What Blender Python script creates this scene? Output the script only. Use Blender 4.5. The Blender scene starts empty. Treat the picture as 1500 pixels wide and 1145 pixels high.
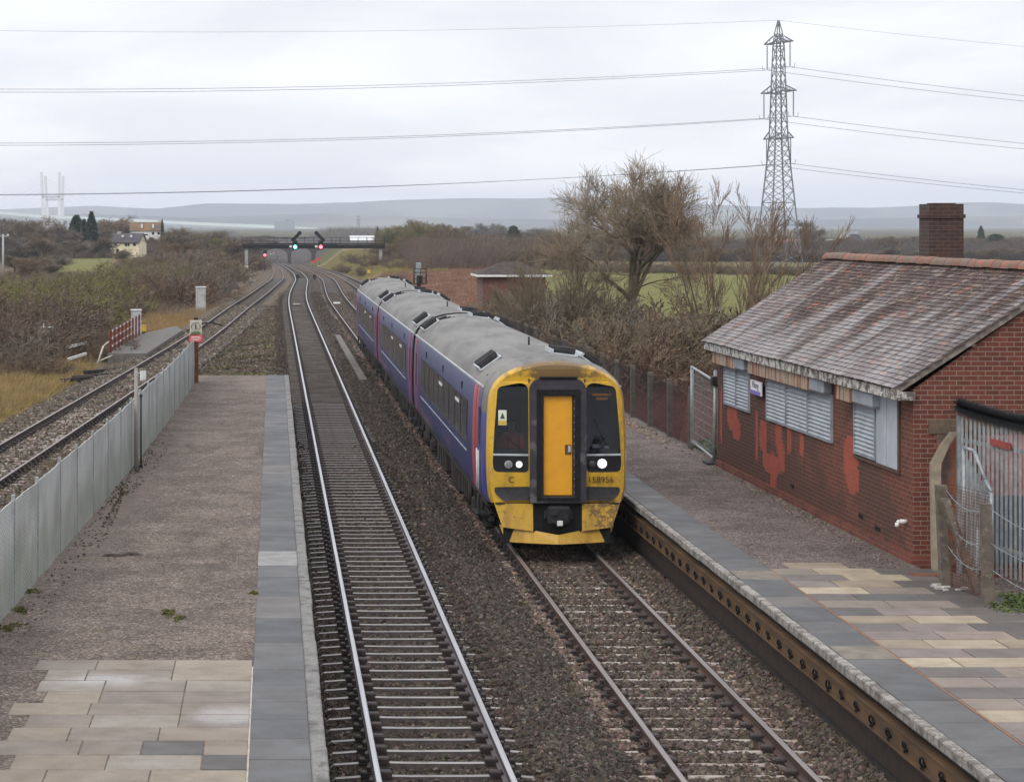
import bpy, bmesh, math, random
import numpy as np
from mathutils import Vector, Matrix
from mathutils.geometry import tessellate_polygon
R = math.radians
rnd = random.Random(7)
rng = np.random.default_rng(11)
scene = bpy.context.scene
col = scene.collection
F = 3500.0; VX = 401.0; VY = 330.0; H = 6.16          # pixel geometry of the 1500 px frame

# ---------------------------------------------------------------- objects
def tag(o, label=None, cat=None, group=None, kind=None):
    if label: o['label'] = label
    if cat: o['category'] = cat
    if group: o['group'] = group
    if kind: o['kind'] = kind
    return o

def thing(name, label, cat, loc=(0, 0, 0), rz=0.0, group=None):
    o = bpy.data.objects.new(name, None); col.objects.link(o)
    o.empty_display_size = .2
    o.location = loc; o.rotation_euler = (0, 0, rz)
    return tag(o, label, cat, group)

def copy_tree(o, parent=None):
    c = o.copy(); col.objects.link(c); c.parent = parent
    for ch in list(o.children): copy_tree(ch, c)
    return c

def link_mesh(name, me, mats, parent=None, loc=(0, 0, 0)):
    o = bpy.data.objects.new(name, me); col.objects.link(o)
    for m in (mats if isinstance(mats, (list, tuple)) else [mats]): me.materials.append(m)
    o.location = loc
    if parent is not None: o.parent = parent
    return o

def np_mesh(name, V, Fa, smooth=False, cols=None, mi=None):
    """V (n,3); Fa (m,k) int array, all faces k-gons"""
    V = np.asarray(V, dtype=np.float32); Fa = np.asarray(Fa, dtype=np.int32)
    me = bpy.data.meshes.new(name)
    m, k = Fa.shape
    me.vertices.add(len(V)); me.vertices.foreach_set('co', V.ravel())
    me.loops.add(m * k); me.loops.foreach_set('vertex_index', Fa.ravel())
    me.polygons.add(m)
    me.polygons.foreach_set('loop_start', np.arange(0, m * k, k, dtype=np.int32))
    me.polygons.foreach_set('use_smooth', np.full(m, smooth, dtype=bool))
    if mi is not None: me.polygons.foreach_set('material_index', np.asarray(mi, dtype=np.int32))
    if cols is not None:
        a = me.attributes.new('Col', 'FLOAT_COLOR', 'POINT')
        c = np.ones((len(V), 4), dtype=np.float32); c[:, :3] = cols
        a.data.foreach_set('color', c.ravel())
    me.update(calc_edges=True)
    return me

class MB:
    def __init__(s): s.v = []; s.f = []; s.m = []; s.sm = []
    def face(s, idx, m=0, sm=False): s.f.append(tuple(idx)); s.m.append(m); s.sm.append(sm)
    def add(s, vs, fs, m=0, sm=False):
        b = len(s.v); s.v += [tuple(v) for v in vs]
        for f in fs: s.face([b + i for i in f], m, sm)
    def box(s, x0, x1, y0, y1, z0, z1, m=0):
        s.add([(x0,y0,z0),(x1,y0,z0),(x1,y1,z0),(x0,y1,z0),(x0,y0,z1),(x1,y0,z1),(x1,y1,z1),(x0,y1,z1)],
              [(3,2,1,0),(4,5,6,7),(0,1,5,4),(1,2,6,5),(2,3,7,6),(3,0,4,7)], m); return s
    def bbox(s, x0, x1, y0, y1, z0, z1, b=.01, m=0):      # box with chamfered edges
        bm = bmesh.new(); bmesh.ops.create_cube(bm, size=1)
        for v in bm.verts: v.co = Vector(((x0+x1)/2+v.co.x*(x1-x0), (y0+y1)/2+v.co.y*(y1-y0), (z0+z1)/2+v.co.z*(z1-z0)))
        bmesh.ops.bevel(bm, geom=list(bm.edges), offset=b, segments=1, affect='EDGES')
        bm.verts.index_update(); s.add([v.co[:] for v in bm.verts], [[v.index for v in f.verts] for f in bm.faces], m); bm.free(); return s
    def bar(s, p, q, w, h=None, m=0, up=(0, 0, 1)):
        h = h or w; p = Vector(p); q = Vector(q); d = (q-p).normalized(); u = Vector(up)
        if abs(d.dot(u)) > .95: u = Vector((0, 1, 0))
        a = d.cross(u).normalized(); b = a.cross(d).normalized()
        vs = [e + a*i*w/2 + b*j*h/2 for e in (p, q) for i, j in ((-1,-1),(1,-1),(1,1),(-1,1))]
        s.add(vs, [(0,1,2,3),(7,6,5,4),(0,4,5,1),(1,5,6,2),(2,6,7,3),(3,7,4,0)], m); return s
    def tube(s, p, q, r0, r1=None, n=8, m=0, cap=True, sm=True):
        r1 = r0 if r1 is None else r1; p = Vector(p); q = Vector(q); d = (q-p).normalized()
        u = Vector((0,0,1)) if abs(d.z) < .95 else Vector((0,1,0))
        a = d.cross(u).normalized(); b = a.cross(d).normalized()
        base = len(s.v)
        for e, r in ((p, r0), (q, r1)):
            for i in range(n):
                t = 2*math.pi*i/n; s.v.append(tuple(e + a*math.cos(t)*r + b*math.sin(t)*r))
        for i in range(n): s.face([base+i, base+(i+1) % n, base+n+(i+1) % n, base+n+i], m, sm)
        if cap:
            s.face([base+i for i in range(n)][::-1], m); s.face([base+n+i for i in range(n)], m)
        return s
    def path(s, pts, r, n=6, m=0):
        for a, b in zip(pts[:-1], pts[1:]): s.tube(a, b, r, r, n, m)
        return s
    def prism(s, prof, axis, a, b, m=0):
        """closed 2-D profile extruded along axis 'x','y' or 'z' from a to b"""
        def P(u, v, t): return {'x': (t, u, v), 'y': (u, t, v), 'z': (u, v, t)}[axis]
        n = len(prof); base = len(s.v)
        s.v += [P(u, v, a) for u, v in prof] + [P(u, v, b) for u, v in prof]
        for i in range(n): s.face([base+i, base+(i+1) % n, base+n+(i+1) % n, base+n+i], m)
        s.face([base+i for i in range(n)][::-1], m); s.face([base+n+i for i in range(n)], m); return s
    def loft(s, rings, m=0, closed=True, sm=True):
        n = len(rings[0]); base = len(s.v)
        for r in rings: s.v += [tuple(p) for p in r]
        for k in range(len(rings)-1):
            for i in range(n if closed else n-1):
                j = (i+1) % n
                s.face([base+k*n+i, base+k*n+j, base+(k+1)*n+j, base+(k+1)*n+i], m, sm)
        return s
    def plate(s, outer, holes, fn, thick, m=0):
        """flat plate with holes; fn(u,v,t)->xyz with t=0 front, t=thick back"""
        loops = [outer] + holes
        tri = tessellate_polygon([[Vector((u, v, 0)) for u, v in l] for l in loops])
        flat = [p for l in loops for p in l]; n = len(flat); base = len(s.v)
        s.v += [tuple(fn(u, v, 0)) for u, v in flat] + [tuple(fn(u, v, thick)) for u, v in flat]
        for t in tri:
            s.face([base+i for i in t], m); s.face([base+n+i for i in t][::-1], m)
        o = 0
        for l in loops:
            k = len(l)
            for i in range(k):
                j = (i+1) % k; s.face([base+o+i, base+o+j, base+n+o+j, base+n+o+i], m)
            o += k
        return s
    def ellipsoid(s, c, r, nu=12, nv=8, m=0, M3=None):
        base = len(s.v)
        for j in range(nv+1):
            th = math.pi*j/nv
            for i in range(nu):
                ph = 2*math.pi*i/nu
                p = Vector((r[0]*math.sin(th)*math.cos(ph), r[1]*math.sin(th)*math.sin(ph), r[2]*math.cos(th)))
                if M3: p = M3 @ p
                s.v.append(tuple(Vector(c)+p))
        for j in range(nv):
            for i in range(nu): s.face([base+j*nu+i, base+j*nu+(i+1) % nu, base+(j+1)*nu+(i+1) % nu, base+(j+1)*nu+i], m, True)
        return s
    def build(s, name, mats, parent=None, rel=(0, 0, 0), loc=None, fix=True):
        me = bpy.data.meshes.new(name)
        rx, ry, rz = rel
        me.from_pydata([(x-rx, y-ry, z-rz) for x, y, z in s.v], [], s.f)
        me.polygons.foreach_set('material_index', s.m); me.polygons.foreach_set('use_smooth', s.sm)
        if fix:
            bm = bmesh.new(); bm.from_mesh(me)
            bmesh.ops.recalc_face_normals(bm, faces=list(bm.faces)); bm.to_mesh(me); bm.free()
        me.update()
        return link_mesh(name, me, mats, parent, loc if loc is not None else (0, 0, 0))

def solo(mb, name, mats, loc, label, cat, group=None, rz=0):
    """one-mesh thing whose vertices are given in world coordinates around loc (no rotation)"""
    o = mb.build(name, mats, None, rel=loc, loc=loc)
    return tag(o, label, cat, group)

def text_mesh(txt, size, depth=.002):
    cu = bpy.data.curves.new('t', 'FONT'); cu.body = txt; cu.size = size; cu.extrude = depth
    cu.align_x = 'CENTER'; cu.align_y = 'CENTER'
    o = bpy.data.objects.new('t', cu); col.objects.link(o)
    dg = bpy.context.evaluated_depsgraph_get(); dg.update()
    me = bpy.data.meshes.new_from_object(o.evaluated_get(dg))
    bpy.data.objects.remove(o); bpy.data.curves.remove(cu)
    return me

def text(name, txt, size, m, loc, rot, parent=None, depth=.002, sx=1.0):
    me = text_mesh(txt, size, depth); me.materials.clear()
    o = link_mesh(name, me, m, parent, loc); o.rotation_euler = rot; o.scale = (sx, 1, 1)
    return o

# ---------------------------------------------------------------- materials
class S:
    def __init__(s, nt, sock): s.nt = nt; s.k = sock
    def _m(s, op, b=None, c=None):
        n = s.nt.nodes.new('ShaderNodeMath'); n.operation = op
        for i, x in enumerate((s, b, c)):
            if x is None: continue
            if isinstance(x, S): s.nt.links.new(x.k, n.inputs[i])
            else: n.inputs[i].default_value = x
        return S(s.nt, n.outputs[0])
    def __add__(s, b): return s._m('ADD', b)
    def __sub__(s, b): return s._m('SUBTRACT', b)
    def __mul__(s, b): return s._m('MULTIPLY', b)
    def __truediv__(s, b): return s._m('DIVIDE', b)
    def mx(s, b): return s._m('MAXIMUM', b)
    def mn(s, b): return s._m('MINIMUM', b)
    def abs(s): return s._m('ABSOLUTE')
    def gt(s, b): return s._m('GREATER_THAN', b)
    def lt(s, b): return s._m('LESS_THAN', b)
    def frac(s): return s._m('FRACT')
    def pw(s, b): return s._m('POWER', b)
    def ss(s, lo, hi, a=0., b=1.):
        n = s.nt.nodes.new('ShaderNodeMapRange'); n.interpolation_type = 'SMOOTHSTEP'
        s.nt.links.new(s.k, n.inputs[0])
        for i, x in enumerate((lo, hi, a, b)): n.inputs[1+i].default_value = x
        return S(s.nt, n.outputs[0])

class Mat:
    def __init__(s, name):
        s.mat = bpy.data.materials.new(name); s.mat.use_nodes = True
        s.nt = s.mat.node_tree; s.b = s.nt.nodes['Principled BSDF']; s.out = s.nt.nodes['Material Output']
    def n(s, t, ins=None, **at):
        n = s.nt.nodes.new('ShaderNode' + t)
        for k, v in at.items(): setattr(n, k, v)
        for k, v in (ins or {}).items(): s.put(n.inputs[k], v)
        return n
    def put(s, inp, v):
        if isinstance(v, S): s.nt.links.new(v.k, inp)
        elif isinstance(v, bpy.types.NodeSocket): s.nt.links.new(v, inp)
        elif isinstance(v, (tuple, list)) and inp.type == 'RGBA' and len(v) == 3: inp.default_value = (*v, 1)
        else: inp.default_value = v
    def co(s, kind='Object'): return s.n('TexCoord').outputs[kind]
    def xyz(s, kind='Object'):
        n = s.n('SeparateXYZ', {0: s.co(kind)}); return [S(s.nt, o) for o in n.outputs]
    def vec(s, x, y, z):
        return s.n('CombineXYZ', {0: x, 1: y, 2: z}).outputs[0]
    def scaled(s, v, sc): return s.n('Mapping', {'Vector': v, 'Scale': sc}).outputs[0]
    def noise(s, scale, detail=5, rough=.55, vec=None, dist=0.):
        n = s.n('TexNoise', {'Scale': scale, 'Detail': detail, 'Roughness': rough, 'Distortion': dist, 'Vector': vec or s.co()})
        return S(s.nt, n.outputs[0])
    def voro(s, scale, vec=None, feature='F1'):
        n = s.n('TexVoronoi', {'Scale': scale, 'Vector': vec or s.co()}, feature=feature)
        return S(s.nt, n.outputs['Distance']), n.outputs.get('Color')
    def mix(s, f, a, b, mode='MIX'):
        n = s.n('Mix', data_type='RGBA', blend_type=mode)
        s.put(n.inputs[0], f); s.put(n.inputs[6], a); s.put(n.inputs[7], b); return n.outputs[2]
    def attr(s, name='Col'): return s.n('Attribute', attribute_name=name).outputs['Color']
    def island(s): return S(s.nt, s.n('NewGeometry').outputs['Random Per Island'])
    def orand(s): return S(s.nt, s.n('ObjectInfo').outputs['Random'])
    def ramp(s, f, stops):
        n = s.n('ValToRGB', {0: f}); e = n.color_ramp.elements
        while len(e) < len(stops): e.new(.5)
        for k, (p, c) in zip(e, stops): k.position = p; k.color = (*c, 1)
        return n.outputs[0]
    def bump(s, h, strength=.3, dist=.02):
        n = s.n('Bump', {'Strength': strength, 'Distance': dist, 'Height': h}); s.put(s.b.inputs['Normal'], n.outputs[0])
    def set(s, color=None, rough=None, metal=None, spec=None, **kw):
        for k, v in (('Base Color', color), ('Roughness', rough), ('Metallic', metal), ('Specular IOR Level', spec)):
            if v is not None: s.put(s.b.inputs[k], v)
        for k, v in kw.items(): s.put(s.b.inputs[k], v)
        return s.mat

def simple(name, c1, c2=None, scale=4., rough=.7, metal=0., bump=0., bscale=None, spec=None, lo=.35, hi=.65, detail=6, stretch=None, bdist=.01, c3=None, s3=1.5):
    """two-tone weathered surface"""
    m = Mat(name); c2 = c2 or tuple(x*.75 for x in c1)
    if spec is None: spec = .4 if rough < .56 else .15
    v = m.scaled(m.co(), stretch) if stretch else m.co()
    f = m.noise(scale, detail, .6, v).ss(lo, hi)
    c = m.mix(f, c1, c2)
    if c3: c = m.mix(m.noise(s3, 6, .65, v).ss(.54, .66), c, c3)
    if bump: m.bump(m.noise(bscale or scale*6, 5, .6, v), bump, bdist)
    return m.set(c, rough, metal, spec)

def emis(name, c, st):
    m = Mat(name); m.set((0, 0, 0), .5); m.put(m.b.inputs['Emission Color'], c); m.b.inputs['Emission Strength'].default_value = st
    return m.mat

MT = {}
MT['steel'] = simple('galvanised_steel', (.34, .36, .37), (.24, .26, .27), 9, .5, .35, .1)
MT['dsteel'] = simple('dark_steel', (.038, .038, .041), (.022, .022, .024), 8, .6, .1)
MT['black'] = simple('black_rubber', (.009, .009, .01), (.016, .016, .017), 12, .7)
MT['white'] = simple('white_paint', (.72, .73, .72), (.58, .58, .55), 6, .5)
MT['concrete'] = simple('weathered_concrete', (.34, .32, .28), (.22, .21, .18), 6, .85, 0, .35, 40, .3)
MT['pylon'] = simple('lattice_steel', (.2, .215, .235), (.15, .16, .18), 3, .6, .3)
MT['rust'] = simple('rusted_steel', (.20, .085, .05), (.11, .05, .035), 5, .8, 0, .2)
MT['redpaint'] = simple('flaking_red_paint', (.16, .028, .026), (.11, .03, .025), 14, .6)
MT['yellowp'] = simple('yellow_enamel', (.62, .42, .04), (.5, .33, .04), 10, .5)
MT['cabinet'] = simple('pale_grey_enamel', (.43, .46, .48), (.34, .37, .39), 3, .5, c3=(.25, .26, .25))
MT['twig'] = simple('brown_bark', (.19, .15, .10), (.125, .10, .07), 3, .9)
MT['twigred'] = simple('reddish_bark', (.20, .138, .092), (.14, .10, .072), 3, .9)
MT['twigpurple'] = simple('purple_brown_stems', (.172, .126, .094), (.118, .088, .069), 3, .9)
MT['twiggrey'] = simple('grey_brown_bark', (.19, .165, .132), (.128, .112, .092), 3, .9)
MT['twigolive'] = simple('olive_stems', (.19, .172, .07), (.13, .12, .054), 3, .9)
MT['twigtan'] = simple('straw_stems', (.30, .225, .12), (.23, .165, .085), 3, .9)
MT['crownlight'] = simple('pale_twig_bark', (.28, .22, .155), (.205, .165, .115), 3, .9)
MT['bark'] = simple('mossy_bark', (.12, .095, .07), (.085, .085, .04), 5, .9, 0, .4, 20, .3)
MT['evergreen'] = simple('evergreen_needles', (.052, .078, .046), (.03, .048, .032), 1.2, .8)
MT['ivy'] = simple('ivy_leaves', (.05, .09, .025), (.10, .12, .04), 6, .6)
MT['grassblade'] = simple('dry_grass', (.27, .20, .085), (.16, .155, .055), 2, .9)
HAZE = 1.3e-4; SKY_GRAD = .85; SKY_STR = 1.2; SUN_E = 1.3; EXPO = 0.0
# ---------------------------------------------------------------- alignment of the line
def interp(tab):
    xs = np.array([a for a, _ in tab], float); ys = np.array([b for _, b in tab], float)
    # monotone-ish smooth: linear interpolation smoothed with a window
    yy = np.arange(0, 1600, 2.0); v = np.interp(yy, xs, ys)
    k = 41; pad = np.concatenate([np.full(k//2, v[0]), v, np.full(k//2, v[-1])])
    pad[:k//2] = v[0] + (np.arange(-(k//2), 0))*(v[1]-v[0]); pad[-(k//2):] = v[-1] + np.arange(1, k//2+1)*(v[-1]-v[-2])
    w = np.hanning(k); w /= w.sum(); v = np.convolve(pad, w, 'valid')
    return lambda Y: np.interp(Y, yy, v)
def prof(Y):                                           # the line falls towards the river beyond the station
    t = (np.asarray(Y, float)-250)/30
    return -.0125*30*np.logaddexp(0, t)
dxA = interp([(0, 0), (195, 0), (222, .3), (301, 1.65), (405, 2.25), (582, 1.9), (716, 1.5), (900, .4), (1300, -3)])
XA = lambda Y: 1.92 + dxA(Y)
XB = lambda Y: 5.31 + dxA(Y)
XL = interp([(0, -10.0), (40, -8.2), (67.4, -6.95), (135, -3.95), (187, -2.5), (222, -1.3), (301, .42), (405, .86), (620, .35), (900, -1.5), (1300, -6)])
XC = interp([(0, 8.6), (130, 8.75), (240, 9.2), (405, 10.4), (655, 10.6), (900, 8.5), (1300, 5)])
PH = .91                                               # platform height above rail head
def px(X, Y): return VX + F*X/Y
def py(z, Y): return VY + (H-z)*F/Y
def at(x, y, Y): return ((x-VX)*Y/F, Y, H-(y-VY)*Y/F)
def onground(x, y, g=-.4):
    Y = (H-g)*F/(y-VY); return ((x-VX)*Y/F, Y)

def fbm(X, Y, s, seed=0, o=4):
    v = np.zeros_like(X, float); a = 1.
    r = np.random.default_rng(seed)
    for k in range(o):
        for j in range(3):
            th = r.uniform(0, 6.28); ph = r.uniform(0, 6.28); f = 2**k/s*r.uniform(.7, 1.4)*6.28
            v += a/3*np.sin(f*(X*math.cos(th)+Y*math.sin(th)) + ph + 1.5*np.sin(.37*f*(X*math.sin(th)-Y*math.cos(th))+ph*2))
        a *= .55
    return v

def corridor(Y):
    xl = XL(Y)-3.2; xr = np.where(Y < 120, 7.2, np.minimum(XC(Y)+2.6, 7.2+(Y-120)*.06))
    return xl, xr
def ground_h(X, Y):
    X = np.asarray(X, float); Y = np.asarray(Y, float)
    xl, xr = corridor(Y)
    out = -.45 + .12*fbm(X, Y, 37, 3) + .6*np.clip((Y-150)/200, 0, 1)*np.clip((X-xr-4)/10, 0, 1)*np.clip(1-(X-xr-24)/40, 0, 1)*np.clip(1-(Y-650)/200, 0, 1)
    out = np.where(Y > 900, -.8+.3*fbm(X, Y, 300, 4), out)
    inn = prof(Y)-.55
    d = np.maximum(xl-X, X-xr)                          # outside distance
    w = np.clip(d/np.maximum(1.5, (out-inn)*1.8), 0, 1); w = w*w*(3-2*w)
    w = np.where(Y > 880, np.clip((Y-880)/150, 0, 1), w) if False else w
    wc = np.clip((Y-1100)/200, 0, 1)
    return (inn*(1-w)+out*w)*(1-wc) + out*wc

# ground colours by place (fields, bracken, grassy bank, rough scrub)
C_FIELD = np.array((.16, .163, .06)); C_FIELD2 = np.array((.17, .155, .075)); C_SCRUB = np.array((.14, .102, .07))
C_BRACK = np.array((.185, .105, .072)); C_BANK = np.array((.19, .15, .08)); C_EARTH = np.array((.15, .115, .09)); C_FAR = np.array((.085, .078, .06)); C_TAN = np.array((.20, .14, .075))
def inpoly(x, y, P):
    c = np.zeros(x.shape, bool); n = len(P)
    for i in range(n):
        (x0, y0), (x1, y1) = P[i], P[(i+1) % n]
        c ^= ((y0 > y) != (y1 > y)) & (x < (x1-x0)*(y-y0)/((y1-y0) or 1e-9)+x0)
    return c
def flat(P): return [onground(a, b, -.45) for a, b in P]
Z_RFIELD = flat([(760, 400), (1170, 397), (1330, 397), (1330, 560), (760, 560)])
Z_RFIELD2 = flat([(900, 385), (1400, 384), (1400, 391), (900, 391)])
Z_LFIELD = flat([(60, 373), (165, 373), (165, 399), (60, 402)])
Z_BRACK = flat([(560, 402), (600, 392), (640, 388), (720, 386), (790, 420), (790, 520), (600, 520), (540, 440)])
Z_TAN = flat([(-60, 548), (40, 545), (95, 560), (85, 590), (0, 622), (-60, 640)])
Z_TAN2 = flat([(205, 440), (245, 445), (262, 465), (225, 480), (195, 470)])
def ground_c(X, Y):
    s = X.shape; c = np.tile(C_FAR, s+(1,)); near = Y < 700
    c[near] = C_SCRUB
    n1 = fbm(X, Y, 23, 9)*1.5; n2 = fbm(Y, X, 19, 10)*3.0
    def put(P, cc):
        m = inpoly(X+n1*.5, Y+n2, P); c[m] = cc
    put(Z_RFIELD, C_FIELD); put(Z_RFIELD2, C_FIELD2); put(Z_LFIELD, C_FIELD); put(Z_BRACK, C_BRACK); put(Z_TAN, C_TAN); put(Z_TAN2, C_TAN)
    xl, xr = corridor(Y)
    bank = (X > xr-.3) & (X < xr+11) & (Y > 320) & (Y < 860); c[bank] = C_BANK
    f = (Y > 700) & (fbm(X, Y, 420, 21) > .1); c[f] = C_FIELD*.6
    inn = (X > xl-1) & (X < xr+.2) & (Y < 1100); c[inn] = C_EARTH
    return c

Ys = [-40.]
while Ys[-1] < 9600: Ys.append(Ys[-1] + max(1.6, min(.017*max(Ys[-1], 0), 130)))
Xp = [0.]
while Xp[-1] < 5200: Xp.append(Xp[-1] + (.8 if Xp[-1] < 26 else .8+(Xp[-1]-26)*.055))
Xs = np.array([-x for x in Xp[:0:-1]] + Xp); Ys = np.array(Ys)
GX, GY = np.meshgrid(Xs, Ys)
GXs = GX + np.interp(GY, [0, 200, 900], [0, 0, 0])
GZ = ground_h(GXs, GY)
nr, nc = GX.shape
idx = np.arange(nr*nc).reshape(nr, nc)
quads = np.stack([idx[:-1, :-1], idx[:-1, 1:], idx[1:, 1:], idx[1:, :-1]], -1).reshape(-1, 4)
m = Mat('rough_ground')
n1 = m.noise(.55, 8, .62).ss(.3, .7); n2 = m.noise(3.1, 6, .7).ss(.3, .72)
c = m.mix(n1*.55, m.attr(), m.mix(1.0, m.attr(), (.62, .60, .55), 'MULTIPLY'))
c = m.mix(n2*.5, c, m.mix(1.0, c, (1.35, 1.25, 1.0), 'MULTIPLY'))
m.bump(m.noise(2.2, 8, .7), .8, .25)
ground = link_mesh('ground', np_mesh('ground', np.stack([GXs, GY, GZ], -1).reshape(-1, 3), quads, True, ground_c(GXs, GY).reshape(-1, 3)), m.set(c, .95, 0, .1))
tag(ground, kind='structure')

# hills beyond the river: ridges with depth
def hills(name, Y0, depth, tab, mc, seed):
    pxs = np.arange(-500, 2300, 12.0); top = np.interp(pxs, [a for a, _ in tab], [b for _, b in tab])
    X = (pxs-VX)*Y0/F; z = H-(top-VY)*Y0/F + fbm(X, X*0, 2600, seed, 5)*5
    rows = []
    for k, fz in ((0, -.02), (.15, .3), (.32, .62), (.5, .88), (.7, 1.0), (1.2, .9), (2.2, .4), (3, -.02)):
        Yk = Y0 + (k-.7)*depth; sc = Yk/Y0
        zz = np.maximum(fz*(z*sc if fz > .5 else z) + (fbm(X, X*0+Yk, 1500, seed+3, 5)*9 if .1 < fz < .95 else 0), -3)
        rows.append(np.stack([X*sc if fz == 1.0 else X, np.full_like(X, Yk), zz], -1))
    V = np.array(rows); a, b = V.shape[:2]; ix = np.arange(a*b).reshape(a, b)
    q = np.stack([ix[:-1, :-1], ix[:-1, 1:], ix[1:, 1:], ix[1:, :-1]], -1).reshape(-1, 4)
    o = link_mesh(name, np_mesh(name, V.reshape(-1, 3), q, True), mc); tag(o, kind='structure'); return o
m = Mat('wooded_hillside')
f = m.noise(.0022, 8, .65).ss(.42, .6); g = m.noise(.012, 6, .6)
hillmat = m.set(m.mix(f, m.mix(g, (.05, .052, .05), (.03, .033, .035)), (.12, .115, .08)), .95, 0, .1)
hills('hills', 9000, 800, [(-500, 306), (0, 306), (120, 303), (230, 306), (300, 300), (420, 299), (520, 297), (580, 293), (680, 290), (760, 291), (830, 289), (950, 294), (1060, 300), (1160, 305), (1260, 306), (1330, 303), (1390, 297), (1440, 296), (1500, 298), (1700, 292), (2300, 300)], hillmat, 31)
hills('foothills', 6700, 450, [(-500, 316), (0, 318), (120, 311), (260, 315), (380, 318), (480, 312), (600, 316), (700, 320), (860, 322), (1000, 318), (1170, 322), (1300, 320), (1400, 318), (1500, 316), (2300, 312)], hillmat, 47)

# ---------------------------------------------------------------- ballast bed
m = Mat('ballast_stone')
d, vc = m.voro(21); d2, vc2 = m.voro(9.)
sep = m.n('SeparateXYZ', {0: vc}); r1 = S(m.nt, sep.outputs[0]); r2 = S(m.nt, sep.outputs[1])
c = m.mix(1.0, m.attr(), m.ramp(r1, [(0, (.35, .34, .34)), (.4, (.8, .78, .76)), (.8, (1.15, 1.1, 1.05)), (1, (1.9, 1.8, 1.75))]), 'MULTIPLY')
c = m.mix(m.noise(.7, 6, .65).ss(.35, .65)*.5, c, m.mix(1.0, c, (.6, .56, .54), 'MULTIPLY'))
m.bump((d.pw(1.2)*-1.) + m.noise(6, 4)*.4, .9, .04)
MT['ballast'] = m.set(c, .95, 0, .04)
m = Mat('loose_stone')
f = m.noise(30, 3)
MT['stone'] = m.set(m.mix(f.ss(.3, .7), m.attr(), m.mix(1., m.attr(), (.7, .68, .66), 'MULTIPLY')), .9, 0, .12)

def bed_z(X, Y):
    """ballast surface at X, Y"""
    u = X-dxA(Y); z = np.full(np.shape(X), -.215)
    z = np.where(np.abs(u-1.92) < 1.4, -.225, z)
    z = z + .12*np.exp(-((u-3.5)/.52)**2) + .03*np.exp(-((u-5.31)/1.3)**2) + .12*np.clip((u-6.35)/.5, 0, 1)*(u < 7.3)
    z = np.where(u < .75, z-.06*np.clip((.75-u)/.2, 0, 1), z)
    xl = XL(Y)
    between = np.clip((u+.2)/-1.2, 0, 1)
    z = z - .10*between
    z = np.where(np.abs(X-xl) < 1.9, np.maximum(z, -.215), z)
    z = np.where(X < xl-1.9, np.maximum(-.215-(xl-1.9-X)*.3, -.6), z)
    z = np.where(X > XC(Y)+1.9, -.215-(X-XC(Y)-1.9)*.3, z)
    return z + prof(Y)
CB = {k: np.array(v) for k, v in dict(dark=(.094, .080, .067), a=(.084, .069, .057), rusty=(.185, .142, .118), b=(.132, .106, .088), earth=(.135, .108, .083), l=(.165, .14, .115), cess=(.165, .14, .11)).items()}
def bed_c(X, Y):
    u = X-dxA(Y); c = np.tile(CB['a'], X.shape+(1,))
    def put(mk, k):
        c[mk] = CB[k]
    n = fbm(X*3, Y, 9, 5)*.12
    put((u > 3.25+n) & (u < 4.2+n), 'dark'); put((u > 4.2+n) & (u < 4.62+n), 'rusty'); put((u >= 4.62+n) & (u < 5.95), 'b'); put((u >= 5.95) & (u < 6.4+n), 'rusty'); put(u >= 6.4+n, 'b')
    put(u < .1, 'earth'); g_ = (u < .1) & (fbm(X, Y, 5.5, 77) > .35); c[g_] = (.115, .105, .055); g_ = (u < .1) & (fbm(X, Y, 3.2, 78) > .55); c[g_] = (.06, .048, .04); far = (u > 7.2); put(far, 'l')
    put(np.abs(X-XL(Y)) < 2.0, 'l'); put(X < XL(Y)-2.0, 'cess')
    return c
def bed(name, Yr, ncol, xl, xr):
    t = np.linspace(0, 1, ncol); YY = np.repeat(np.array(Yr)[:, None], ncol, 1)
    a = np.array([xl(y) for y in Yr])[:, None]; b = np.array([xr(y) for y in Yr])[:, None]
    XX = a + (b-a)*t
    ZZ = bed_z(XX, YY) + .012*fbm(XX, YY, 1.3, 8)
    i = np.arange(XX.size).reshape(XX.shape)
    q = np.stack([i[:-1, :-1], i[:-1, 1:], i[1:, 1:], i[1:, :-1]], -1).reshape(-1, 4)
    o = link_mesh(name, np_mesh(name, np.stack([XX, YY, ZZ], -1).reshape(-1, 3), q, True, bed_c(XX, YY).reshape(-1, 3)), MT['ballast']); tag(o, kind='structure'); return o
Yn = list(np.arange(14, 84.2, .5))
bed('ballast', Yn, 60, lambda y: .43, lambda y: 7.0)
Yf = [84.25]
while Yf[-1] < 1150: Yf.append(Yf[-1]*1.012+.3)
bed('ballast', Yf, 70, lambda y: float(XL(y)-2.9), lambda y: float(min(XC(y)+2.4, 7.1+max(0, y-120)*.06) if y < 200 else XC(y)+2.4))
bed('ballast', list(np.arange(36, 84.2, 1.0)), 30, lambda y: float(XL(y)-2.9), lambda y: float(min(XL(y)+3.2, -3.3)))

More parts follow.
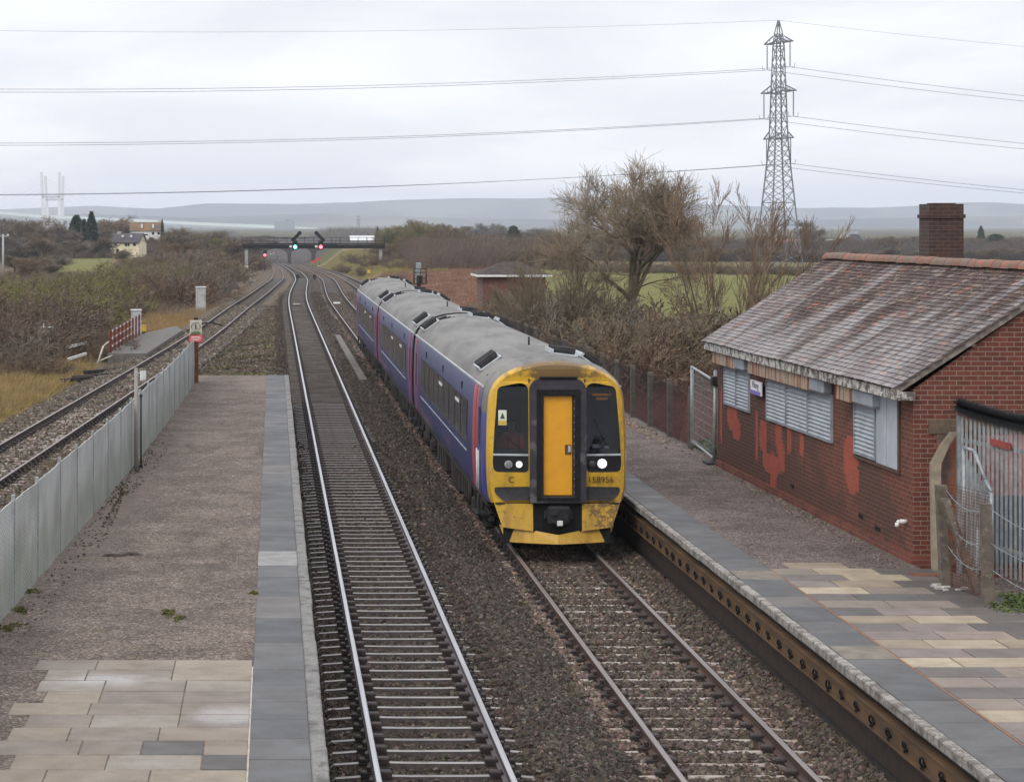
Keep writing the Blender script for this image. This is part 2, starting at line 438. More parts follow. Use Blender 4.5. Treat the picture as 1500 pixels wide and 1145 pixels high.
# loose ballast stones as real geometry near the camera
def stones(name, n, ylo, yhi, smin, smax, xlo=.47, xhi=6.9, power=1.6, xf=None):
    t = rng.random(n); Y = ylo + (yhi-ylo)*t**power
    X = rng.uniform(xlo, xhi, n) if xf is None else xf(Y, rng.random(n))
    u = X
    ph = ((Y-20.0) % .65)/.65
    onL = (np.abs(X-XL(Y)) < 1.27) & (np.abs(ph-.5) < .17)
    onA = (np.abs(u-1.92) < 1.27) & (np.abs(ph-.5) < .165) & (np.abs(Y-200) < 1e9)
    onB = (np.abs(u-5.31) < 1.27) & (np.abs(ph-.5) < .15) & (rng.random(n) > .04)
    rails = (np.abs(np.abs(u-1.92)-.752) < .13) | (np.abs(np.abs(u-5.31)-.752) < .11)
    k = ~(onA | onB | rails | onL | (np.abs(np.abs(X-XL(Y))-.752) < .12)); X, Y = X[k], Y[k]; n = len(X)
    Z = bed_z(X, Y) + .012*fbm(X, Y, 1.3, 8)
    s = rng.uniform(smin, smax, n)*np.where((X > 3.2) & (X < 4.1), .85, 1.0)*np.where((np.abs(X-XA(Y)) < 1.35) & (Y > 70), .6, 1.0)
    base = np.array([(-1,-1,-1),(1,-1,-1),(1,1,-1),(-1,1,-1),(-.8,-.8,1),(.8,-.8,1),(.8,.8,1),(-.8,.8,1)], float)*.5
    P = base[None]*(1+rng.uniform(-.35, .35, (n, 8, 3)))*rng.uniform(.6, 1.25, (n, 1, 3))*s[:, None, None]
    q = rng.normal(size=(n, 4)); q /= np.linalg.norm(q, axis=1)[:, None]
    w, x, y, z = q.T
    Rm = np.stack([1-2*(y*y+z*z), 2*(x*y-z*w), 2*(x*z+y*w), 2*(x*y+z*w), 1-2*(x*x+z*z), 2*(y*z-x*w), 2*(x*z-y*w), 2*(y*z+x*w), 1-2*(x*x+y*y)], -1).reshape(n, 3, 3)
    P = np.einsum('nij,nkj->nki', Rm, P) + np.stack([X, Y, Z + s*.12], -1)[:, None, :]
    f = np.array([(0,3,2,1),(4,5,6,7),(0,1,5,4),(1,2,6,5),(2,3,7,6),(3,0,4,7)])
    Q = (f[None] + (np.arange(n)*8)[:, None, None]).reshape(-1, 4)
    c = bed_c(X, Y)*rng.choice([.45, .7, .95, 1.25, 2.0], n, p=[.22, .3, .28, .15, .05])[:, None]*(1+rng.uniform(-.12, .12, (n, 3)))
    c = np.repeat(c, 8, 0)
    o = link_mesh(name, np_mesh(name, P.reshape(-1, 3), Q, False, c), MT['stone']); tag(o, kind='stuff', label='loose broken stone lying between the rails and sleepers', cat='ballast'); return o
stones('ballast_stones', 105000, 21, 50, .038, .066, power=1.35)
stones('ballast_stones', 60000, 50, 110, .05, .085, xhi=6.9)
stones('ballast_stones', 52000, 84.5, 190, .06, .14, power=1.3, xf=lambda Y, t: (XL(Y)-1.6)*(1-t) + .5*t)
stones('ballast_stones', 30000, 50, 118, .05, .10, power=1.2, xf=lambda Y, t: (XL(Y)-2.9)*(1-t) + np.minimum(XL(Y)+2.2, -3.4)*t)
stones('ballast_stones', 36000, 84.5, 230, .05, .095, power=1.3, xf=lambda Y, t: .4*(1-t) + (XC(Y)+1.5)*t)

# ---------------------------------------------------------------- tracks
m = Mat('rail_running_steel')
MT['railtop'] = m.set(m.mix(m.noise(1.5, 4, .5, m.scaled(m.co(), (14, .25, 14))).ss(.3, .7), (.50, .50, .52), (.36, .36, .38)), .32, .75)
MT['railside'] = simple('rail_web', (.125, .115, .125), (.09, .075, .075), 3, .6, .2, stretch=(1, .3, 1))
m = Mat('dull_running_steel')
MT['railtopB'] = m.set(m.mix(m.noise(1.5, 4, .5, m.scaled(m.co(), (14, .25, 14))).ss(.3, .7), (.26, .22, .21), (.19, .16, .15)), .45, .5)
MT['railsideB'] = simple('rusty_rail_web', (.10, .062, .05), (.06, .045, .04), 3, .8, 0, stretch=(1, .3, 1))
m = Mat('steel_sleeper'); f = m.noise(5, 6, .65, m.scaled(m.co(), (.5, 2, 1))); r = m.orand()
MT['sleeperA'] = m.set(m.mix(f.ss(.52, .74), m.mix(r, (.27, .255, .24), (.18, .168, .158)), (.07, .054, .045)), .45, .15, .5)
m = Mat('grimy_sleeper'); f = m.noise(7, 6, .65, m.scaled(m.co(), (.7, 2, 1))); r = m.orand()
MT['sleeperB'] = m.set(m.mix(f.ss(.47, .66), m.mix(r, (.42, .38, .345), (.30, .25, .215)), (.12, .09, .075)), .85, 0, .15)
MT['chair'] = simple('cast_iron_chair', (.035, .032, .032), (.06, .045, .04), 12, .6, .2)

MT['sleeperF'] = simple('grimy_far_sleeper', (.15, .14, .13), (.09, .08, .072), 1.2, .8)
def rail_profile(): return [(-.068, -.159), (.068, -.159), (.068, -.148), (.014, -.125), (.012, -.05), (.034, -.038), (.036, -.008), (.028, 0), (-.028, 0), (-.036, -.008), (-.034, -.038), (-.012, -.05), (-.014, -.125), (-.068, -.148)]
def track(label, XT, y0, y1, mt, ms, msl, half, group, proud=0., first=None):
    root = thing('railway_track', label, 'railway track', (float(XT(y0)), y0, 0), group=group)
    L = root.location
    Yr = [y0]
    while Yr[-1] < y1: Yr.append(min(y1, Yr[-1] + (2.6 if Yr[-1] < 420 else 8)))
    prof_ = rail_profile()
    for sgn in (-1, 1):
        mb = MB(); rings = []
        for Y in Yr:
            x = float(XT(Y)); sl = float(XT(Y+1)-XT(Y-1))/2; nx, ny = 1/math.hypot(1, sl), -sl/math.hypot(1, sl)
            z = float(prof(Y))
            rings.append([(x + nx*(sgn*.752+a), Y + ny*(sgn*.752+a), z+b) for a, b in prof_])
        mb.loft(rings, 1, True, False)
        n = len(prof_)
        for k in range(len(mb.f)):
            if k % n in (6, 7, 8): mb.m[k] = 0
        mb.build('rail', [mt, ms], root, rel=L)
    # sleepers: the hundred nearest as parts with their chairs, the rest as one part
    sl_me = None; ch_me = None; rest = MB(); restc = MB()
    Y = 20.0 + .65*.5 + .65*math.ceil((y0-20.0)/.65); k = 0
    while Y < y1-1 and Y < 330:
        x = float(XT(Y)); z = float(prof(Y)); a = math.atan(float(XT(Y+1)-XT(Y-1))/2)
        if k < 100:
            if sl_me is None:
                mb = MB(); w = half
                mb.loft([[(xx, -.10, zz-.09), (xx, -.052, zz), (xx, .052, zz), (xx, .10, zz-.09)] for xx, zz in ((-w, -.215), (-w+.04, -.185), (-.75, -.165+proud), (-.35, -.172+proud), (.35, -.172+proud), (.75, -.165+proud), (w-.04, -.185), (w, -.215))], 0, False, False)
                for q in range(len(mb.f)): mb.m[q] = 0 if q % 3 == 1 else 1
                o = mb.build('sleeper', [msl, MT['chair'] if proud > 0 else msl], root, fix=False); sl_me = o.data; so = o
                mb = MB(); mb.bbox(-.19, -.04, -.07, .07, -.165, -.095, .015); mb.bbox(.04, .17, -.06, .06, -.165, -.105, .015); mb.bbox(.045, .10, -.05, .05, -.104, -.045, .01); mb.box(-.19, .17, -.08, .08, -.175, -.155)
                co = mb.build('rail_chair', MT['chair'], so); ch_me = co.data; c2 = co.copy(); col.objects.link(c2)
                chs = [co, c2]
            else:
                so = bpy.data.objects.new('sleeper', sl_me); col.objects.link(so); so.parent = root
                chs = []
                for _ in (0, 1):
                    c = bpy.data.objects.new('rail_chair', ch_me); col.objects.link(c); chs.append(c)
            so.location = (x-L.x, Y-L.y, z + rnd.uniform(-.006, .004)); so.rotation_euler = (rnd.uniform(-.01, .01), rnd.uniform(-.003, .003), -a + rnd.uniform(-.008, .008))
            for c, sx in zip(chs, (-1, 1)): c.parent = so; c.location = (sx*.752, 0, 0); c.rotation_euler = (0, 0, 0 if sx > 0 else math.pi)
        else:
            rest.box(x-half, x+half, Y-.10, Y+.10, z-.28, z-.20+proud, 1); rest.box(x-half, x+half, Y-.055, Y+.055, z-.20+proud, z-.172+proud)
            for sx in (-1, 1): restc.box(x+sx*.752-.17, x+sx*.752+.17, Y-.07, Y+.07, z-.172+proud, z-.11)
        Y += .65; k += 1
    tag(rest.build('sleepers', [MT['sleeperF'], MT['chair']], root, rel=L, fix=False), kind='stuff'); tag(restc.build('rail_chairs', MT['chair'], root, rel=L, fix=False), kind='stuff')
    return root
G = 'railway tracks'
track('shiny-railed track of pale steel sleepers beside the left-hand platform edge', XA, 20, 1050, MT['railtop'], MT['railside'], MT['sleeperA'], 1.25, G, .012)
track('dull brown-railed track that the oncoming train runs on', XB, 20, 1050, MT['railtopB'], MT['railsideB'], MT['sleeperB'], 1.25, G, 0.)
track('gently curving track behind the grey mesh fence, running past the scrub', XL, 38, 1050, MT['railtopB'], MT['railsideB'], MT['sleeperB'], 1.25, G, -.01)
track('farthest right track, coming out from behind the rear of the train', XC, 150, 1050, MT['railtopB'], MT['railsideB'], MT['sleeperB'], 1.25, G, -.01)
# ---------------------------------------------------------------- platforms
def tarmac(name, a, b, moss):
    m = Mat(name); d, vc = m.voro(40); d3, vc3 = m.voro(9.); sp3 = S(m.nt, m.n('SeparateXYZ', {0: vc3}).outputs[0]); sp = S(m.nt, m.n('SeparateXYZ', {0: vc}).outputs[0])
    c = m.mix(m.noise(.9, 7, .65).ss(.36, .64), a, b)
    c = m.mix(1., c, m.ramp(sp, [(0, (.42, .42, .42)), (.45, (.92, .92, .92)), (.85, (1.25, 1.25, 1.25)), (1, (2.4, 2.35, 2.3))]), 'MULTIPLY')
    c = m.mix(m.noise(.28, 6, .6, m.scaled(m.co(), (1, .22, 1))).ss(.5, .68)*.55, c, tuple(x*1.28 for x in a))
    c = m.mix(.28, c, m.mix(1., c, m.ramp(sp3, [(0, (.6, .6, .6)), (.5, (1, 1, 1)), (1, (1.45, 1.45, 1.45))]), 'MULTIPLY'))
    if moss: c = m.mix(m.noise(1.6, 8, .72).ss(.61, .70)*.6, c, (.10, .10, .03))
    c = m.mix(m.noise(.5, 8, .7, m.scaled(m.co(), (1.6, .35, 1))).ss(.58, .68)*.6, c, (.07, .058, .052))
    m.bump(d*-1. + m.noise(60, 3)*.4, .5, .012)
    return m.set(c, .92, 0, .1)
MT['tarL'] = tarmac('chipping_tarmac', (.168, .137, .117), (.114, .093, .08), True)
MT['tarR'] = tarmac('pinkish_tarmac', (.152, .123, .111), (.106, .087, .079), False)
def slab_mat(name, stops, wet=None, lo=.75):
    m = Mat(name); i = m.island()
    c = m.ramp(i, stops); m.nt.nodes[-1].color_ramp.interpolation = 'CONSTANT'
    f = m.noise(2.2, 7, .65); g = m.noise(45, 4, .7)
    c = m.mix(f.ss(.35, .7)*.8, c, m.mix(1., c, (.66, .63, .59), 'MULTIPLY'))
    c = m.mix(m.noise(.9, 5, .6).ss(.5, .7)*.6, c, m.mix(1., c, (1.22, 1.2, 1.16), 'MULTIPLY'))
    c = m.mix(g.ss(.45, .7)*.55, c, m.mix(1., c, (.6, .58, .57), 'MULTIPLY'))
    r = S(m.nt, m.noise(1.2, 5).ss(.4, .7, lo, lo-.15).k)
    if wet:
        x, y, z = m.xyz(); w = None
        for (cx, cy, hx, hy) in wet:
            e = ((x-cx)/hx).pw(2.) + ((y-cy)/hy).pw(2.) + (m.noise(3, 5)-.5)*1.3
            e = e.ss(-.3, 1.25, 1, 0); w = e if w is None else w.mx(e)
        r = r*(w*-.88+1.)
    m.bump(f*.6+g*.25, .25, .008)
    return m.set(c, r, 0, .45)
tan2 = (.265, .22, .17); pinkg = (.21, .175, .145); dk = (.085, .08, .076); lg = (.25, .22, .185)
MT['pavL'] = slab_mat('mixed_paving', [(0, tan2), (.22, lg), (.40, pinkg), (.58, (.23, .19, .15)), (.76, (.19, .157, .132)), (.95, dk)], wet=[(-1.95, 27.6, .75, .5), (-.45, 25.6, .5, .65)], lo=.7)
MT['pavR'] = slab_mat('tan_and_grey_paving', [(0, (.34, .28, .20)), (.24, (.26, .21, .15)), (.42, pinkg), (.62, (.15, .13, .12)), (.76, (.19, .165, .15)), (.86, (.39, .33, .24))], lo=.7)
MT['edge'] = slab_mat('dark_grey_edging', [(0, (.088, .090, .093)), (.3, (.105, .106, .108)), (.6, (.076, .078, .082)), (.9, (.13, .122, .117))], lo=.7)
m = Mat('worn_white_coping'); f = m.noise(5, 8, .7); g = m.noise(28, 5, .7)
MT['coping'] = m.set(m.mix(f.ss(.42, .62), m.mix(g.ss(.4, .65), (.34, .32, .29), (.20, .185, .165)), (.11, .098, .086)), .85); m.bump(f+g*.4, .7, .03)
m = Mat('grey_edge_coping'); f = m.noise(4, 8, .7); g = m.noise(26, 5, .7)
MT['copingL'] = m.set(m.mix(f.ss(.45, .68), m.mix(g.ss(.4, .65), (.235, .23, .22), (.165, .162, .155)), (.10, .097, .093)), .85, 0, .15); m.bump(f+g*.4, .4, .02)
def brick_mat(name, ax, c1, c2, mo, rows=.075, bw=.225, dirt=(.04, .03, .028), patches=None, dlo=.5, dhi=.7, msize=.0058):
    m = Mat(name); x, y, z = m.xyz(); u = {'x': x, 'y': y}[ax]
    bn = m.n('TexBrick', {'Vector': m.vec(u, z, 0.), 'Scale': 1.0, 'Mortar Size': msize, 'Mortar Smooth': .2, 'Bias': 0., 'Brick Width': bw, 'Row Height': rows, 'Color1': c1, 'Color2': c2, 'Mortar': mo})
    c = bn.outputs[0]; fac = S(m.nt, bn.outputs['Fac'])
    n1 = m.noise(1.1, 8, .68); n2 = m.noise(9, 6, .6)
    c = m.mix(n2.ss(.4, .7)*.45, c, m.mix(1., c, (.6, .55, .55), 'MULTIPLY'))
    if patches:
        yq = m.n('Math', {0: y/.1125}, operation='FLOOR').outputs[0]; yq = S(m.nt, yq)*.1125; zq = S(m.nt, m.n('Math', {0: z/.075}, operation='FLOOR').outputs[0])*.075
        pnz = (m.noise(2.6, 6, .72, m.vec(0., yq, zq))-.5)*1.9 + (m.noise(9, 5, .7)-.5)*.8; pm = None
        for (yc, zc, hy, hz) in patches:
            e = (((yq-yc).abs()/hy).pw(3.) + ((zq-zc).abs()/hz).pw(3.)) + pnz
            e = e.ss(.80, 1.15, 1, 0); pm = e if pm is None else pm.mx(e)
        d = (m.noise(.55, 7, .66, m.scaled(m.co(), (1, 1, 1.3))) + (z*-.07) + (y*.016)).ss(.44, .56)
        c = m.mix(d*(fac*-.25+.62), c, m.mix(n2.ss(.4, .6), (.040, .027, .023), (.065, .042, .033)))
        st = m.noise(5., 6, .6, m.scaled(m.co(), (1, 1.5, .22))).ss(.55, .72)*z.ss(.4, 1.6)*.55
        c = m.mix(st, c, (.045, .034, .032))
        base = (z + (m.noise(3, 5)-.5)*.35).ss(.05, .22, 1, 0)
        c = m.mix(base*.6, c, (.22, .055, .03))
        c = m.mix(pm*(fac*-.35+.85)*m.noise(14, 5, .7).ss(.3, .55, .45, 1.), c, m.mix(m.noise(4, 6, .7).ss(.4, .62), (.42, .088, .05), (.33, .075, .048)))
    else:
        c = m.mix(n1.ss(dlo, dhi)*.6, c, dirt)
    m.bump(fac*-1. + n2*.3, .6, .006)
    return m.set(c, .85, 0, .25)
MT['pwall'] = brick_mat('sooty_platform_wall', 'y', (.05, .042, .04), (.035, .03, .03), (.07, .062, .058), .075, .225)

FX = interp([(0, -4.65), (31.7, -3.63), (51.3, -2.98), (70, -2.72), (80, -2.6), (90, -2.56)])
def strip(mb, xa, xb, ys, z, m=0):
    for y0, y1 in zip(ys[:-1], ys[1:]):
        mb.add([(xa(y0), y0, z), (xb(y0), y0, z), (xb(y1), y1, z), (xa(y1), y1, z)], [(0, 1, 2, 3)], m)
def ribbon_slabs(mb, x0, x1, ys, z, th, jit=.004):
    for a, b in zip(ys[:-1], ys[1:]):
        dz = rnd.uniform(-jit, jit)*.6; mb.bbox(x0+rnd.uniform(0, jit), x1-rnd.uniform(0, jit), a+.006, b-.006, z-th, z+dz, .006)

ysL = [14+i*1.5 for i in range(47)]; ysL[-1] = 83.9
mb = MB(); strip(mb, lambda y: float(FX(y))-.25, lambda y: .40, ysL, .900)
mb.add([(float(FX(83.9))-.25, 83.9, -.6), (.40, 83.9, -.6), (.40, 83.9, .9), (float(FX(83.9))-.25, 83.9, .9)], [(3, 2, 1, 0)])
platL = mb.build('platform', MT['tarL']); tag(platL, kind='structure')
mb = MB(); mb.add([(.44, 14, -.6), (.44, 83.9, -.6), (.44, 83.9, .82), (.44, 14, .82)], [(0, 1, 2, 3)]); mb.build('platform_wall', MT['pwall'], platL, fix=False)
mb = MB(); y = 14.; ys = [y]
while y < 83: y += .95 if y < 28 else 1.85; ys.append(min(y, 83.9))
ribbon_slabs(mb, -.245, .365, ys, .912, .06); mb.build('edging_slabs', MT['edge'], platL)
mb = MB(); y = 14.; ys = [y]
while y < 83.9: y += rnd.uniform(.8, 1.1); ys.append(min(y, 83.9))
for a, b in zip(ys[:-1], ys[1:]):
    j = rnd.uniform(-.007, .007); mb.bbox(.367, .53+j, a+.004, b-.004, .80, .917+rnd.uniform(-.006, .004), .014)
mb.build('coping', MT['copingL'], platL)
mb = MB()
for i in range(2): mb.bbox(-.246, .367, 36.85+i*.82, 37.64+i*.82, .90, .9205, .004)
mb.build('pale_slab', simple('pale_concrete_slab', (.27, .265, .255), (.21, .205, .20), 5, .75, 0, .2), platL)
mb = MB(); y = 14.
while y < 28.4:
    x = -.255; first = True; lim = -2.87 + rnd.uniform(-.06, .25)
    while x > lim+.2:
        w = rnd.choice((.62, .93, .93, .93, 1.0)) if not first else rnd.choice((.45, .93, .75)); first = False
        x0 = max(x-w, lim); mb.bbox(x0+.006, x-.006, y+.006, y+.634, .86, .910+rnd.uniform(-.003, .003), .005); x = x0
    y += .648
mb.build('paving_slabs', MT['pavL'], platL)
mb = MB(); mb.add([(-.262, 14, .9125), (-.242, 14, .9125), (-.242, 28.45, .9125), (-.262, 28.45, .9125)], [(0, 1, 2, 3)])
mb.build('mortar_line', simple('pale_mortar', (.42, .39, .34), (.30, .27, .24), 9), platL)

ysR = [14+i*1.5 for i in range(63)]
mb = MB(); strip(mb, lambda y: 6.93, lambda y: 11.6 if y < 36.5 else (9.93 if y < 53 else 9.95), ysR, .900)
mb.box(6.96, 9.9, 107, 107.2, -.6, .895)
platR = mb.build('platform', MT['tarR'], fix=False); tag(platR, kind='structure')
mb = MB(); mb.add([(6.955, 14, -.6), (6.955, 107, -.6), (6.955, 107, .82), (6.955, 14, .82)], [(3, 2, 1, 0)]); mb.build('platform_wall', MT['pwall'], platR, fix=False)
mb = MB(); y = 14.; ys = [y]
while y < 107: y += rnd.choice((.95, .95, 1.2, 1.9 if y > 33 else 1.2)); ys.append(min(y, 107))
ribbon_slabs(mb, 6.925, 7.565, ys, .912, .06); mb.build('edging_slabs', MT['edge'], platR)
mb = MB(); y = 14.; ys = [y]
while y < 107: y += rnd.uniform(.75, 1.05); ys.append(min(y, 107))
for a, b in zip(ys[:-1], ys[1:]):
    j = rnd.uniform(-.012, .012); mb.bbox(6.80+j, 6.923, a+.004, b-.004, .79, .917+rnd.uniform(-.008, .005), .016)
mb.build('coping', MT['coping'], platR)
mb = MB()
for (a, b) in ((35.4, 36.3), (28.9, 29.8)): mb.bbox(6.924, 7.566, a, b, .90, .9195, .004)
mb.build('stained_slabs', simple('brown_stained_slab', (.21, .185, .15), (.15, .13, .11), 4, .7, 0, .2), platR)
mb = MB(); md = MB(); mg = MB(); y = 36.6; k = 0
while y > 14:
    x = 7.60; lim = 9.9+rnd.uniform(-.1, .2) if y > 33.6 else 11.2
    if k == 0: x = 7.9; lim = 8.85
    w0 = .62 if k % 2 else .93
    while x < lim-.2:
        w = w0; w0 = .93
        x1 = min(x+w, lim); ((mg if k in (5, 10, 14, 16, 19, 22, 25, 28) or (k in (7, 9, 12, 15, 17, 21) and x < 7.7+.6*(k % 2)) else mb) if x < 9.0+.09*(34-y)/2 else md).bbox(x+.009, x1-.009, y+.009, y+.611, .86, .9105+rnd.uniform(-.003, .003), .005); x = x1
    y -= .628; k += 1
mb.build('paving_slabs', MT['pavR'], platR); mg.build('grey_slabs', slab_mat('pink_grey_slabs', [(0, (.20, .165, .15)), (.4, (.13, .115, .108)), (.7, (.235, .19, .165)), (.9, (.10, .095, .093))], lo=.75), platR); md.build('dark_slabs', slab_mat('dark_damp_slabs', [(0, (.10, .09, .085)), (.35, (.125, .11, .10)), (.7, (.085, .078, .074)), (.9, (.17, .145, .125))], lo=.6), platR)
mb = MB(); mb.box(7.567, 7.592, 14, 36.6, .88, .9135); mb.build('brick_line', simple('orange_brick_line', (.28, .14, .08), (.2, .12, .085), 9), platR)

# board with cable hooks along the platform wall
root = thing('hook_board', 'long brown board with a row of small black hooks under the right-hand platform edge', 'cable board', (6.88, 34, .42))
m = Mat('brown_board'); f = m.noise(3, 6, .6, m.scaled(m.co(), (1, .3, 4)))
bdm = m.set(m.mix(f.ss(.35, .65), (.135, .082, .045), (.08, .054, .036)), .8, 0, .15); x, yy, z = m.xyz(); m.bump(f, .2, .01)
mb = MB(); mb.box(6.82, 6.93, 14, 106, .42, .67); mb.box(6.80, 6.83, 14, 106, .415, .435); mb.box(6.80, 6.83, 14, 106, .655, .675); mb.build('board', bdm, root, rel=root.location)
mb = MB(); mb.box(6.90, 6.954, 14, 106, .05, .41); mb.build('lower_board', simple('dark_damp_timber', (.05, .036, .03), (.035, .028, .025), 4), root, rel=root.location)
hk = None; y = 22.2
while y < 60:
    if hk is None:
        mb = MB(); pts = [(0, .075, -.06), (-.03, .07, -.01), (-.035, .035, .045), (-.035, -.025, .05), (-.03, -.06, .015), (-.03, -.05, -.03)]
        mb.path(pts, .012, 6); mb.tube((.0, -.05, -.03), (-.04, -.05, -.03), .018, .018, 8); mb.box(-.025, 0, .04, .09, -.085, -.06); hk = mb.build('hook', MT['black'], root); o = hk
    else:
        o = hk.copy(); col.objects.link(o)
    o.location = (6.82-6.88, y-34+rnd.uniform(-.03, .03), .545-.42+rnd.uniform(-.012, .012)); o.rotation_euler = (rnd.uniform(-.14, .14), 0, rnd.uniform(-.1, .1)); y += .71
for k, (a_, b_, w_) in enumerate(((168, 813, .22), (195, 811, .20))):
    Y_ = (H-PH)*F/(b_-VY); X_ = (a_-VX)*Y_/F; mb = MB(); n_ = 14; r_ = random.Random(40+k)
    rim = [(X_+w_*math.cos(6.28*i/n_)*r_.uniform(.5, 1.1), Y_+w_*.7*math.sin(6.28*i/n_)*r_.uniform(.5, 1.1), .902) for i in range(n_)]; top = [(X_+(x-X_)*.6, Y_+(y-Y_)*.6, .915+r_.uniform(0, .02)) for x, y, z in rim]
    mb.loft([rim, top], 0, True, True); b0 = len(mb.v); mb.face([b0-n_+i for i in range(n_)]); solo(mb, 'rag', simple('dark_wet_rag', (.03, .024, .022), (.05, .04, .035), 12, .7), (X_, Y_, .9), ('left', 'right')[k]+' of two dark scraps lying on the left-hand platform', 'litter', 'dark scraps on the platform')
# ---------------------------------------------------------------- station building
BW = 4.9; BL = 15.2; EZ = 2.58; RZ = 4.55
bld = thing('station_building', 'red brick station building with dark tiled roof, steel window shutters and a chimney', 'building', (9.93, 37.1, .90), R(.80))
PA = [(13.6, 1.2, .55, .32), (13.2, .95, .4, .25), (14.75, 1.1, .12, .65), (11.2, .95, .16, .5), (10.6, 1.0, .35, .32), (9.2, 1.15, .28, .36), (9.0, .75, .3, .3), (9.9, .55, .8, .2), (9.7, .22, .25, .25), (8.35, 1.15, .16, .32), (7.35, 1.15, .18, .24), (3.75, 1.2, .48, .42), (3.6, .9, .4, .25)]
MT['brF'] = brick_mat('maroon_brickwork', 'y', (.17, .054, .032), (.115, .040, .027), (.18, .135, .11), patches=PA, msize=.006)
MT['brG'] = brick_mat('red_brickwork', 'x', (.16, .05, .033), (.105, .038, .028), (.25, .195, .165), dirt=(.06, .045, .04), dlo=.55, dhi=.75)
mb = MB()
def gable(y): return [(0, y, -.3), (BW, y, -.3), (BW, y, EZ+.14), (BW/2, y, RZ-.12), (0, y, EZ+.14)]
mb.add(gable(0), [(0, 1, 2, 3, 4)], 1); mb.add(gable(BL), [(4, 3, 2, 1, 0)], 1)
mb.add([(0, 0, -.3), (0, BL, -.3), (0, BL, EZ+.14), (0, 0, EZ+.14)], [(3, 2, 1, 0)], 0); mb.add([(BW, 0, -.3), (BW, BL, -.3), (BW, BL, EZ+.14), (BW, 0, EZ+.14)], [(0, 1, 2, 3)], 0)
mb.build('wall', [MT['brF'], MT['brG']], bld, fix=False)
mb = MB(); mb.box(-.05, -.002, -.04, BL+.02, -.05, .13); mb.box(-.002, .34, -.05, -.002, -.05, .13); mb.build('plinth', brick_mat('reddish_plinth', 'y', (.20, .06, .04), (.12, .045, .036), (.2, .15, .13)), bld)
# roof of individual plain tiles
m = Mat('plain_roof_tiles'); i = m.island(); x, y, z = m.xyz()
c = m.ramp(i, [(0, (.055, .038, .035)), (.3, (.085, .056, .048)), (.55, (.068, .050, .047)), (.78, (.115, .075, .062)), (.90, (.17, .14, .115)), (.972, (.23, .095, .06))])
m.nt.nodes[-1].color_ramp.interpolation = 'CONSTANT'
up = z.ss(2.9, 4.3)
lich = m.noise(20, 4, .7).ss(.56, .64)*m.noise(.8, 5).ss(.35, .6)*up
c = m.mix(lich*.85, c, (.36, .30, .24))
patch = m.noise(.9, 6, .6, m.scaled(m.co(), (1, .7, .5))).ss(.45, .65)
c = m.mix(patch*.5, c, m.mix(1., c, (1.45, 1.35, 1.35), 'MULTIPLY'))
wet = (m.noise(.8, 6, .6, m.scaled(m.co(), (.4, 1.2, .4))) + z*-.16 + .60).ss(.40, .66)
sheen_tint = wet*m.noise(1.3, 6, .62, m.scaled(m.co(), (.4, 1.6, .4))).ss(.40, .68)  # whitish sky sheen of the wet lower roof, painted into the tile colour
c = m.mix(sheen_tint*.55, c, (.23, .215, .22))
m.bump(m.noise(40, 4), .3, .006)
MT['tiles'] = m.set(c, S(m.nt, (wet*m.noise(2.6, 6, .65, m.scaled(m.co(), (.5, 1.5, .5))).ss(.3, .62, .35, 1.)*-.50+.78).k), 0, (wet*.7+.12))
sl = math.hypot(BW/2+.33, RZ-EZ-.14); ang = math.atan2(RZ-EZ-.14, BW/2+.33); ux, uz = math.cos(ang), math.sin(ang)
def tiles(side):
    mb = MB(); n = int(sl/.102); g = sl/n; tw = .168
    for r in range(n):
        off = tw/2 if r % 2 else 0; yy = -.10-off
        sag = 0.
        while yy < BL+.12:
            y0 = max(yy, -.12); y1 = min(yy+tw-.004, BL+.12)
            if y1-y0 > .03:
                d = r*g + rnd.uniform(-.007, .007); l = .165; ti = rnd.uniform(.0, .006); w = .012*math.sin(yy*1.1+r*.02)+.008*math.sin(yy*.37+1)
                pts = []
                for (s_, hgt) in ((0, .024+ti), (l, .004+ti)):
                    for t in (-.022, 0):
                        for yk in (y0, y1):
                            s2 = min(d+s_, sl); X = -.33 + ux*s2 - uz*(hgt+t+w*.6); Z = EZ+.14 + uz*s2 + ux*(hgt+t+w*.6)
                            pts.append((X if side < 0 else BW-X, yk, Z))
                mb.add(pts, [(2, 3, 7, 6), (0, 1, 3, 2), (0, 2, 6, 4), (1, 5, 7, 3), (4, 6, 7, 5), (0, 4, 5, 1)])
            yy += tw
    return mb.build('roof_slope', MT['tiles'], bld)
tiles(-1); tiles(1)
mb = MB(); y = -.13; rm = Mat('ridge_tiles'); i = rm.island(); f = rm.noise(6, 6, .65)
rc = rm.mix(f.ss(.42, .66), rm.ramp(i, [(0, (.25, .095, .06)), (.35, (.20, .085, .055)), (.6, (.165, .105, .075)), (.85, (.28, .11, .07))]), (.15, .125, .095)); rm.set(rc, .85); rm.bump(f, .4, .02)
while y < BL+.1:
    y1 = min(y+.455, BL+.13); h = rnd.uniform(-.008, .008); rings = []
    for yk, rr in ((y+.004, .135), (y+.03, .142), (y1-.03, .138), (y1-.004, .128)):
        rings.append([(BW/2+math.cos(a)*rr, yk, RZ-.01+h+math.sin(a)*rr*.95) for a in [math.pi*k/9 for k in range(10)]])
    mb.loft(rings, 0, False, True)
    for rg, o in ((rings[0], 1), (rings[-1], -1)): mb.add(rg, [list(range(10))[::o]])
    y = y1
mb.build('ridge_tiles', rm.mat, bld, fix=False)
m = Mat('flaking_fascia_paint'); f = m.noise(6, 8, .72, m.scaled(m.co(), (1, 1, 1))); g = m.noise(22, 5, .7)
fm = m.set(m.mix(f.ss(.44, .56), m.mix(g.ss(.4, .6), (.56, .55, .52), (.42, .41, .38)), (.10, .085, .07)), .8); m.bump(f, .5, .01)
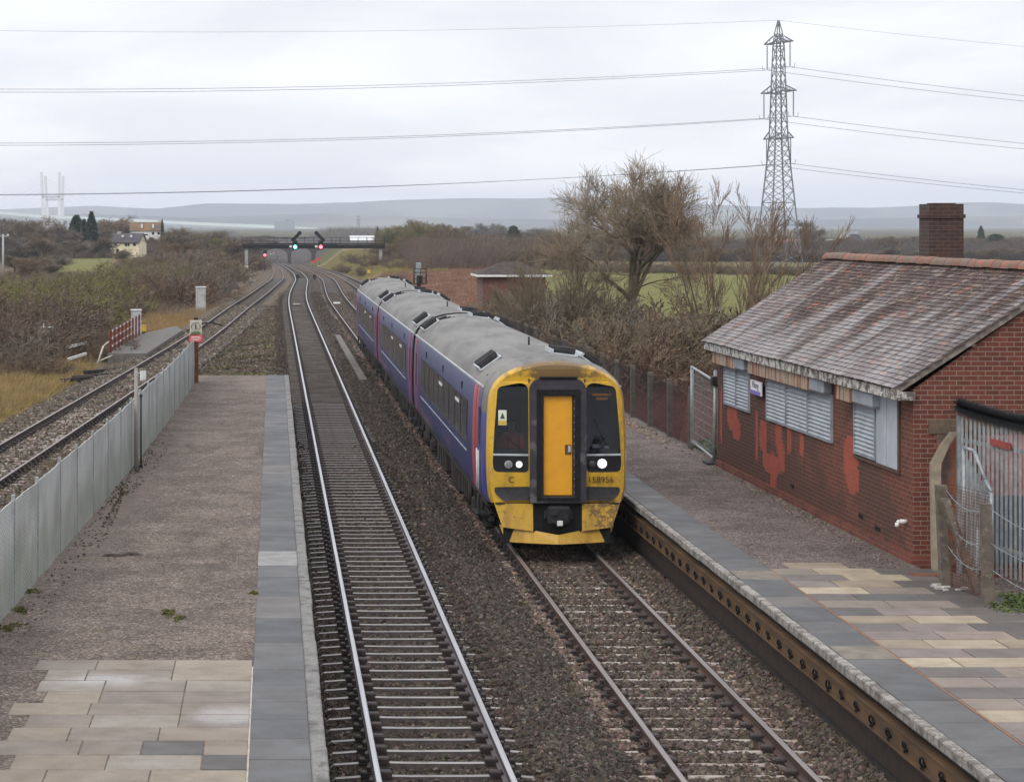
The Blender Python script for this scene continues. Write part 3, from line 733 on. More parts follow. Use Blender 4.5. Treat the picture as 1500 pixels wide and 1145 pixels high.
mb = MB(); n = 38
for k in range(n):
    a = -.12 + (BL+.24)*k/n; b = -.12+(BL+.24)*(k+1)/n; mb.box(-.285, -.25, a, b, EZ-.03, EZ+.125)
mb.box(-.25, 0, -.12, .0, EZ-.03, EZ+.10); mb.build('fascia', fm, bld)
mb = MB(); mb.box(-.25, -.001, .0, BL, EZ, EZ+.025); mb.build('soffit', simple('dirty_soffit', (.2, .18, .16), (.12, .11, .1)), bld)
vm = simple('pale_verge_mortar', (.27, .23, .20), (.13, .11, .10), 7)
for sgn in (-1, 1):
    a = (-.33, EZ+.13) if sgn < 0 else (BW+.33, EZ+.13); b = (BW/2, RZ-.02)
    for yv in (-.06, BL+.06): mb = MB(); mb.bar((a[0], yv, a[1]-.035), (b[0], yv, b[1]-.035), .11, .045, up=(0, 1, 0)); mb.build('verge', vm, bld)
# chimney
cx0, cx1, cy0, cy1 = 3.10, 3.78, 9.85, 10.55
cm = brick_mat('chimney_brick', 'x', (.075, .040, .032), (.050, .032, .028), (.10, .085, .07), dirt=(.12, .10, .04), dlo=.62, dhi=.7); cmy = brick_mat('chimney_brick_flank', 'y', (.085, .055, .05), (.06, .042, .04), (.13, .115, .10))
mb = MB(); mb.box(cx0, cx1, cy0, cy1, 3.2, 5.68, 0)
for k in (3, 5): mb.m[k] = 1
ch = mb.build('chimney', [cm, cmy], bld)
mb = MB(); mb.box(cx0-.03, cx1+.03, cy0-.03, cy1+.03, 5.40, 5.475, 0); mb.box(cx0+.12, cx1-.12, cy0+.12, cy1-.12, 5.681, 5.70, 0); mb.build('chimney_course', cm, ch)
# shutters
m = Mat('grey_louvre'); f = m.noise(3, 6, .6)
lv = m.set(m.mix(f.ss(.4, .65), (.36, .40, .44), (.27, .30, .33)), .45, .3)
m = Mat('rust_streaked_box'); n = m.noise(2.6, 7, .7, m.scaled(m.co(), (1, 3.2, .22)))
rbx = m.set(m.ramp(n, [(0, (.10, .045, .03)), (.40, (.17, .055, .03)), (.47, (.26, .10, .05)), (.52, (.44, .38, .28)), (.57, (.20, .19, .15)), (.63, (.40, .32, .22)), (.70, (.15, .055, .035)), (1, (.12, .06, .04))]), .75)
pale = simple('pale_blue_board', (.40, .45, .50), (.33, .37, .41), 2.5, .5)
def louvre(y0, y1, z0, z1):
    mb = MB(); f = .035
    mb.box(-.05, -.002, y0, y0+f, z0, z1); mb.box(-.05, -.002, y1-f, y1, z0, z1); mb.box(-.05, -.002, y0+f, y1-f, z0, z0+f); mb.box(-.05, -.002, y0+f, y1-f, z1-f, z1)
    n = 11; h = (z1-z0-2*f)/n
    for k in range(n):
        zb = z0+f+k*h; mb.add([(-.05, y0+f, zb+.004), (-.05, y1-f, zb+.004), (-.012, y1-f, zb+h), (-.012, y0+f, zb+h), (-.050, y0+f, zb+.016), (-.050, y1-f, zb+.016), (-.004, y1-f, zb+h*.98), (-.004, y0+f, zb+h*.98)], [(0, 1, 2, 3), (0, 4, 5, 1), (4, 7, 6, 5)])
    return mb.build('shutter', lv, bld)
for a, b, z0, z1 in ((11.85, 13.05, 1.42, 2.26), (13.1, 14.35, 1.42, 2.26), (5.0, 6.72, 1.42, 2.28), (6.77, 8.45, 1.42, 2.28), (8.5, 10.2, 1.42, 2.28), (2.1, 3.45, 1.40, 2.26)): louvre(a, b, z0, z1)
for y0, y1, ye in ((11.7, 14.75, 12.5), (5.0, 11.15, 6.0), (1.75, 4.0, 2.95)):
    mb = MB(); n = max(2, round((y1-ye)/1.0))
    for k in range(n):
        a = ye + (y1-ye)*k/n; b = ye + (y1-ye)*(k+1)/n; mb.bbox(-.21, -.002, a+.008, b-.008, 2.275, 2.54, .012)
    mb.build('shutter_box', rbx, bld)
    mb = MB(); mb.bbox(-.20, -.002, y0, ye-.003, 2.285, 2.535, .03); mb.build('box_end', lv, bld)
for a, b in ((.78, 1.36), (1.40, 2.0)):
    mb = MB(); mb.bbox(-.045, -.002, a, b, 1.38, 2.50, .006); mb.build('boarded_panel', pale, bld)
mb = MB(); mb.box(-.035, -.003, .70, .775, 1.36, 2.55); mb.box(-.05, -.003, .70, 3.5, 1.33, 1.378); mb.build('window_frame', simple('brown_timber', (.11, .07, .05), (.07, .05, .04)), bld)
for y0, y1, z in ((3.0, 3.25, .34), (1.9, 2.2, .26), (8.0, 8.22, .3)):
    mb = MB(); mb.box(-.012, .01, y0, y1, z, z+.065)
    mb.build('air_brick', MT['black'], bld)
mb = MB(); mb.path([(0, .36, .62), (-.11, .36, .62), (-.15, .36, .60), (-.155, .36, .54)], .035, 8); mb.build('overflow_pipe', MT['white'], bld)
# near gable: stone lintel and painted doorway
mb = MB(); mb.box(.24, 2.6, -.03, -.001, 2.03, 2.24); mb.build('stone_lintel', simple('brown_stone', (.15, .11, .075), (.10, .08, .06), 5), bld)
m = Mat('patchy_orange_render'); f = m.noise(2.6, 8, .7)
orn = m.set(m.mix(f.ss(.44, .56), (.24, .075, .04), m.mix(m.noise(8, 5).ss(.4, .6), (.16, .11, .095), (.09, .07, .065))), .85); m.bump(f, .4, .02)
mb = MB(); mb.box(.36, 2.4, -.018, -.001, -.0, 2.029); mb.build('doorway_panel', orn, bld)
m = Mat('two_tone_door'); x, y, z = m.xyz(); f = m.noise(5, 5)
dm = m.set(m.mix((z+f*.06).ss(1.09, 1.12), m.mix(f, (.045, .055, .085), (.06, .07, .10)), m.mix(f.ss(.4, .6), (.24, .06, .055), (.32, .17, .15))), .6)
mb = MB(); mb.bbox(1.0, 2.15, -.05, -.02, .02, 2.0, .006); mb.build('door', dm, bld)
# station sign on the wall
sg = thing('station_sign', 'small white station name sign with a purple lower band between the window shutters', 'sign', at(1115.5, 556, 48.0))
sg.location = (9.93-.095-.0139*10.8, 37.1+10.85, .90+1.98)
mb = MB(); mb.bbox(-.02, .02, -.50, .50, -.12, .16, .004); mb.build('panel', simple('sign_white', (.74, .75, .78), (.68, .69, .73)), sg)
mb = MB(); mb.box(-.0235, -.02, -.49, .49, -.115, -.035); mb.build('purple_band', simple('sign_purple', (.22, .17, .48), (.2, .16, .44)), sg)
text('name_lettering', 'Pilning', .19, simple('sign_ink', (.06, .06, .09), (.05, .05, .08)), (-.0215, 0, .07), (R(90), 0, R(-90)), sg, .002, 1.3)
# ---------------------------------------------------------------- the train
TX = 5.275; TY = 44.4
m = Mat('purple_blue_livery'); x, y, z = m.xyz('Object')
n = m.noise(1.2, 6, .65, m.scaled(m.co(), (1, .16, 1.4)), .6); n2 = m.noise(5, 6, .7, m.scaled(m.co(), (1, .35, 1.5)))
basec = m.mix(n2.ss(.35, .7)*.5, (.022, .031, .118), (.034, .040, .112))
sw = (n.ss(.50, .60))*(z.ss(1.1, 1.55, 1, .0)+z.ss(.9, 1.2, .55, 0))
livery = m.mix(sw*.85, basec, m.mix(m.noise(2.2, 3).ss(.4, .6), (.17, .07, .085), (.17, .165, .19)))
livery = m.mix(m.noise(.9, 7, .7, m.scaled(m.co(), (1, 1.2, .35))).ss(.5, .75)*z.ss(1.0, 2.0, .75, .12), livery, (.085, .075, .078))
MT['livery'] = m.set(livery, .38, 0, .35)
MT['cabblue'] = simple('deep_blue_paint', (.045, .055, .24), (.05, .055, .2), 2, .3)
MT['doorred'] = simple('red_door_edge', (.45, .05, .06), (.32, .05, .06), 3, .4)
m = Mat('grimy_roof_paint'); n = m.noise(.9, 7, .65, m.scaled(m.co(), (2.2, .35, 1)))
g = m.noise(12, 5, .6)
MT['roof'] = m.set(m.mix(n.ss(.36, .66), m.mix(g, (.225, .22, .21), (.19, .186, .176)), (.13, .126, .12)), .68, 0, .22); m = Mat('yellow_warning_panel'); x, y, z = m.xyz()
f = m.noise(4, 7, .68); g = m.noise(13, 6, .7)
soot = ((x*x)*-.62 + z.ss(3.22, 3.36)*.95 + (f-.5)*1.5).ss(.42, .80)
scr = (g + (x.ss(.3, .7)*z.ss(.3, .7)*.12) + (x.abs().ss(.6, 1.1)*.05)).ss(.61, .66)*z.ss(1.0, 1.1, 1, .3)
yc = m.mix(f.ss(.4, .7)*.5, (.60, .36, .026), (.50, .30, .028))
yc = m.mix(z.ss(.55, 1.0, .38, 0), yc, (.55, .33, .09))
yc = m.mix(m.noise(2.2, 8, .72, m.scaled(m.co(), (1.3, 1, .35))).ss(.45, .72)*.7, yc, (.25, .15, .045)); yc = m.mix(scr*.8, yc, (.12, .075, .05)); yc = m.mix(soot*.88, yc, (.10, .06, .032))
MT['yellow'] = m.set(yc, .42, 0, .45)
m = Mat('orange_yellow_door'); f = m.noise(5, 6)
MT['dooryel'] = m.set(m.mix(f.ss(.3, .7), (.72, .34, .012), (.66, .30, .014)), .4)
MT['surround'] = simple('scuffed_black_gangway', (.022, .020, .028), (.036, .033, .042), 5, .7, 0, .25, 20, .5, c3=(.10, .095, .10), s3=3)
m = Mat('tinted_glass'); gl = m.n('BsdfGlossy', {'Color': (.5, .53, .56, 1), 'Roughness': .05}); tr = m.n('BsdfTransparent', {'Color': (.74, .75, .78, 1)}); lw = m.n('LayerWeight', {'Blend': .22})
mixn = m.n('MixShader', {0: S(m.nt, lw.outputs['Fresnel'])*.8+.02}); m.nt.links.new(tr.outputs[0], mixn.inputs[1]); m.nt.links.new(gl.outputs[0], mixn.inputs[2]); m.nt.links.new(mixn.outputs[0], m.out.inputs[0])
MT['glass'] = m.mat
m = Mat('saloon_window_glass'); n = m.noise(.7, 3, .5, m.scaled(m.co(), (1, 1, 1)))
MT['sglass'] = m.set(m.mix(n.ss(.35, .65), (.012, .012, .016), (.018, .018, .022)), .12, 0, .22)
MT['uframe'] = simple('grimy_underframe', (.045, .038, .035), (.028, .025, .025), 5, .8, 0, .2)
MT['wheel'] = simple('wheel_steel', (.10, .075, .065), (.06, .05, .045), 5, .6, .3)

HALF = [(1.27, .98), (1.33, 1.10), (1.355, 1.5), (1.36, 2.0), (1.345, 2.6), (1.31, 3.0), (1.275, 3.10)]
ROOF = [(1.275, 3.105), (1.22, 3.22), (1.10, 3.36), (.93, 3.48), (.70, 3.58), (.42, 3.655), (.15, 3.685), (0, 3.69)]
def side_pts(sx, sc=1., zs=None): return [(sx*a*sc, b) for a, b in HALF]
def ring_roof(sc=1., dz=0.): return [(-a*sc, b+dz) for a, b in ROOF] + [(a*sc, b+dz) for a, b in ROOF[-2::-1]]
CL = 22.5
def coach(front, nose, label):
    """front: world Y of the near end; nose: yellow cab on the near end"""
    root = thing('train_coach', label, 'train coach', (TX, front, 0), group='coaches of the train')
    y0 = .95 if nose else .12; y1 = CL
    for sx in (-1, 1):
        mb = MB(); ys = [y0, y0+.4, 6, 11, 16.5, y1-.4, y1]; rings = [[(x, y, z) for x, z in side_pts(sx)] for y in ys]
        mb.loft(rings, 0, False, True); mb.build('body_side', MT['livery'], root)
        wl = .06
        # saloon windows
        w0 = 3.95 if nose else 3.3; w1 = CL-3.3; nw = 9; step = (w1-w0)/nw
        for k in range(nw):
            a = w0+k*step+.06; b = a+step-.12; mb = MB()
            xs = [(1.3475, 1.62), (1.366, 2.0), (1.358, 2.38), (1.351, 2.62)]
            mb.loft([[(sx*(x+.004), yy, z) for x, z in xs] for yy in (a, b)], 0, False, True); win = mb.build('window', MT['sglass'], root)
            mb = MB(); mb.box(sx*1.372-.004, sx*1.372+.004, a, b, 1.595, 1.625); mb.build('sill', MT['cabinet'], win)
            if k in (1, 4): mb = MB(); mb.box(sx*1.372-.003, sx*1.372+.003, a+.25, b-.25, 2.42, 2.49); mb.build('vent_hopper', MT['white'], win)
        # passenger doors with red edges
        if nose:
            for q, w in ((1.50, .42), (2.05, .62)):
                mb = MB(); mb.loft([[(sx*(x+.006), yy, z) for x, z in HALF] for yy in (q, q+w)], 0, False, True); mb.build('red_strip', MT['doorred'], root)
        for yc in ((CL-1.25,) if nose else (1.25, CL-1.25)):
            mb = MB(); mb.loft([[(sx*(x+.008), yy, z) for x, z in HALF[1:-1]] for yy in (yc-.45, yc+.45)], 0, False, True); d = mb.build('door', MT['cabblue'], root)
            mb = MB(); mb.loft([[(sx*(x+.014), yy, z) for x, z in [(1.355, 1.75), (1.36, 2.1), (1.345, 2.65)]] for yy in (yc-.24, yc+.24)], 0, False, True); mb.build('pane', MT['sglass'], d)
            for q, w in ((yc+.47, .32), (yc-.79, .32)):
                mb = MB(); mb.loft([[(sx*(x+.006), yy, z) for x, z in HALF] for yy in (q, q+w)], 0, False, True); mb.build('red_strip', MT['doorred'], root)
        mb = MB(); mb.box(sx*1.30-.02, sx*1.30+.02, y0, y1, 3.085, 3.115); mb.build('gutter', MT['cabinet'], root)
        for q in (5.6, 11.2, 17.2) if nose else (4.5, 12, 18):
            mb = MB(); mb.box(sx*1.338-.01, sx*1.338+.01, q, q+.09, 2.74, 2.90); mb.build('door_light', MT['dsteel'], root)
    mb = MB(); ys = [y0-(.05 if nose else 0), y0+.5, 8, 15, y1-.3, y1]
    mb.loft([[(x, y, z) for x, z in ring_roof()] for y in ys], 0, False, True); mb.build('roof', MT['roof'], root)
    for yy in (None if nose else y0, y1):                       # end walls
        if yy is None: continue
        mb = MB(); pr = [(x, z) for x, z in side_pts(-1)] + ring_roof()[1:-1] + [(x, z) for x, z in side_pts(1)[::-1]]
        mb.add([(x, yy, z) for x, z in pr], [list(range(len(pr)))]); mb.build('end_wall', MT['black'], root)
    # roof vents
    def vent(yc, xc, zc, tilt):
        mb = MB(); mb.bbox(-.20, .20, -.50, .50, -.03, .075, .02)
        for k in range(5): mb.box(-.215, .215, -.42+k*.19, -.33+k*.19, .02, .10)
        o = mb.build('roof_vent', MT['dsteel'], root); o.location = (xc, yc, zc); o.rotation_euler = (0, tilt, 0); mb = MB(); mb.bbox(-.26, .26, -.56, .56, -.05, -.012, .01); mb.box(-.26, -.22, -.56, .56, -.012, .05); mb.build('vent_tray', MT['cabinet'], o)
    for yc in ((3.3, CL-1.6) if nose else (1.4, CL-1.7)):
        for sx in (-1, 1): vent(yc, sx*1.01, 3.46, sx*.62)
        if sx: vent(yc-1.0 if nose and yc < 5 else yc+.2, .35, 3.69, .12)
    mb = MB()
    for k in range(3): mb.bar((-.95+.1*k, CL-.9-.3*k, 3.49+.03*k), (-.55+.1*k, CL-1.3-.3*k, 3.65), .06, .05)
    mb.build('roof_fitting', MT['dsteel'], root); mb = MB(); mb.tube((.0, 5.0, 3.68), (.0, 5.0, 3.86), .02); mb.build('aerial', MT['dsteel'], root)
    # underframe, bogies, equipment
    mb = MB(); mb.box(-1.22, 1.22, y0+.15, y1-.15, .82, .985); mb.build('underframe', MT['uframe'], root)
    for ybog in (3.4, CL-3.4):
        mb = MB()
        for sx in (-1, 1):
            mb.bbox(sx*1.06-.07, sx*1.06+.07, ybog-1.65, ybog+1.65, .42, .62, .03); mb.bbox(sx*1.12-.10, sx*1.12+.10, ybog-.45, ybog+.45, .50, .84, .04)
            for q in (-1.3, 1.3): mb.bbox(sx*1.09-.11, sx*1.09+.11, ybog+q-.2, ybog+q+.2, .28, .60, .05); mb.tube((sx*1.2, ybog+q+.32, .38), (sx*1.2, ybog+q+.32, .86), .05)
        mb.box(-1.0, 1.0, ybog-.3, ybog+.3, .45, .7); bo = mb.build('bogie', MT['uframe'], root)
        for q in (-1.3, 1.3):
            mb = MB()
            for sx in (-1, 1): mb.tube((sx*.70, ybog+q, .42), (sx*.82, ybog+q, .42), .42, .42, 24); mb.tube((sx*.67, ybog+q, .42), (sx*.70, ybog+q, .42), .45, .45, 24)
            mb.tube((-.7, ybog+q, .42), (.7, ybog+q, .42), .08); mb.build('wheelset', MT['wheel'], bo)
    for a, b, h, w in ((6.2, 8.2, .30, 1.15), (8.5, 10.4, .22, 1.2), (10.9, 12.1, .38, 1.1), (12.6, 15.2, .26, 1.2), (15.5, 16.5, .42, 1.0)):
        mb = MB(); mb.bbox(-w, w, a, b, h, .83, .05)
        for k in range(3): mb.box(-w-.02, w+.02, a+.2+k*(b-a-.4)/3, a+.32+k*(b-a-.4)/3, h+.08, .78)
        mb.build('underfloor_box', MT['uframe'], root)
    for sx in (-1, 1):
        for yc in ((2.2 if nose else 1.25), CL-1.25):
            mb = MB(); mb.box(sx*1.16-.2, sx*1.16+.2, yc-.45, yc+.45, .55, .60); mb.box(sx*1.3-.02, sx*1.3+.02, yc-.45, yc-.40, .55, .96); mb.box(sx*1.3-.02, sx*1.3+.02, yc+.40, yc+.45, .55, .96); mb.build('step', MT['dsteel'], root)
    return root
c1 = coach(TY, True, 'leading purple-blue coach with a yellow cab front numbered 158956')
c2 = coach(TY+23.2, False, 'middle purple-blue coach coupled between two others')
c3 = coach(TY+46.4, False, 'rearmost purple-blue coach of the train, smallest in view')
for c in (c1, c2):
    mb = MB(); mb.bbox(-.55, .55, CL+.002, CL+.82, 1.0, 3.3, .1)
    for k in range(4): mb.bbox(-.62, .62, CL+.08+k*.18, CL+.17+k*.18, .95, 3.36, .03)
    mb.build('gangway_bellows', MT['black'], c)

# cab front of the leading coach (local coordinates: y=0 is the face)
def fy(x, z): return .20*max(0, abs(x)-.55)**2 + .06*max(0, z-1.6) + (.16*max(0, z-3.2)**1.5 if z > 3.2 else 0)
def ffn(u, v, t): return (u, fy(u, v)+t, v)
zt = 3.54
outer = [(-1.17, 1.0), (-1.235, 1.25), (-1.255, 1.6), (-1.245, 2.3), (-1.215, 2.9), (-1.17, 3.10), (-1.06, 3.25), (-.88, 3.38), (-.62, 3.48), (-.32, 3.54), (0, 3.56)]
outer = outer + [(-a, b) for a, b in outer[-2::-1]]
def rr(pts, n=4, r=.06):                                # round the corners of a polygon
    out = []; k = len(pts)
    for i in range(k):
        p0, p, p1 = Vector(pts[i-1]), Vector(pts[i]), Vector(pts[(i+1) % k])
        a = p + (p0-p).normalized()*min(r, (p0-p).length*.45); b = p + (p1-p).normalized()*min(r, (p1-p).length*.45)
        for j in range(n+1):
            t = j/n; out.append(tuple(a*(1-t)**2 + p*2*t*(1-t) + b*t*t))
    return out
wL = rr([(-1.17, 1.57), (-.535, 1.57), (-.535, 3.16), (-.66, 3.235), (-1.10, 3.15), (-1.165, 2.35), (-1.20, 1.72)], 4, .09)
wR = [(-a, b) for a, b in wL][::-1]
dr = [(-.28, 1.14), (.28, 1.14), (.28, 3.0), (-.28, 3.0)]
mb = MB(); mb.plate(outer, [wL, wR, dr], ffn, .03)
n = len(outer); tot = n+len(wL)+len(wR)+4
# shell from the face back to the body
def body_ring(y, sc=1.):
    pts = []
    full = [(-a, b) for a, b in HALF] + [(-a, b) for a, b in ROOF[1:]] + [(a, b) for a, b in ROOF[-2:0:-1]] + [(a, b) for a, b in HALF[::-1]]
    return [(x, y, z) for x, z in full]
def resample(pts, k):
    P = [Vector(p) for p in pts]; L = [0]
    for a, b in zip(P[:-1], P[1:]): L.append(L[-1]+(b-a).length)
    out = []
    for i in range(k):
        t = L[-1]*i/(k-1); j = max(q for q in range(len(L)) if L[q] <= t+1e-9); j = min(j, len(P)-2)
        s = (t-L[j])/(L[j+1]-L[j]); out.append(P[j].lerp(P[j+1], s))
    return out
K = 61
r0 = resample([ffn(u, v, 0) for u, v in outer], K); r3 = resample(body_ring(.92), K)
def blend(t, bulge):
    out = []
    for a, b in zip(r0, r3):
        p = a.lerp(b, t); q = Vector((a.x+(b.x-a.x)*bulge, p.y, a.z+(b.z-a.z)*bulge)); out.append(tuple(q))
    return out
mb.loft([[tuple(p) for p in r0], blend(.06, .22), blend(.2, .5), blend(.5, .84), [tuple(p) for p in r3]], 0, False, True)
nf = 4*(K-1)
for q in range(nf):
    k = len(mb.f)-nf+q; ring_i, seg_i = divmod(q, K-1)
    if ring_i >= 2: mb.m[k] = 2 if 14 <= seg_i < K-15 else 1
cab = mb.build('cab_front', [MT['yellow'], MT['cabblue'], MT['roof']], c1, fix=False)
mb = MB(); lowb = [(-1.17, 1.0), (1.17, 1.0)]
mb.box(-1.15, 1.15, .06, .9, .97, .999); mb.build('cab_floor', MT['uframe'], c1)
# black panel below the windscreen, glass above it
def panel(name, poly, off, th, mt, parent, hole=[]):
    mb = MB(); mb.plate(poly, hole, lambda u, v, t: (u, fy(u, v)+off+t, v), th); return mb.build(name, mt, parent)
for s in (-1, 1):
    q = lambda P: [(s*a, b) for a, b in P][::(-1 if s > 0 else 1)]
    panel('lamp_panel', q([(-1.165, 1.60), (-1.10, 1.575), (-.54, 1.575), (-.54, 1.885), (-1.19, 1.885), (-1.195, 1.74)]), .004, .02, simple('gloss_black', (.007, .007, .009), (.012, .012, .013), 5, .3, spec=.25), c1)
    panel('windscreen', q([(-1.185, 1.89), (-.537, 1.89), (-.537, 3.155), (-.66, 3.228), (-1.095, 3.143), (-1.155, 2.35)]), .012, .006, MT['glass'], c1)
    panel('screen_trim', q([(-1.19, 1.878), (-.54, 1.878), (-.54, 1.912), (-1.19, 1.912)]), -.014, .015, MT['cabinet'], c1)
    panel('header_panel', q([(-1.10, 2.93), (-.54, 2.93), (-.54, 3.15), (-.66, 3.222), (-1.09, 3.14)]), .03, .02, MT['black'], c1)
    panel('lower_grille', q(rr([(-1.17, 1.29), (-.5, 1.31), (-.5, 1.06), (-1.02, 1.05), (-1.16, 1.18)], 3, .05)), -.008, .02, simple('black_grille', (.02, .02, .023), (.035, .033, .035), 18, .5, 0, .4, 60, .4), c1)
    mb = MB(); mb.bar((s*.62, -.025, 1.92), (s*.95, .005, 2.22), .018, .012); mb.bar((s*.95, .01, 2.06), (s*.72, -.01, 2.55), .014, .01)
    mb.build('wiper', MT['dsteel'], c1)
# gangway surround with recess for the door
arc = [(-.52, 1.02)] + [(-.52, 3.1)] + [(-.52+.22*(1-math.cos(t)), 3.1+.22*math.sin(t)) for t in [R(k*15) for k in range(1, 7)]]
arc = arc + [(-a, b) for a, b in arc[::-1]]
mb = MB(); mb.plate(arc, [[(-.285, 1.13), (-.285, 3.005), (.285, 3.005), (.285, 1.13)]], lambda u, v, t: (u, -.13+t+.015*max(0, v-2.5), v), .20)
sur = mb.build('gangway_surround', MT['surround'], c1)
mb = MB(); mb.plate([(-.40, 1.06), (-.40, 3.12), (.40, 3.12), (.40, 1.06)], [[(-.30, 1.12), (-.30, 3.02), (.30, 3.02), (.30, 1.12)]], lambda u, v, t: (u, -.155+t, v), .03); mb.bbox(-.36, .36, -.17, -.10, 3.315, 3.36, .02)
mb.build('seal', MT['black'], sur)
mb = MB(); mb.bbox(-.27, .27, -.045, .0, 1.15, 2.995, .01); dd = mb.build('gangway_door', MT['dooryel'], c1)
mb = MB(); mb.box(.13, .245, -.06, -.044, 1.91, 2.09); mb.build('handle_plate', simple('brown_handle_plate', (.16, .07, .03), (.1, .05, .03)), dd)
mb = MB(); mb.bbox(.185, .24, -.075, -.055, 1.95, 2.07, .008); mb.build('handle', MT['cabinet'], dd)
mb = MB()
for k in range(14): mb.box(.285, .315, -.135, -.12, 1.2+k*.13, 1.215+k*.13)
mb.build('hinge', MT['cabinet'], sur)
# lamps
lit = emis('lit_headlamp', (1, .98, .94, 1), 14); lit2 = emis('lit_marker_lamp', (.80, .82, 1, 1), 1.6)
halo = emis('lamp_halo_glow', (.92, .92, .95, 1), .8)  # self-lit disc added behind the lens for a soft halo
unlit = simple('unlit_lamp_lens', (.30, .31, .32), (.18, .19, .2), 9, .15)
for x, z, r, mt in ((-.91, 1.715, .078, unlit), (-.715, 1.72, .062, lit2), (.83, 1.735, .092, lit), (.64, 1.72, .07, simple('dark_lamp_lens', (.05, .05, .055), (.03, .03, .03), 9, .2))):
    y = fy(x, z); mb = MB(); mb.tube((x, y-.012, z), (x, y+.02, z), r+.015, r+.015, 24); lp = mb.build('headlight', MT['black'], c1)
    mb = MB(); mb.ellipsoid((x, y-.012, z), (r, .015, r), 20, 10); mb.build('halo_disc' if mt is lit else 'lens', halo if mt is lit else mt, lp)
    if mt is lit: mb = MB(); mb.ellipsoid((x, y-.022, z), (r*.74, .012, r*.74), 20, 10); mb.build('lens', lit, lp)
ink = simple('number_ink', (.10, .065, .02), (.07, .05, .02))
text('number', '158956', .165, ink, (.80, fy(.8, 1.43)-.006, 1.43), (R(90), 0, R(5)), c1)
text('letter', 'C', .16, ink, (-.86, fy(-.86, 1.43)-.006, 1.43), (R(90), 0, R(-7)), c1)
stk = panel('warning_sticker', [(-1.09, 2.44), (-.94, 2.44), (-.94, 2.72), (-1.09, 2.72)], -.002, .004, simple('pale_sticker', (.62, .66, .58), (.56, .6, .5)), c1)
panel('sticker_band', [(-1.085, 2.445), (-.945, 2.445), (-.945, 2.53), (-1.085, 2.53)], -.005, .003, MT['yellowp'], stk); panel('sticker_triangle', [(-1.06, 2.56), (-.97, 2.56), (-1.015, 2.68)], -.006, .003, simple('sticker_green', (.05, .09, .05), (.04, .07, .04)), stk)
dm2 = emis('amber_display', (.9, .35, .08, 1), .10)
for k, w in ((0, .36), (1, .22)): panel('destination_display', [(.84-w/2, 2.985-.075*k), (.84+w/2, 2.985-.075*k), (.84+w/2, 3.03-.075*k), (.84-w/2, 3.03-.075*k)], .02, .005, dm2, c1)
# coupler pocket, valance wings, plough
mb = MB(); mb.box(-.46, .44, .02, .5, .45, 1.035); mb.build('coupler_pocket', MT['black'], c1)
mb = MB(); mb.bbox(-.20, .22, -.20, .02, .62, .96, .04); mb.bbox(-.26, .28, -.10, .01, .70, .88, .03); mb.tube((-.1, -.24, .86), (-.1, -.1, .86), .07, .09, 10); mb.tube((.12, -.25, .76), (.12, -.1, .76), .05, .07, 10); cp = mb.build('coupler', MT['dsteel'], c1)
mb = MB(); mb.bbox(-.035, .075, -.215, -.195, .60, .70, .01); mb.build('coupler_plate', MT['white'], cp)
for s in (-1, 1):
    mb = MB(); P = [(s*1.17, .99), (s*.455, .985), (s*.455, .48), (s*1.02, .55)]
    mb.plate(P if s < 0 else P[::-1], [], lambda u, v, t: (u, .02+.1*max(0, abs(u)-.6)-.06*(1-v)+t, v), .05); mb.build('valance', MT['yellow'], c1)
prf = []
mb = MB(); xs = [-1.07, -.95, -.5, 0, .5, .95, 1.07]
top = {1.07: .585, .95: .575, .5: .50, 0: .42}; bot = {1.07: .30, .95: .265, .5: .255, 0: .25}
mb.loft([[(x*(1 if b else .9), .04+.12*abs(x)-.22*(1-abs(x)/1.07)*.5-(.0 if b else .05), (top if b else bot)[abs(x)]) for x in xs] for b in (1, 0)], 0, False, False)
pl = mb.build('snow_plough', MT['yellow'], c1)
mb = MB(); mb.box(-1.0, 1.0, .1, .9, .25, .58); mb.build('plough_backing', MT['black'], c1)
# side skirts behind the cab and a handrail
mb = MB()
for s in (-1, 1): mb.path([(s*1.39, .93, 1.15), (s*1.395, .93, 1.9)], .015); mb.path([(s*1.385, 1.35, 1.15), (s*1.39, 1.35, 1.9)], .015)
mb.build('grab_rail', MT['white'], c1)
for s in (-1, 1):
    mb = MB(); mb.loft([[(s*(x+.006), yy, z) for x, z in [(1.355, 1.85), (1.36, 2.1), (1.345, 2.7)]] for yy in (.97, 1.30)], 0, False, True); mb.build('cab_side_window', MT['sglass'], c1)
    mb = MB(); mb.loft([[(s*(x+.004), yy, z) for x, z in HALF] for yy in (.93, 1.48)], 0, False, True); mb.build('cab_side', MT['cabblue'], c1)
# inside the cab
inr = simple('cab_interior', (.035, .037, .042), (.05, .052, .055), 3, .7)
mb = MB(); mb.box(-1.18, -.53, 1.5, 1.54, 1.0, 3.3); mb.box(.53, 1.18, 1.5, 1.54, 1.0, 3.3)
for s in (-1, 1): mb.box(s*.52-.01, s*.52+.01, .1, 1.5, 1.0, 3.3); mb.bbox(min(s*1.15, s*.55), max(s*1.15, s*.55), .10, .50, 1.6, 1.98, .04)
mb.build('cab_lining', inr, c1)
mb = MB(); mb.bbox(.68, .84, .3, .5, 1.985, 2.06, .02); mb.bbox(.92, 1.0, .28, .4, 1.985, 2.03, .01); mb.build('desk_papers', MT['cabinet'], c1)
mb = MB(); mb.bbox(-.90, -.58, 1.2, 1.32, 1.7, 2.55, .05); mb.bbox(-.92, -.56, .85, 1.25, 1.5, 1.62, .04); mb.build('driver_seat', simple('seat_cloth', (.04, .04, .08), (.03, .03, .05)), c1)
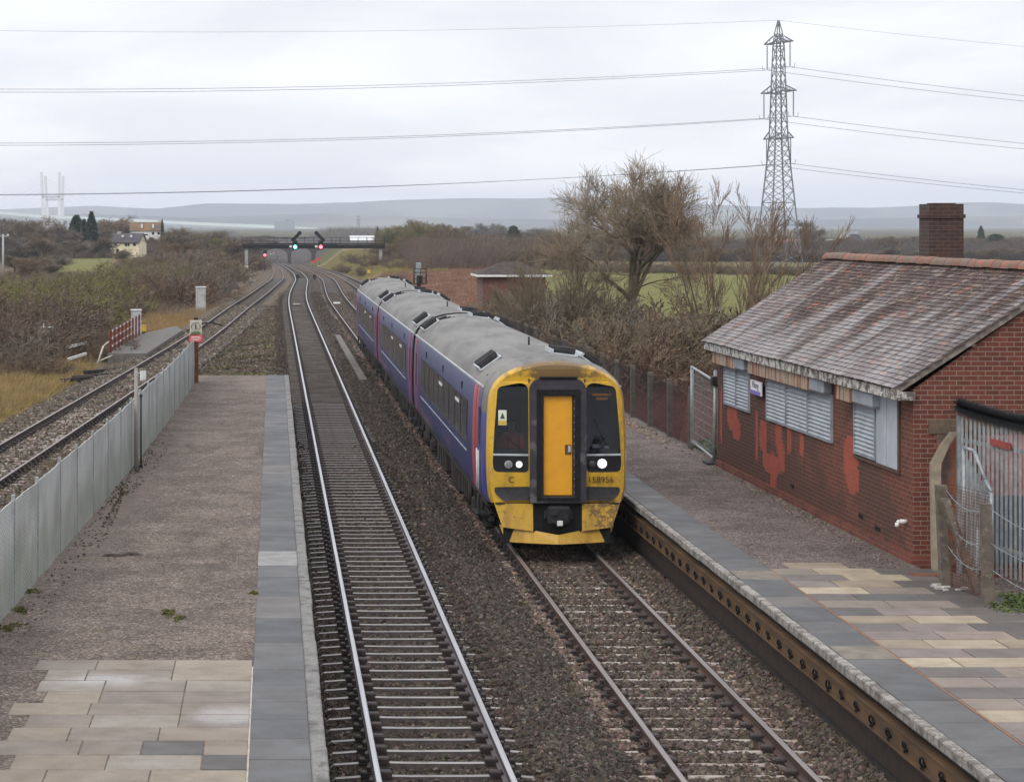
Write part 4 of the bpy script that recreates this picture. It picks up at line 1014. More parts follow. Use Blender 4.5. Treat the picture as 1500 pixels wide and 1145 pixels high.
# ---------------------------------------------------------------- the driver
def driver():
    root = thing('person', 'driver seated behind the left-hand windscreen of the train in an orange vest', 'person', (TX-.76, TY+1.0, 1.62))
    J = {}; V = []; E = []; Rr = []
    def v(n, p, r, par=None):
        J[n] = len(V); V.append(p); Rr.append(r)
        if par is not None: E.append((J[par], J[n]))
    v('pelvis', (0, .02, .06), .15); v('waist', (0, .02, .24), .13, 'pelvis'); v('chest', (0, 0, .46), .155, 'waist'); v('neck', (0, -.01, .62), .06, 'chest')
    v('jaw', (0, -.025, .70), .072, 'neck'); v('head', (0, -.02, .79), .098, 'jaw'); v('crown', (0, -.01, .87), .07, 'head')
    for s, n in ((-1, 'l'), (1, 'r')):
        v('sh'+n, (s*.18, 0, .53), .07, 'chest'); v('el'+n, (s*.24, -.10, .28), .048, 'sh'+n); v('wr'+n, (s*.16, -.36, .32), .03, 'el'+n); v('pa'+n, (s*.14, -.43, .33), .032, 'wr'+n)
        for k in range(5):
            a = (-.035+.0175*k)*1.1; L = (.055, .075, .08, .072, .05)[k]
            v(f'f{n}{k}', (s*.14+a, -.43-.03-L*.5, .325+.004*(k != 0)), .0095, 'pa'+n); v(f'g{n}{k}', (s*.14+a*1.1, -.43-.02-L, .30), .008, f'f{n}{k}')
        v('hip'+n, (s*.10, -.02, .03), .09, 'pelvis'); v('kn'+n, (s*.13, -.44, .05), .06, 'hip'+n); v('an'+n, (s*.13, -.46, -.36), .042, 'kn'+n); v('to'+n, (s*.13, -.62, -.42), .035, 'an'+n)
    me = bpy.data.meshes.new('body'); me.from_pydata(V, E, [])
    o = link_mesh('body', me, simple('skin_and_dark_clothes', (.32, .19, .14), (.28, .16, .12), 6, .6), root)
    sk = o.modifiers.new('s', 'SKIN'); sk.use_smooth_shade = True; o.modifiers.new('d', 'SUBSURF').render_levels = 1
    for d, r in zip(me.skin_vertices[0].data, Rr): d.radius = (r, r)
    me.skin_vertices[0].data[0].use_root = True
    mb = MB(); ring = lambda z, a, b, y=0: [(a*math.cos(t), y+b*math.sin(t), z) for t in [2*math.pi*k/16 for k in range(16)]]
    mb.loft([ring(.02, .19, .16, .01), ring(.2, .175, .15, .01), ring(.4, .2, .165), ring(.53, .2, .15), ring(.595, .11, .11), ring(.62, .075, .075, -.01)], 0, True, True)
    for s in (-1, 1): mb.tube((s*.17, 0, .53), (s*.245, -.10, .28), .085, .066, 12); mb.tube((s*.245, -.10, .28), (s*.165, -.34, .32), .064, .045, 12)
    mb.build('hi_vis_vest', simple('orange_fabric', (.50, .12, .05), (.4, .1, .05), 6, .8), root)
    mb = MB(); mb.ellipsoid((0, .015, .835), (.105, .11, .085), 16, 10); mb.build('hair', simple('dark_hair', (.03, .022, .018), (.05, .04, .03), 20), root)
    mb = MB()
    for s in (-1, 1): mb.ellipsoid((s*.036, -.112, .80), (.014, .008, .009), 8, 6); mb.ellipsoid((s*.104, -.015, .785), (.012, .022, .032), 8, 6)
    mb.ellipsoid((0, -.128, .765), (.014, .018, .025), 8, 6); mb.ellipsoid((0, -.108, .722), (.028, .008, .006), 8, 6); mb.build('face_features', simple('face_tone', (.26, .14, .11), (.2, .11, .09), 9), root)
driver()

# ---------------------------------------------------------------- left platform: mesh fence, posts, signs
m = Mat('galvanised_weave'); x, y, z = m.xyz()
h1 = ((z*15.+y*6.+(m.noise(2., 3)*.8)).frac()-.5).abs()*2.; h2 = ((y*9.-z*2.).frac()-.5).abs()*2.
r = m.orand(); f = m.noise(1.1, 7, .65)
c = m.mix(f.ss(.35, .68), (.53, .545, .535), (.36, .38, .365)); c = m.mix(h1.ss(.62, .95)*.45, c, (.20, .22, .215)); c = m.mix(h2.ss(.8, .98)*.3, c, (.6, .62, .61))
c = m.mix((z*-1.+(m.noise(.8, 6)-.5)*1.2).ss(-1.15, -.45)*.4, c, (.16, .19, .13))
m.bump(h1, .5, .01); MT['weave'] = m.set(c, .5, .25, .4)
fen = thing('mesh_fence', 'long pale grey woven steel fence along the back of the left-hand platform', 'fence', (-3.6, 32, PH))
yk = [22.0]
while yk[-1] < 80.2: yk.append(yk[-1]+rnd.uniform(2.35, 3.0))
yk[-1] = 80.4
hts = [1.5+rnd.uniform(-.02, .02) for _ in yk]
for k in range(len(yk)-1):
    a, b = yk[k], yk[k+1]; n = 14; mb = MB(); rows = []
    for (zf, wob) in ((.0, .3), (.33, 1.), (.66, 1.), (1., .4)):
        for off in (0, .018):
            pass
    fr = []; bk = []
    for j in range(5):
        for off, dst in ((0, fr), (.014, bk)):
            dst.append([(float(FX(y))+off+.009*math.sin(j*1.3+k*2.1+i*.5)*(.4 if i in (0, n) else 1)-.004*(i % 2), y, PH-.03+(hts[k]*(1-i/n)+hts[k+1]*i/n-.02+.004*math.sin(i*1.7+k))*j/4) for i, y in [(i, a+.02+(b-a-.04)*i/n) for i in range(n+1)]])
    mb.loft(fr, 0, False, False); mb.loft(bk, 0, False, False)
    mb.loft([fr[-1], bk[-1]], 0, False, False)
    pn = mb.build('panel', MT['weave'], fen, rel=fen.location, fix=False)
for k, y in enumerate(yk):
    mb = MB(); X = float(FX(y)); mb.bbox(X-.028, X+.028, y-.022, y+.022, PH-.2, PH+hts[k]+.03, .006); mb.build('post', MT['steel'], fen, rel=fen.location)

p = at(199.5, 688, 51.3); b = (p[0], 51.3, PH)
t = thing('sign_post', 'slim grey post with a small white and blue sign in front of the mesh fence', 'sign post', b)
mb = MB(); mb.tube((0, 0, -.1), (0, 0, 2.17), .045, .042, 12); mb.ellipsoid((0, 0, 2.17), (.05, .05, .02)); mb.build('post', simple('beige_grey_post', (.30, .28, .26), (.25, .23, .21), 3), t)
mb = MB(); mb.bbox(-.012, .012, .05, .19, 1.93, 2.13, .003); sg = mb.build('sign_board', MT['white'], t); sg.location = (.05, -.08, 0); sg.rotation_euler = (0, 0, R(-55))
mb = MB(); mb.box(-.016, -.012, .055, .185, 1.935, 1.965); s2 = mb.build('blue_band', simple('sign_blue', (.07, .09, .34), (.06, .08, .3)), sg)
mb = MB(); mb.box(-.016, -.012, .10, .14, 2.0, 2.09); mb.build('dark_symbol', MT['dsteel'], sg)
p = at(206.5, 680, 51.9); mb = MB(); mb.tube((p[0], 51.9, PH-.1), (p[0], 51.9, PH+1.55), .018, .018, 8); mb.ellipsoid((p[0], 51.9, PH+1.55), (.035, .035, .04)); mb.bbox(p[0]-.04, p[0]+.04, 51.86, 51.94, PH-.02, PH+.06, .01)
solo(mb, 'short_pole', MT['dsteel'], (p[0], 51.9, PH), 'short thin dark pole beside the sign post at the mesh fence', 'pole')
p = at(287, 560, 79.9); t = thing('warning_post', 'rusty brown post with a no-trespassing sign above a red board at the fence end', 'sign post', (p[0], 79.9, PH-.1))
mb = MB(); mb.bbox(-.085, .085, -.085, .085, -.1, 2.2, .012); mb.build('post', simple('rusty_brown_post', (.20, .09, .045), (.11, .055, .035), 4, .85, 0, .2), t)
mb = MB(); mb.bbox(-.20, .20, -.12, -.09, 1.72, 2.18, .01); sb = mb.build('sign_board', simple('grubby_white_sign', (.50, .49, .42), (.40, .40, .33), 8), t)
mb = MB(); c0 = (0, -.121, 1.97)
for k in range(20):
    a, b2 = 2*math.pi*k/20, 2*math.pi*(k+1)/20; mb.bar((c0[0]+.145*math.cos(a), c0[1]-.003, c0[2]+.145*math.sin(a)), (c0[0]+.145*math.cos(b2), c0[1]-.003, c0[2]+.145*math.sin(b2)), .03, .006)
mb.bar((-.10, -.125, 2.07), (.10, -.125, 1.87), .025, .006); mb.bar((0, -.1235, 1.88), (0, -.1235, 2.02), .05, .004); mb.bar((0, -.1235, 2.03), (0, -.1235, 2.07), .04, .004); mb.bar((-.05, -.1235, 1.87), (0, -.1235, 1.95), .03, .004)
mb.build('prohibition_symbol', simple('brown_ink', (.16, .07, .055), (.10, .06, .05), 9), sb)
mb = MB(); mb.box(-.16, .16, -.124, -.12, 1.735, 1.80); mb.build('green_band', simple('faded_green', (.12, .16, .08), (.1, .13, .07)), sb)
mb = MB(); mb.bbox(-.225, .225, -.125, -.09, 1.45, 1.68, .008); rb = mb.build('red_board', simple('faded_red_board', (.55, .10, .10), (.46, .09, .095), 5), t)
mb = MB()
for k, w in ((0, .30), (1, .34), (2, .22)): mb.box(-w/2, w/2, -.128, -.125, 1.62-.055*k, 1.64-.055*k)
mb.build('white_lines', MT['white'], rb)
mb = MB(); mb.bbox(-.07, .07, -.06, .06, 2.2, 2.27, .01); mb.build('cap', MT['dsteel'], t)

# ---------------------------------------------------------------- beside the left line
def cabinet(name, label, x, y, z, w, d, h, mt, cap=None, rz=0, capname='lid', group=None, plinth=.08):
    t = thing(name, label, 'cabinet', (x, y, z), rz, group)
    mb = MB(); mb.bbox(-w/2, w/2, -d/2, d/2, plinth, h, .012); mb.build('case', mt, t)
    mb = MB(); mb.box(-w/2-.03, w/2+.03, -d/2-.03, d/2+.03, -.25, plinth-.003); mb.build('plinth', MT['concrete'], t)
    mb = MB(); mb.bbox(-w/2+.05, w/2-.05, -d/2-.022, -d/2-.002, plinth+.08, h-.08, .006); dd = mb.build('door', mt, t)
    mb = MB(); mb.box(w/2-.13, w/2-.10, -d/2-.045, -d/2-.022, h*.5, h*.5+.12); mb.build('handle', MT['dsteel'], dd)
    mb = MB(); mb.bbox(-w/2-.03, w/2+.03, -d/2-.05, d/2+.03, h+.002, h+.07, .012); mb.build(capname, cap or mt, t)
    return t
g0 = -.35
cabinet('trackside_cabinet', 'tall pale grey trackside cabinet at the end of the red railing', at(199.5, 485, 139)[0], 139, g0+.0, .56, .5, 1.55, MT['cabinet'], MT['white'], .15)
cabinet('trackside_cabinet', 'white-topped cabinet half hidden in purple-brown scrub', at(294, 440, 187)[0], 187, g0-.1, .72, .5, 1.75, simple('stained_white_case', (.46, .46, .45), (.33, .33, .32), 3), MT['white'], .2)
cabinet('trackside_cabinet', 'small grey cabinet at the foot of the left gantry leg', at(369, 410, 285)[0], 285, float(prof(285))-.35, .85, .5, 1.25, MT['concrete'], MT['white'], .1)
t = cabinet('concrete_bunker', 'squat grey concrete box with a white finial sunk in dark brambles', at(64, 505, 119)[0], 119, g0-.2, .84, .7, 1.58, MT['concrete'], simple('pale_concrete_lid', (.40, .39, .37), (.3, .3, .28), 5), .35, plinth=.05)
mb = MB(); mb.tube((0, 0, 1.64), (0, 0, 1.74), .045, .03, 8); mb.ellipsoid((0, 0, 1.76), (.06, .06, .05)); mb.build('finial', MT['white'], t)
mb = MB(); x0 = at(210.5, 489, 137)[0]
t = thing('yellow_box', 'small yellow box on a short leg beside the tall trackside cabinet', 'box', (x0, 137, g0))
mb.bbox(-.14, .14, -.12, .12, .42, .74, .02); mb.build('case', MT['yellowp'], t)
mb = MB(); mb.bbox(-.06, .06, -.05, .05, -.1, .42, .01); mb.build('leg', MT['dsteel'], t); mb = MB(); mb.bbox(-.16, .16, -.14, .14, .742, .78, .01); mb.build('lid', MT['yellowp'], t)
# foot crossing deck and red railing
mb = MB(); A = [(-7.95, 114.5), (-6.1, 114.5), (-5.75, 127), (-5.35, 140), (-6.0, 146), (-7.35, 136), (-7.75, 125)]
mb.prism([(x, y) for x, y in A], 'z', -.5, .02); solo(mb, 'crossing_deck', simple('dark_grey_decking', (.15, .14, .13), (.105, .097, .09), 2.2, .8, 0, .3), (-7.0, 127, 0), 'flat dark grey deck between the red railing and the left-hand track', 'deck')
t = thing('red_railing', 'dark red post-and-rail railing along the flat grey deck', 'railing', (-7.75, 122, 0))
ya = [115.2+k*2.5 for k in range(9)]; xa = lambda y: -7.86+.012*(y-115)
for y in ya:
    mb = MB(); mb.bar((xa(y), y, -.3), (xa(y), y, 1.12), .10, .06); mb.build('post', MT['redpaint'], t, rel=t.location)
for z in (.35, .72, 1.08):
    mb = MB(); mb.bar((xa(ya[0]-.4)+.06, ya[0]-.4, z), (xa(ya[-1])+.06, ya[-1]+.3, z), .05, .09); ra = mb.build('rail', MT['redpaint'], t, rel=t.location)
    for y in ya:
        mb = MB(); mb.box(xa(y)+.087, xa(y)+.10, y-.5, y+.35, z-.03, z+.05); mb.build('white_flash', MT['white'], ra, rel=t.location)
t = thing('white_handrail', 'short sloping cream handrail at the near end of the flat grey deck', 'handrail', (-8.2, 113.5, -.3))
mb = MB(); mb.path([(-.15, -.3, -.1), (.10, 0, .72)], .045); mb.path([(-.15, -.3, .0), (.55, 1.2, .25)], .04); mb.path([(.10, 0, .72), (.3, .9, .9)], .035); mb.build('tube', simple('cream_paint', (.52, .50, .40), (.4, .38, .3), 6), t)
for k, (xa_, ya_, xb_, yb_) in enumerate(((97, 509, 126, 502), (100, 526, 126, 518))):
    Y = 118-6*k; a = at(xa_, ya_, Y); b = at(xb_, yb_, Y+4)
    t = thing('white_barrier_rail', ('upper' if k == 0 else 'lower')+' of the two low white rails in the brambles left of the deck', 'barrier rail', a, group='low white rails')
    mb = MB(); mb.bar(a, b, .09, .12); mb.build('rail', MT['white'], t, rel=a)
    mb = MB(); mb.bar((a[0], a[1], -.5), a, .09, .09); mb.bar((b[0], b[1], -.5), b, .09, .09); mb.build('post', MT['concrete'], t, rel=a)
for k, (x_, y_, L_) in enumerate(((108, 556, 2.0), (125, 548, 1.6), (90, 560, 1.4))):
    X, Y = onground(x_, y_, -.3); mb = MB(); mb.bar((X, Y, -.22), (X+L_*.9, Y+L_*1.1, -.2), .26, .16); solo(mb, 'old_sleeper', MT['uframe'], (X, Y, -.25), ('longest of the three dark timbers lying by the left line', 'middle dark timber lying by the left line', 'dark timber lying nearest the straw-coloured grass')[k], 'timber', 'loose timbers')
X, Y = onground(252, 478, -.2)
mb = MB(); mb.path([(-5.2, 141, -.15), (-4.6, 147, .12), (-3.9, 150, .05), (-3.2, 150, -.12)], .05); solo(mb, 'hose', MT['black'], (-4.4, 147, -.1), 'black hose lying across the ballast by the left track', 'hose')

# ---------------------------------------------------------------- right of the line: fences, gate, palisade
MT['oldpost'] = simple('lichened_concrete', (.145, .12, .095), (.085, .072, .06), 5, .9, 0, .4, 40, .3, c3=(.19, .18, .12), s3=7)
def cpost(label, x, y, z0, h, dx=0, dy=0, w=.12, group='concrete fence posts', cat='fence post', name='fence_post'):
    mb = MB(); mb.loft([[(x+dx*s+a*w/2*(1-.15*s), y+dy*s+b*w/2*(1-.15*s), z0+h*s) for a, b in ((-1,-1),(1,-1),(1,1),(-1,1))] for s in (0, .5, .97, 1)], 0, True, False)
    n = len(mb.v); mb.face([n-4, n-3, n-2, n-1]); o = solo(mb, name, MT['oldpost'], (x, y, z0), label, cat, group); return o
cf = thing('wire_fence', 'dark chain-link fence with concrete posts behind the far part of the right-hand platform', 'fence', (9.85, 75, PH))
yy = [56.4+3.05*k for k in range(17)]
for y in yy:
    mb = MB(); h = 1.42+rnd.uniform(-.04, .04); mb.bbox(9.85-.065, 9.85+.065, y-.065, y+.065, PH-.3, PH+h, .012); mb.build('post', simple('dark_concrete_post', (.13, .115, .10), (.09, .08, .07), 6, .9), cf, rel=cf.location)
mb = MB(); L = yy[-1]-yy[0]; sp = .16; Hh = 1.3
k = 0
while k*sp < L:
    y = yy[0]+k*sp
    for sg_ in (-1, 1):
        y2 = y+sg_*Hh; z1, z2 = PH+.03, PH+.03+Hh
        if yy[0] < y2 < yy[-1]: mb.bar((9.80, y, z1), (9.80, y2, z2), .005, .005)
    k += 1
mb.build('chain_link', MT['dsteel'], cf, rel=cf.location, fix=False)
mb = MB()
for z in (PH+.05, PH+.7, PH+1.34): mb.bar((9.80, yy[0]-.1, z), (9.80, yy[-1], z), .008, .008)
mb.build('wire', MT['dsteel'], cf, rel=cf.location)
gt = thing('tube_gate', 'open galvanised tube gate frame at the far corner of the brick building', 'gate', (9.82, 54.2, PH))
ga, gb = (9.80, 56.0), (9.72, 52.75)
mb = MB(); mb.path([(ga[0], ga[1], PH-.0), (ga[0], ga[1], PH+1.95)], .038, 8); mb.path([(gb[0], gb[1], PH-.0), (gb[0]+.03, gb[1], PH+2.05)], .038, 8); mb.path([(ga[0], ga[1], PH+1.93), (gb[0]+.03, gb[1], PH+1.80)], .032, 8); mb.path([(ga[0], ga[1], PH+.20), (gb[0], gb[1], PH+.10)], .032, 8); mb.path([(gb[0]+.1, gb[1]+.02, PH-.0), (gb[0]+.1, gb[1]+.02, PH+1.9)], .03, 8); mb.build('frame', MT['steel'], gt, rel=gt.location)
mb = MB(); mb.bbox(gb[0]-.06, gb[0]+.22, gb[1]-.12, gb[1]+.12, PH+1.72, PH+1.92, .02); mb.build('latch', MT['dsteel'], gt, rel=gt.location)
mb = MB(); mb.bbox(gb[0]-.2, gb[0]+.3, gb[1]-.3, gb[1]+.3, PH-.03, PH+.04, .01); mb.build('foot', MT['dsteel'], gt, rel=gt.location)
mb = MB()
for k in range(31):
    y = gb[1]+.05+(ga[1]-gb[1]-.1)*k/30; mb.bar((9.76, y, PH+.15), (9.80, y, PH+1.82), .006, .006)
for k in range(9): mb.bar((9.75, gb[1], PH+.2+.19*k), (9.80, ga[1], PH+.25+.19*k), .006, .006)
mb.build('mesh', MT['steel'], gt, rel=gt.location)
# palisade fence next to the gable
pf = thing('palisade_fence', 'tall steel palisade fence panel standing off the near gable of the building', 'fence', (10.7, 35.8, PH))
P0 = Vector((10.56, 36.75, PH)); P1 = Vector((10.93, 34.65, PH)); D = (P1-P0); n = 15; L = D.length; u = D.normalized(); w = Vector((u.y, -u.x, 0))
if w.x > 0: w = -w
for k in range(n):
    c = P0 + D*(k+.5)/n; h = 2.33 + .03*math.sin(k*.8); a = u*.036; b = w*.02; mb = MB(); pts = []
    for z in (.06, h-.12): pts.append([c-a+Vector((0,0,z)), c-a*.35+b+Vector((0,0,z)), c+a*.35+b+Vector((0,0,z)), c+a+Vector((0,0,z)), c+a*.3+b*.7+Vector((0,0,z)), c-a*.3+b*.7+Vector((0,0,z))])
    mb.loft(pts, 0, True, False); t_ = pts[-1]; top = c+b*.6+Vector((0, 0, h)); bse = len(mb.v); mb.v += [tuple(q) for q in t_]+[tuple(top)]
    for i in range(6): mb.face([bse+i, bse+(i+1) % 6, bse+6])
    mb.build('pale', MT['steel'], pf, rel=pf.location)
for z in (.45, 1.95):
    mb = MB(); mb.bar(P0-w*.03+Vector((0,0,z)), P1-w*.03+Vector((0,0,z)), .045, .06); mb.build('rail', MT['steel'], pf, rel=pf.location)
for q in (P0-u*.06, P1+u*.05):
    mb = MB(); mb.bar(q-w*.02+Vector((0,0,-.2)), q-w*.02+Vector((0,0,2.32)), .09, .07); mb.build('post', MT['steel'], pf, rel=pf.location)
mb = MB(); q0 = P0+D*.50+w*.04; q1 = P0+D*.80+w*.04; mb.bar(q0+Vector((0,0,2.02)), q1+Vector((0,0,2.0)), .02, .10); mb.build('red_notice', simple('faded_red_notice', (.30, .07, .06), (.2, .06, .055), 8), pf, rel=pf.location)
# spiky black roll on top
mb = MB(); r2 = random.Random(4)
for k in range(11000):
    s = r2.random(); c = P0+D*(s*1.14-.03)+Vector((0, 0, 2.38+.10*(1-s)**2.2-.02*s)); th = r2.uniform(0, 6.28); ph = r2.uniform(-.6, .6)
    d = (Vector((math.cos(ph)*w.x*math.cos(th), math.cos(ph)*w.y*math.cos(th), math.sin(th)*math.cos(ph))) + u*math.sin(ph)); l = r2.uniform(.08, .19); e = u*.009
    b = len(mb.v); mb.v += [tuple(c-e), tuple(c+e), tuple(c+d*l)]; mb.face([b, b+1, b+2])
mb.build('bristle_roll', simple('grey_black_bristle', (.028, .03, .033), (.06, .063, .068), 30, .8), pf, rel=pf.location, fix=False)
# second leaf with the bent tube
gl2 = thing('narrow_gate', 'narrow steel gate leaf with a bent tube frame between building and palisade fence', 'gate', (10.4, 36.3, PH))
q0 = Vector((10.33, 35.75, PH)); q1 = Vector((10.50, 34.95, PH))
mb = MB(); mb.path([q0+Vector((0,0,.05)), q0+Vector((0,0,1.93)), q0*.62+q1*.38+Vector((0,0,1.90)), q0*.2+q1*.8+Vector((0,0,1.50)), q1+Vector((0,0,1.35)), q1+Vector((0,0,.05))], .03, 8); mb.bar(q0+Vector((0,0,.35)), q1+Vector((0,0,.35)), .04, .04); mb.bar(q0+Vector((0,0,1.0)), q1+Vector((0,0,1.0)), .04, .04); mb.build('frame', MT['steel'], gl2, rel=gl2.location)
mb = MB()
for k in range(1, 6): c = q0.lerp(q1, k/6); mb.bar(c+Vector((0,0,.1)), c+Vector((0,0,1.85-k*.09)), .03, .02)
mb.build('bar', MT['steel'], gl2, rel=gl2.location)
# cranked concrete post leaning on the gable, and the row of old fence posts
mb = MB(); pr = lambda x, y, z, a=.075, b=.06: [(x-a, y-b, z), (x+a, y-b, z), (x+a, y+b, z), (x-a, y+b, z)]
mb.loft([pr(10.16, 36.6, PH-.05), pr(10.20, 36.85, PH+1.45), pr(10.215, 36.88, PH+1.58), pr(10.36, 36.9, PH+1.86, .06), pr(10.50, 36.9, PH+2.06, .05)], 0, True, False); b_ = len(mb.v); mb.face([b_-4, b_-3, b_-2, b_-1])
solo(mb, 'cranked_post', simple('buff_concrete', (.30, .255, .19), (.21, .18, .135), 4, .85, 0, .3), (10.2, 36.6, PH), 'tall buff concrete post with a cranked top leaning on the brick gable', 'concrete post')
cpost('stout concrete post with a square head, leftmost before the palisade fence', 9.83, 34.9, PH-.1, 1.55, -.06, .1, .17)
cpost('thin leaning concrete strut sloping down from the square-headed post', 10.12, 34.2, PH-.1, 1.38, -.36, .55, .13, None, 'strut', 'concrete_strut')
cpost('lichen-spotted concrete post standing alone in the ivy at the right edge', 9.93, 33.2, PH-.1, 1.48, -.02, .05, .15)
mb = MB(); mb.tube((10.0, 34.0, PH-.1), (10.03, 34.05, PH+.95), .02, .02); solo(mb, 'steel_stake', MT['steel'], (10.0, 34.0, PH), 'thin grey steel stake among the leaning concrete posts', 'stake')
t = thing('barbed_wire', 'strands of sagging barbed wire strung between the old concrete posts', 'wire', (9.9, 34, PH+1))
for z0, z1, z2 in ((1.38, 1.33, 1.05), (.95, .85, .7), (.6, .5, .25)):
    mb = MB(); A = Vector((9.83, 34.9, PH+z0)); B = Vector((9.93, 33.2, PH+z1)); C = Vector((10.9, 31.4, PH+z2)); pts = []
    for P_, Q_ in ((A, B), (B, C)):
        for k in range(9): q = P_.lerp(Q_, k/8); q.z -= .16*4*(k/8)*(1-k/8); pts.append(q)
    mb.path(pts, .006, 4)
    for q in pts[::1]: mb.bar(q-Vector((.02, 0, .03)), q+Vector((.02, 0, .03)), .006, .006)
    mb.build('strand', MT['steel'], t, rel=t.location)
mb = MB(); r2 = random.Random(3)
for k in range(34):
    z = PH + k*.045
    for i in range(2): mb.bar((9.86-.03*(k/34), 34.85, z), (9.98, 33.3, z+.02), .005, .005)
for k in range(26): s = k/25; mb.bar((9.86+.12*s, 34.85-1.55*s, PH), (9.83+.12*s, 34.85-1.55*s, PH+1.45), .005, .005)
solo(mb, 'rusty_netting', MT['rust'], (9.9, 34, PH), 'rusty wire netting hung between the old concrete posts', 'netting')
mb = MB(); mb.box(9.55, 10.0, 35.75, 36.05, .895, .915); solo(mb, 'drain_cover', MT['rust'], (9.8, 35.9, .9), 'rust-brown metal cover set in the ground near the building corner', 'drain cover')
t = thing('brick_pier', 'dark brick pier with a timber panel at the right edge, past the palisade fence', 'pier', (11.15, 34.3, PH))
mb = MB(); mb.box(10.985, 11.6, 34.15, 34.55, PH-.1, PH+1.5); mb.build('brickwork', brick_mat('brown_pier_brick', 'x', (.10, .055, .04), (.075, .045, .035), (.16, .13, .11)), t, rel=t.location)
mb = MB(); mb.bbox(10.98, 11.5, 34.2, 34.5, PH+1.502, PH+2.25, .02); mb.build('grey_box', MT['cabinet'], t, rel=t.location)
m_rub = simple('pale_rubble', (.45, .43, .4), (.3, .28, .26), 9)
mb = MB(); r2 = random.Random(8)
for k in range(9): x_, y_ = 9.72+r2.uniform(-.15, .25), 34.75+r2.uniform(-.4, .2); s = r2.uniform(.03, .07); mb.bbox(x_-s, x_+s, y_-s*.8, y_+s*.8, .9, .9+s*.8, s*.2)
tag(mb.build('rubble', m_rub), 'pale bits of rubble at the foot of the old concrete posts', 'rubble', kind='stuff')
# ---------------------------------------------------------------- leafless trees and bushes
def seg_mesh(name, segs, n=3, flat=False):
    A = np.array(segs, float); P, Q, r0, r1 = A[:, 0:3], A[:, 3:6], A[:, 6], A[:, 7]
    d = Q-P; L = np.linalg.norm(d, axis=1)[:, None]; d = d/np.maximum(L, 1e-6)
    up = np.where(np.abs(d[:, 2:3]) < .9, np.array([[0, 0, 1.]]), np.array([[0, 1., 0]]))
    a = np.cross(d, up); a /= np.linalg.norm(a, axis=1)[:, None]; b = np.cross(a, d)
    th = 2*np.pi*np.arange(n)/n
    c, s = np.cos(th)[None, :, None], np.sin(th)[None, :, None]
    ring = a[:, None]*c + b[:, None]*s
    V = np.concatenate([P[:, None]+ring*r0[:, None, None], Q[:, None]+ring*r1[:, None, None]], 1)
    i = np.arange(n); j = (i+1) % n
    q = np.stack([i, j, j+n, i+n], -1)
    Fq = (q[None]+(np.arange(len(A))*2*n)[:, None, None]).reshape(-1, 4)
    return np_mesh(name, V.reshape(-1, 3), Fq, n > 3)

def rot_about(d, ang, r):
    """tilt unit vector d by ang in a random direction"""
    while True:
        t = np.array([r.gauss(0, 1) for _ in range(3)]); p = t - d*(t@d); n = np.linalg.norm(p)
        if n > 1e-3: break
    p /= n; v = d*math.cos(ang)+p*math.sin(ang); return v/np.linalg.norm(v)

def grow(r, segs, p, d, L, rad, lev, P):
    """P: dict(levels, kids, ang, shrink, wob, trop, rmin, thick list)"""
    nseg = 5 if lev <= 1 else (4 if lev == 2 else 3)
    step = L/nseg; end = rad*P.get('taper', .45)
    for k in range(nseg):
        d = rot_about(d, r.gauss(0, P['wob'])*(1 if lev else .5), r); d[2] += P['trop']*(.5+.5*k/nseg); d /= np.linalg.norm(d)
        q = p + d*step; ra = rad+(end-rad)*k/nseg; rb = rad+(end-rad)*(k+1)/nseg
        segs.append((*p, *q, max(ra, P['rmin']), max(rb, P['rmin']), lev))
        f = (k+1)/nseg
        if lev < P['levels'] and f > (P['clear'] if lev == 0 else .25):
            nk = P['kids'][min(lev, len(P['kids'])-1)]
            for _ in range(int(nk+r.random())):
                grow(r, segs, p+d*step*r.random() if lev else q, rot_about(d, P['ang']*r.uniform(.6, 1.4), r), (P['lens'][lev+1]*r.uniform(.6, 1.15) if 'lens' in P else L*P['shrink']*r.uniform(.6, 1.15))*(1-.35*f*(lev > 0)), max(rb*r.uniform(.5, .75), P['rmin']), lev+1, P)
        p = q

def split(name, segs, cut, tm, cm, parent=None):
    t = [s[:8] for s in segs if s[8] <= cut]; c = [s[:8] for s in segs if s[8] > cut]
    link_mesh('trunk', seg_mesh('trunk', t, 7), tm, parent); link_mesh('crown', seg_mesh('crown', c, 3), cm, parent)

def make_tree(name, seed, h, P, tm, cm, label, cat, group, loc, cut=1, stems=1, lean=0., base=.0, tr=None):
    r = random.Random(seed); segs = []; root = thing(name, label, cat, loc, 0, group)
    for k in range(stems):
        a = 6.28*k/stems+r.uniform(-.5, .5); ln = lean*r.uniform(.3, 1.2)
        d = np.array([math.sin(ln)*math.cos(a), math.sin(ln)*math.sin(a), math.cos(ln)])
        grow(r, segs, np.array([base*math.cos(a)*r.random(), base*math.sin(a)*r.random(), -.15]), d, h*r.uniform(.85, 1.1), (tr or h*.03)*(1 if stems == 1 else .7), 0, P)
    if P.get('extra'):                                  # fine upswept twigs along the outer branches
        r3 = random.Random(seed+1000)
        for sg in [q for q in segs if q[8] >= P.get('from', 3)]:
            a_ = np.array(sg[0:3]); b_ = np.array(sg[3:6]); d_ = b_-a_; d_ /= np.linalg.norm(d_)
            for _ in range(int(P['extra']+r3.random())):
                q = a_+(b_-a_)*r3.random(); e_ = rot_about(d_, r3.uniform(.3, .8), r3); l_ = r3.uniform(.3, .75)
                for _k in (0, 1):
                    e_[2] += .18; e_ /= np.linalg.norm(e_); n_ = q+e_*l_/2; segs.append((*q, *n_, P['rmin']*.9, P['rmin']*.75, 9)); q = n_
    split(name, segs, cut, tm, cm, root); return root, len(segs)

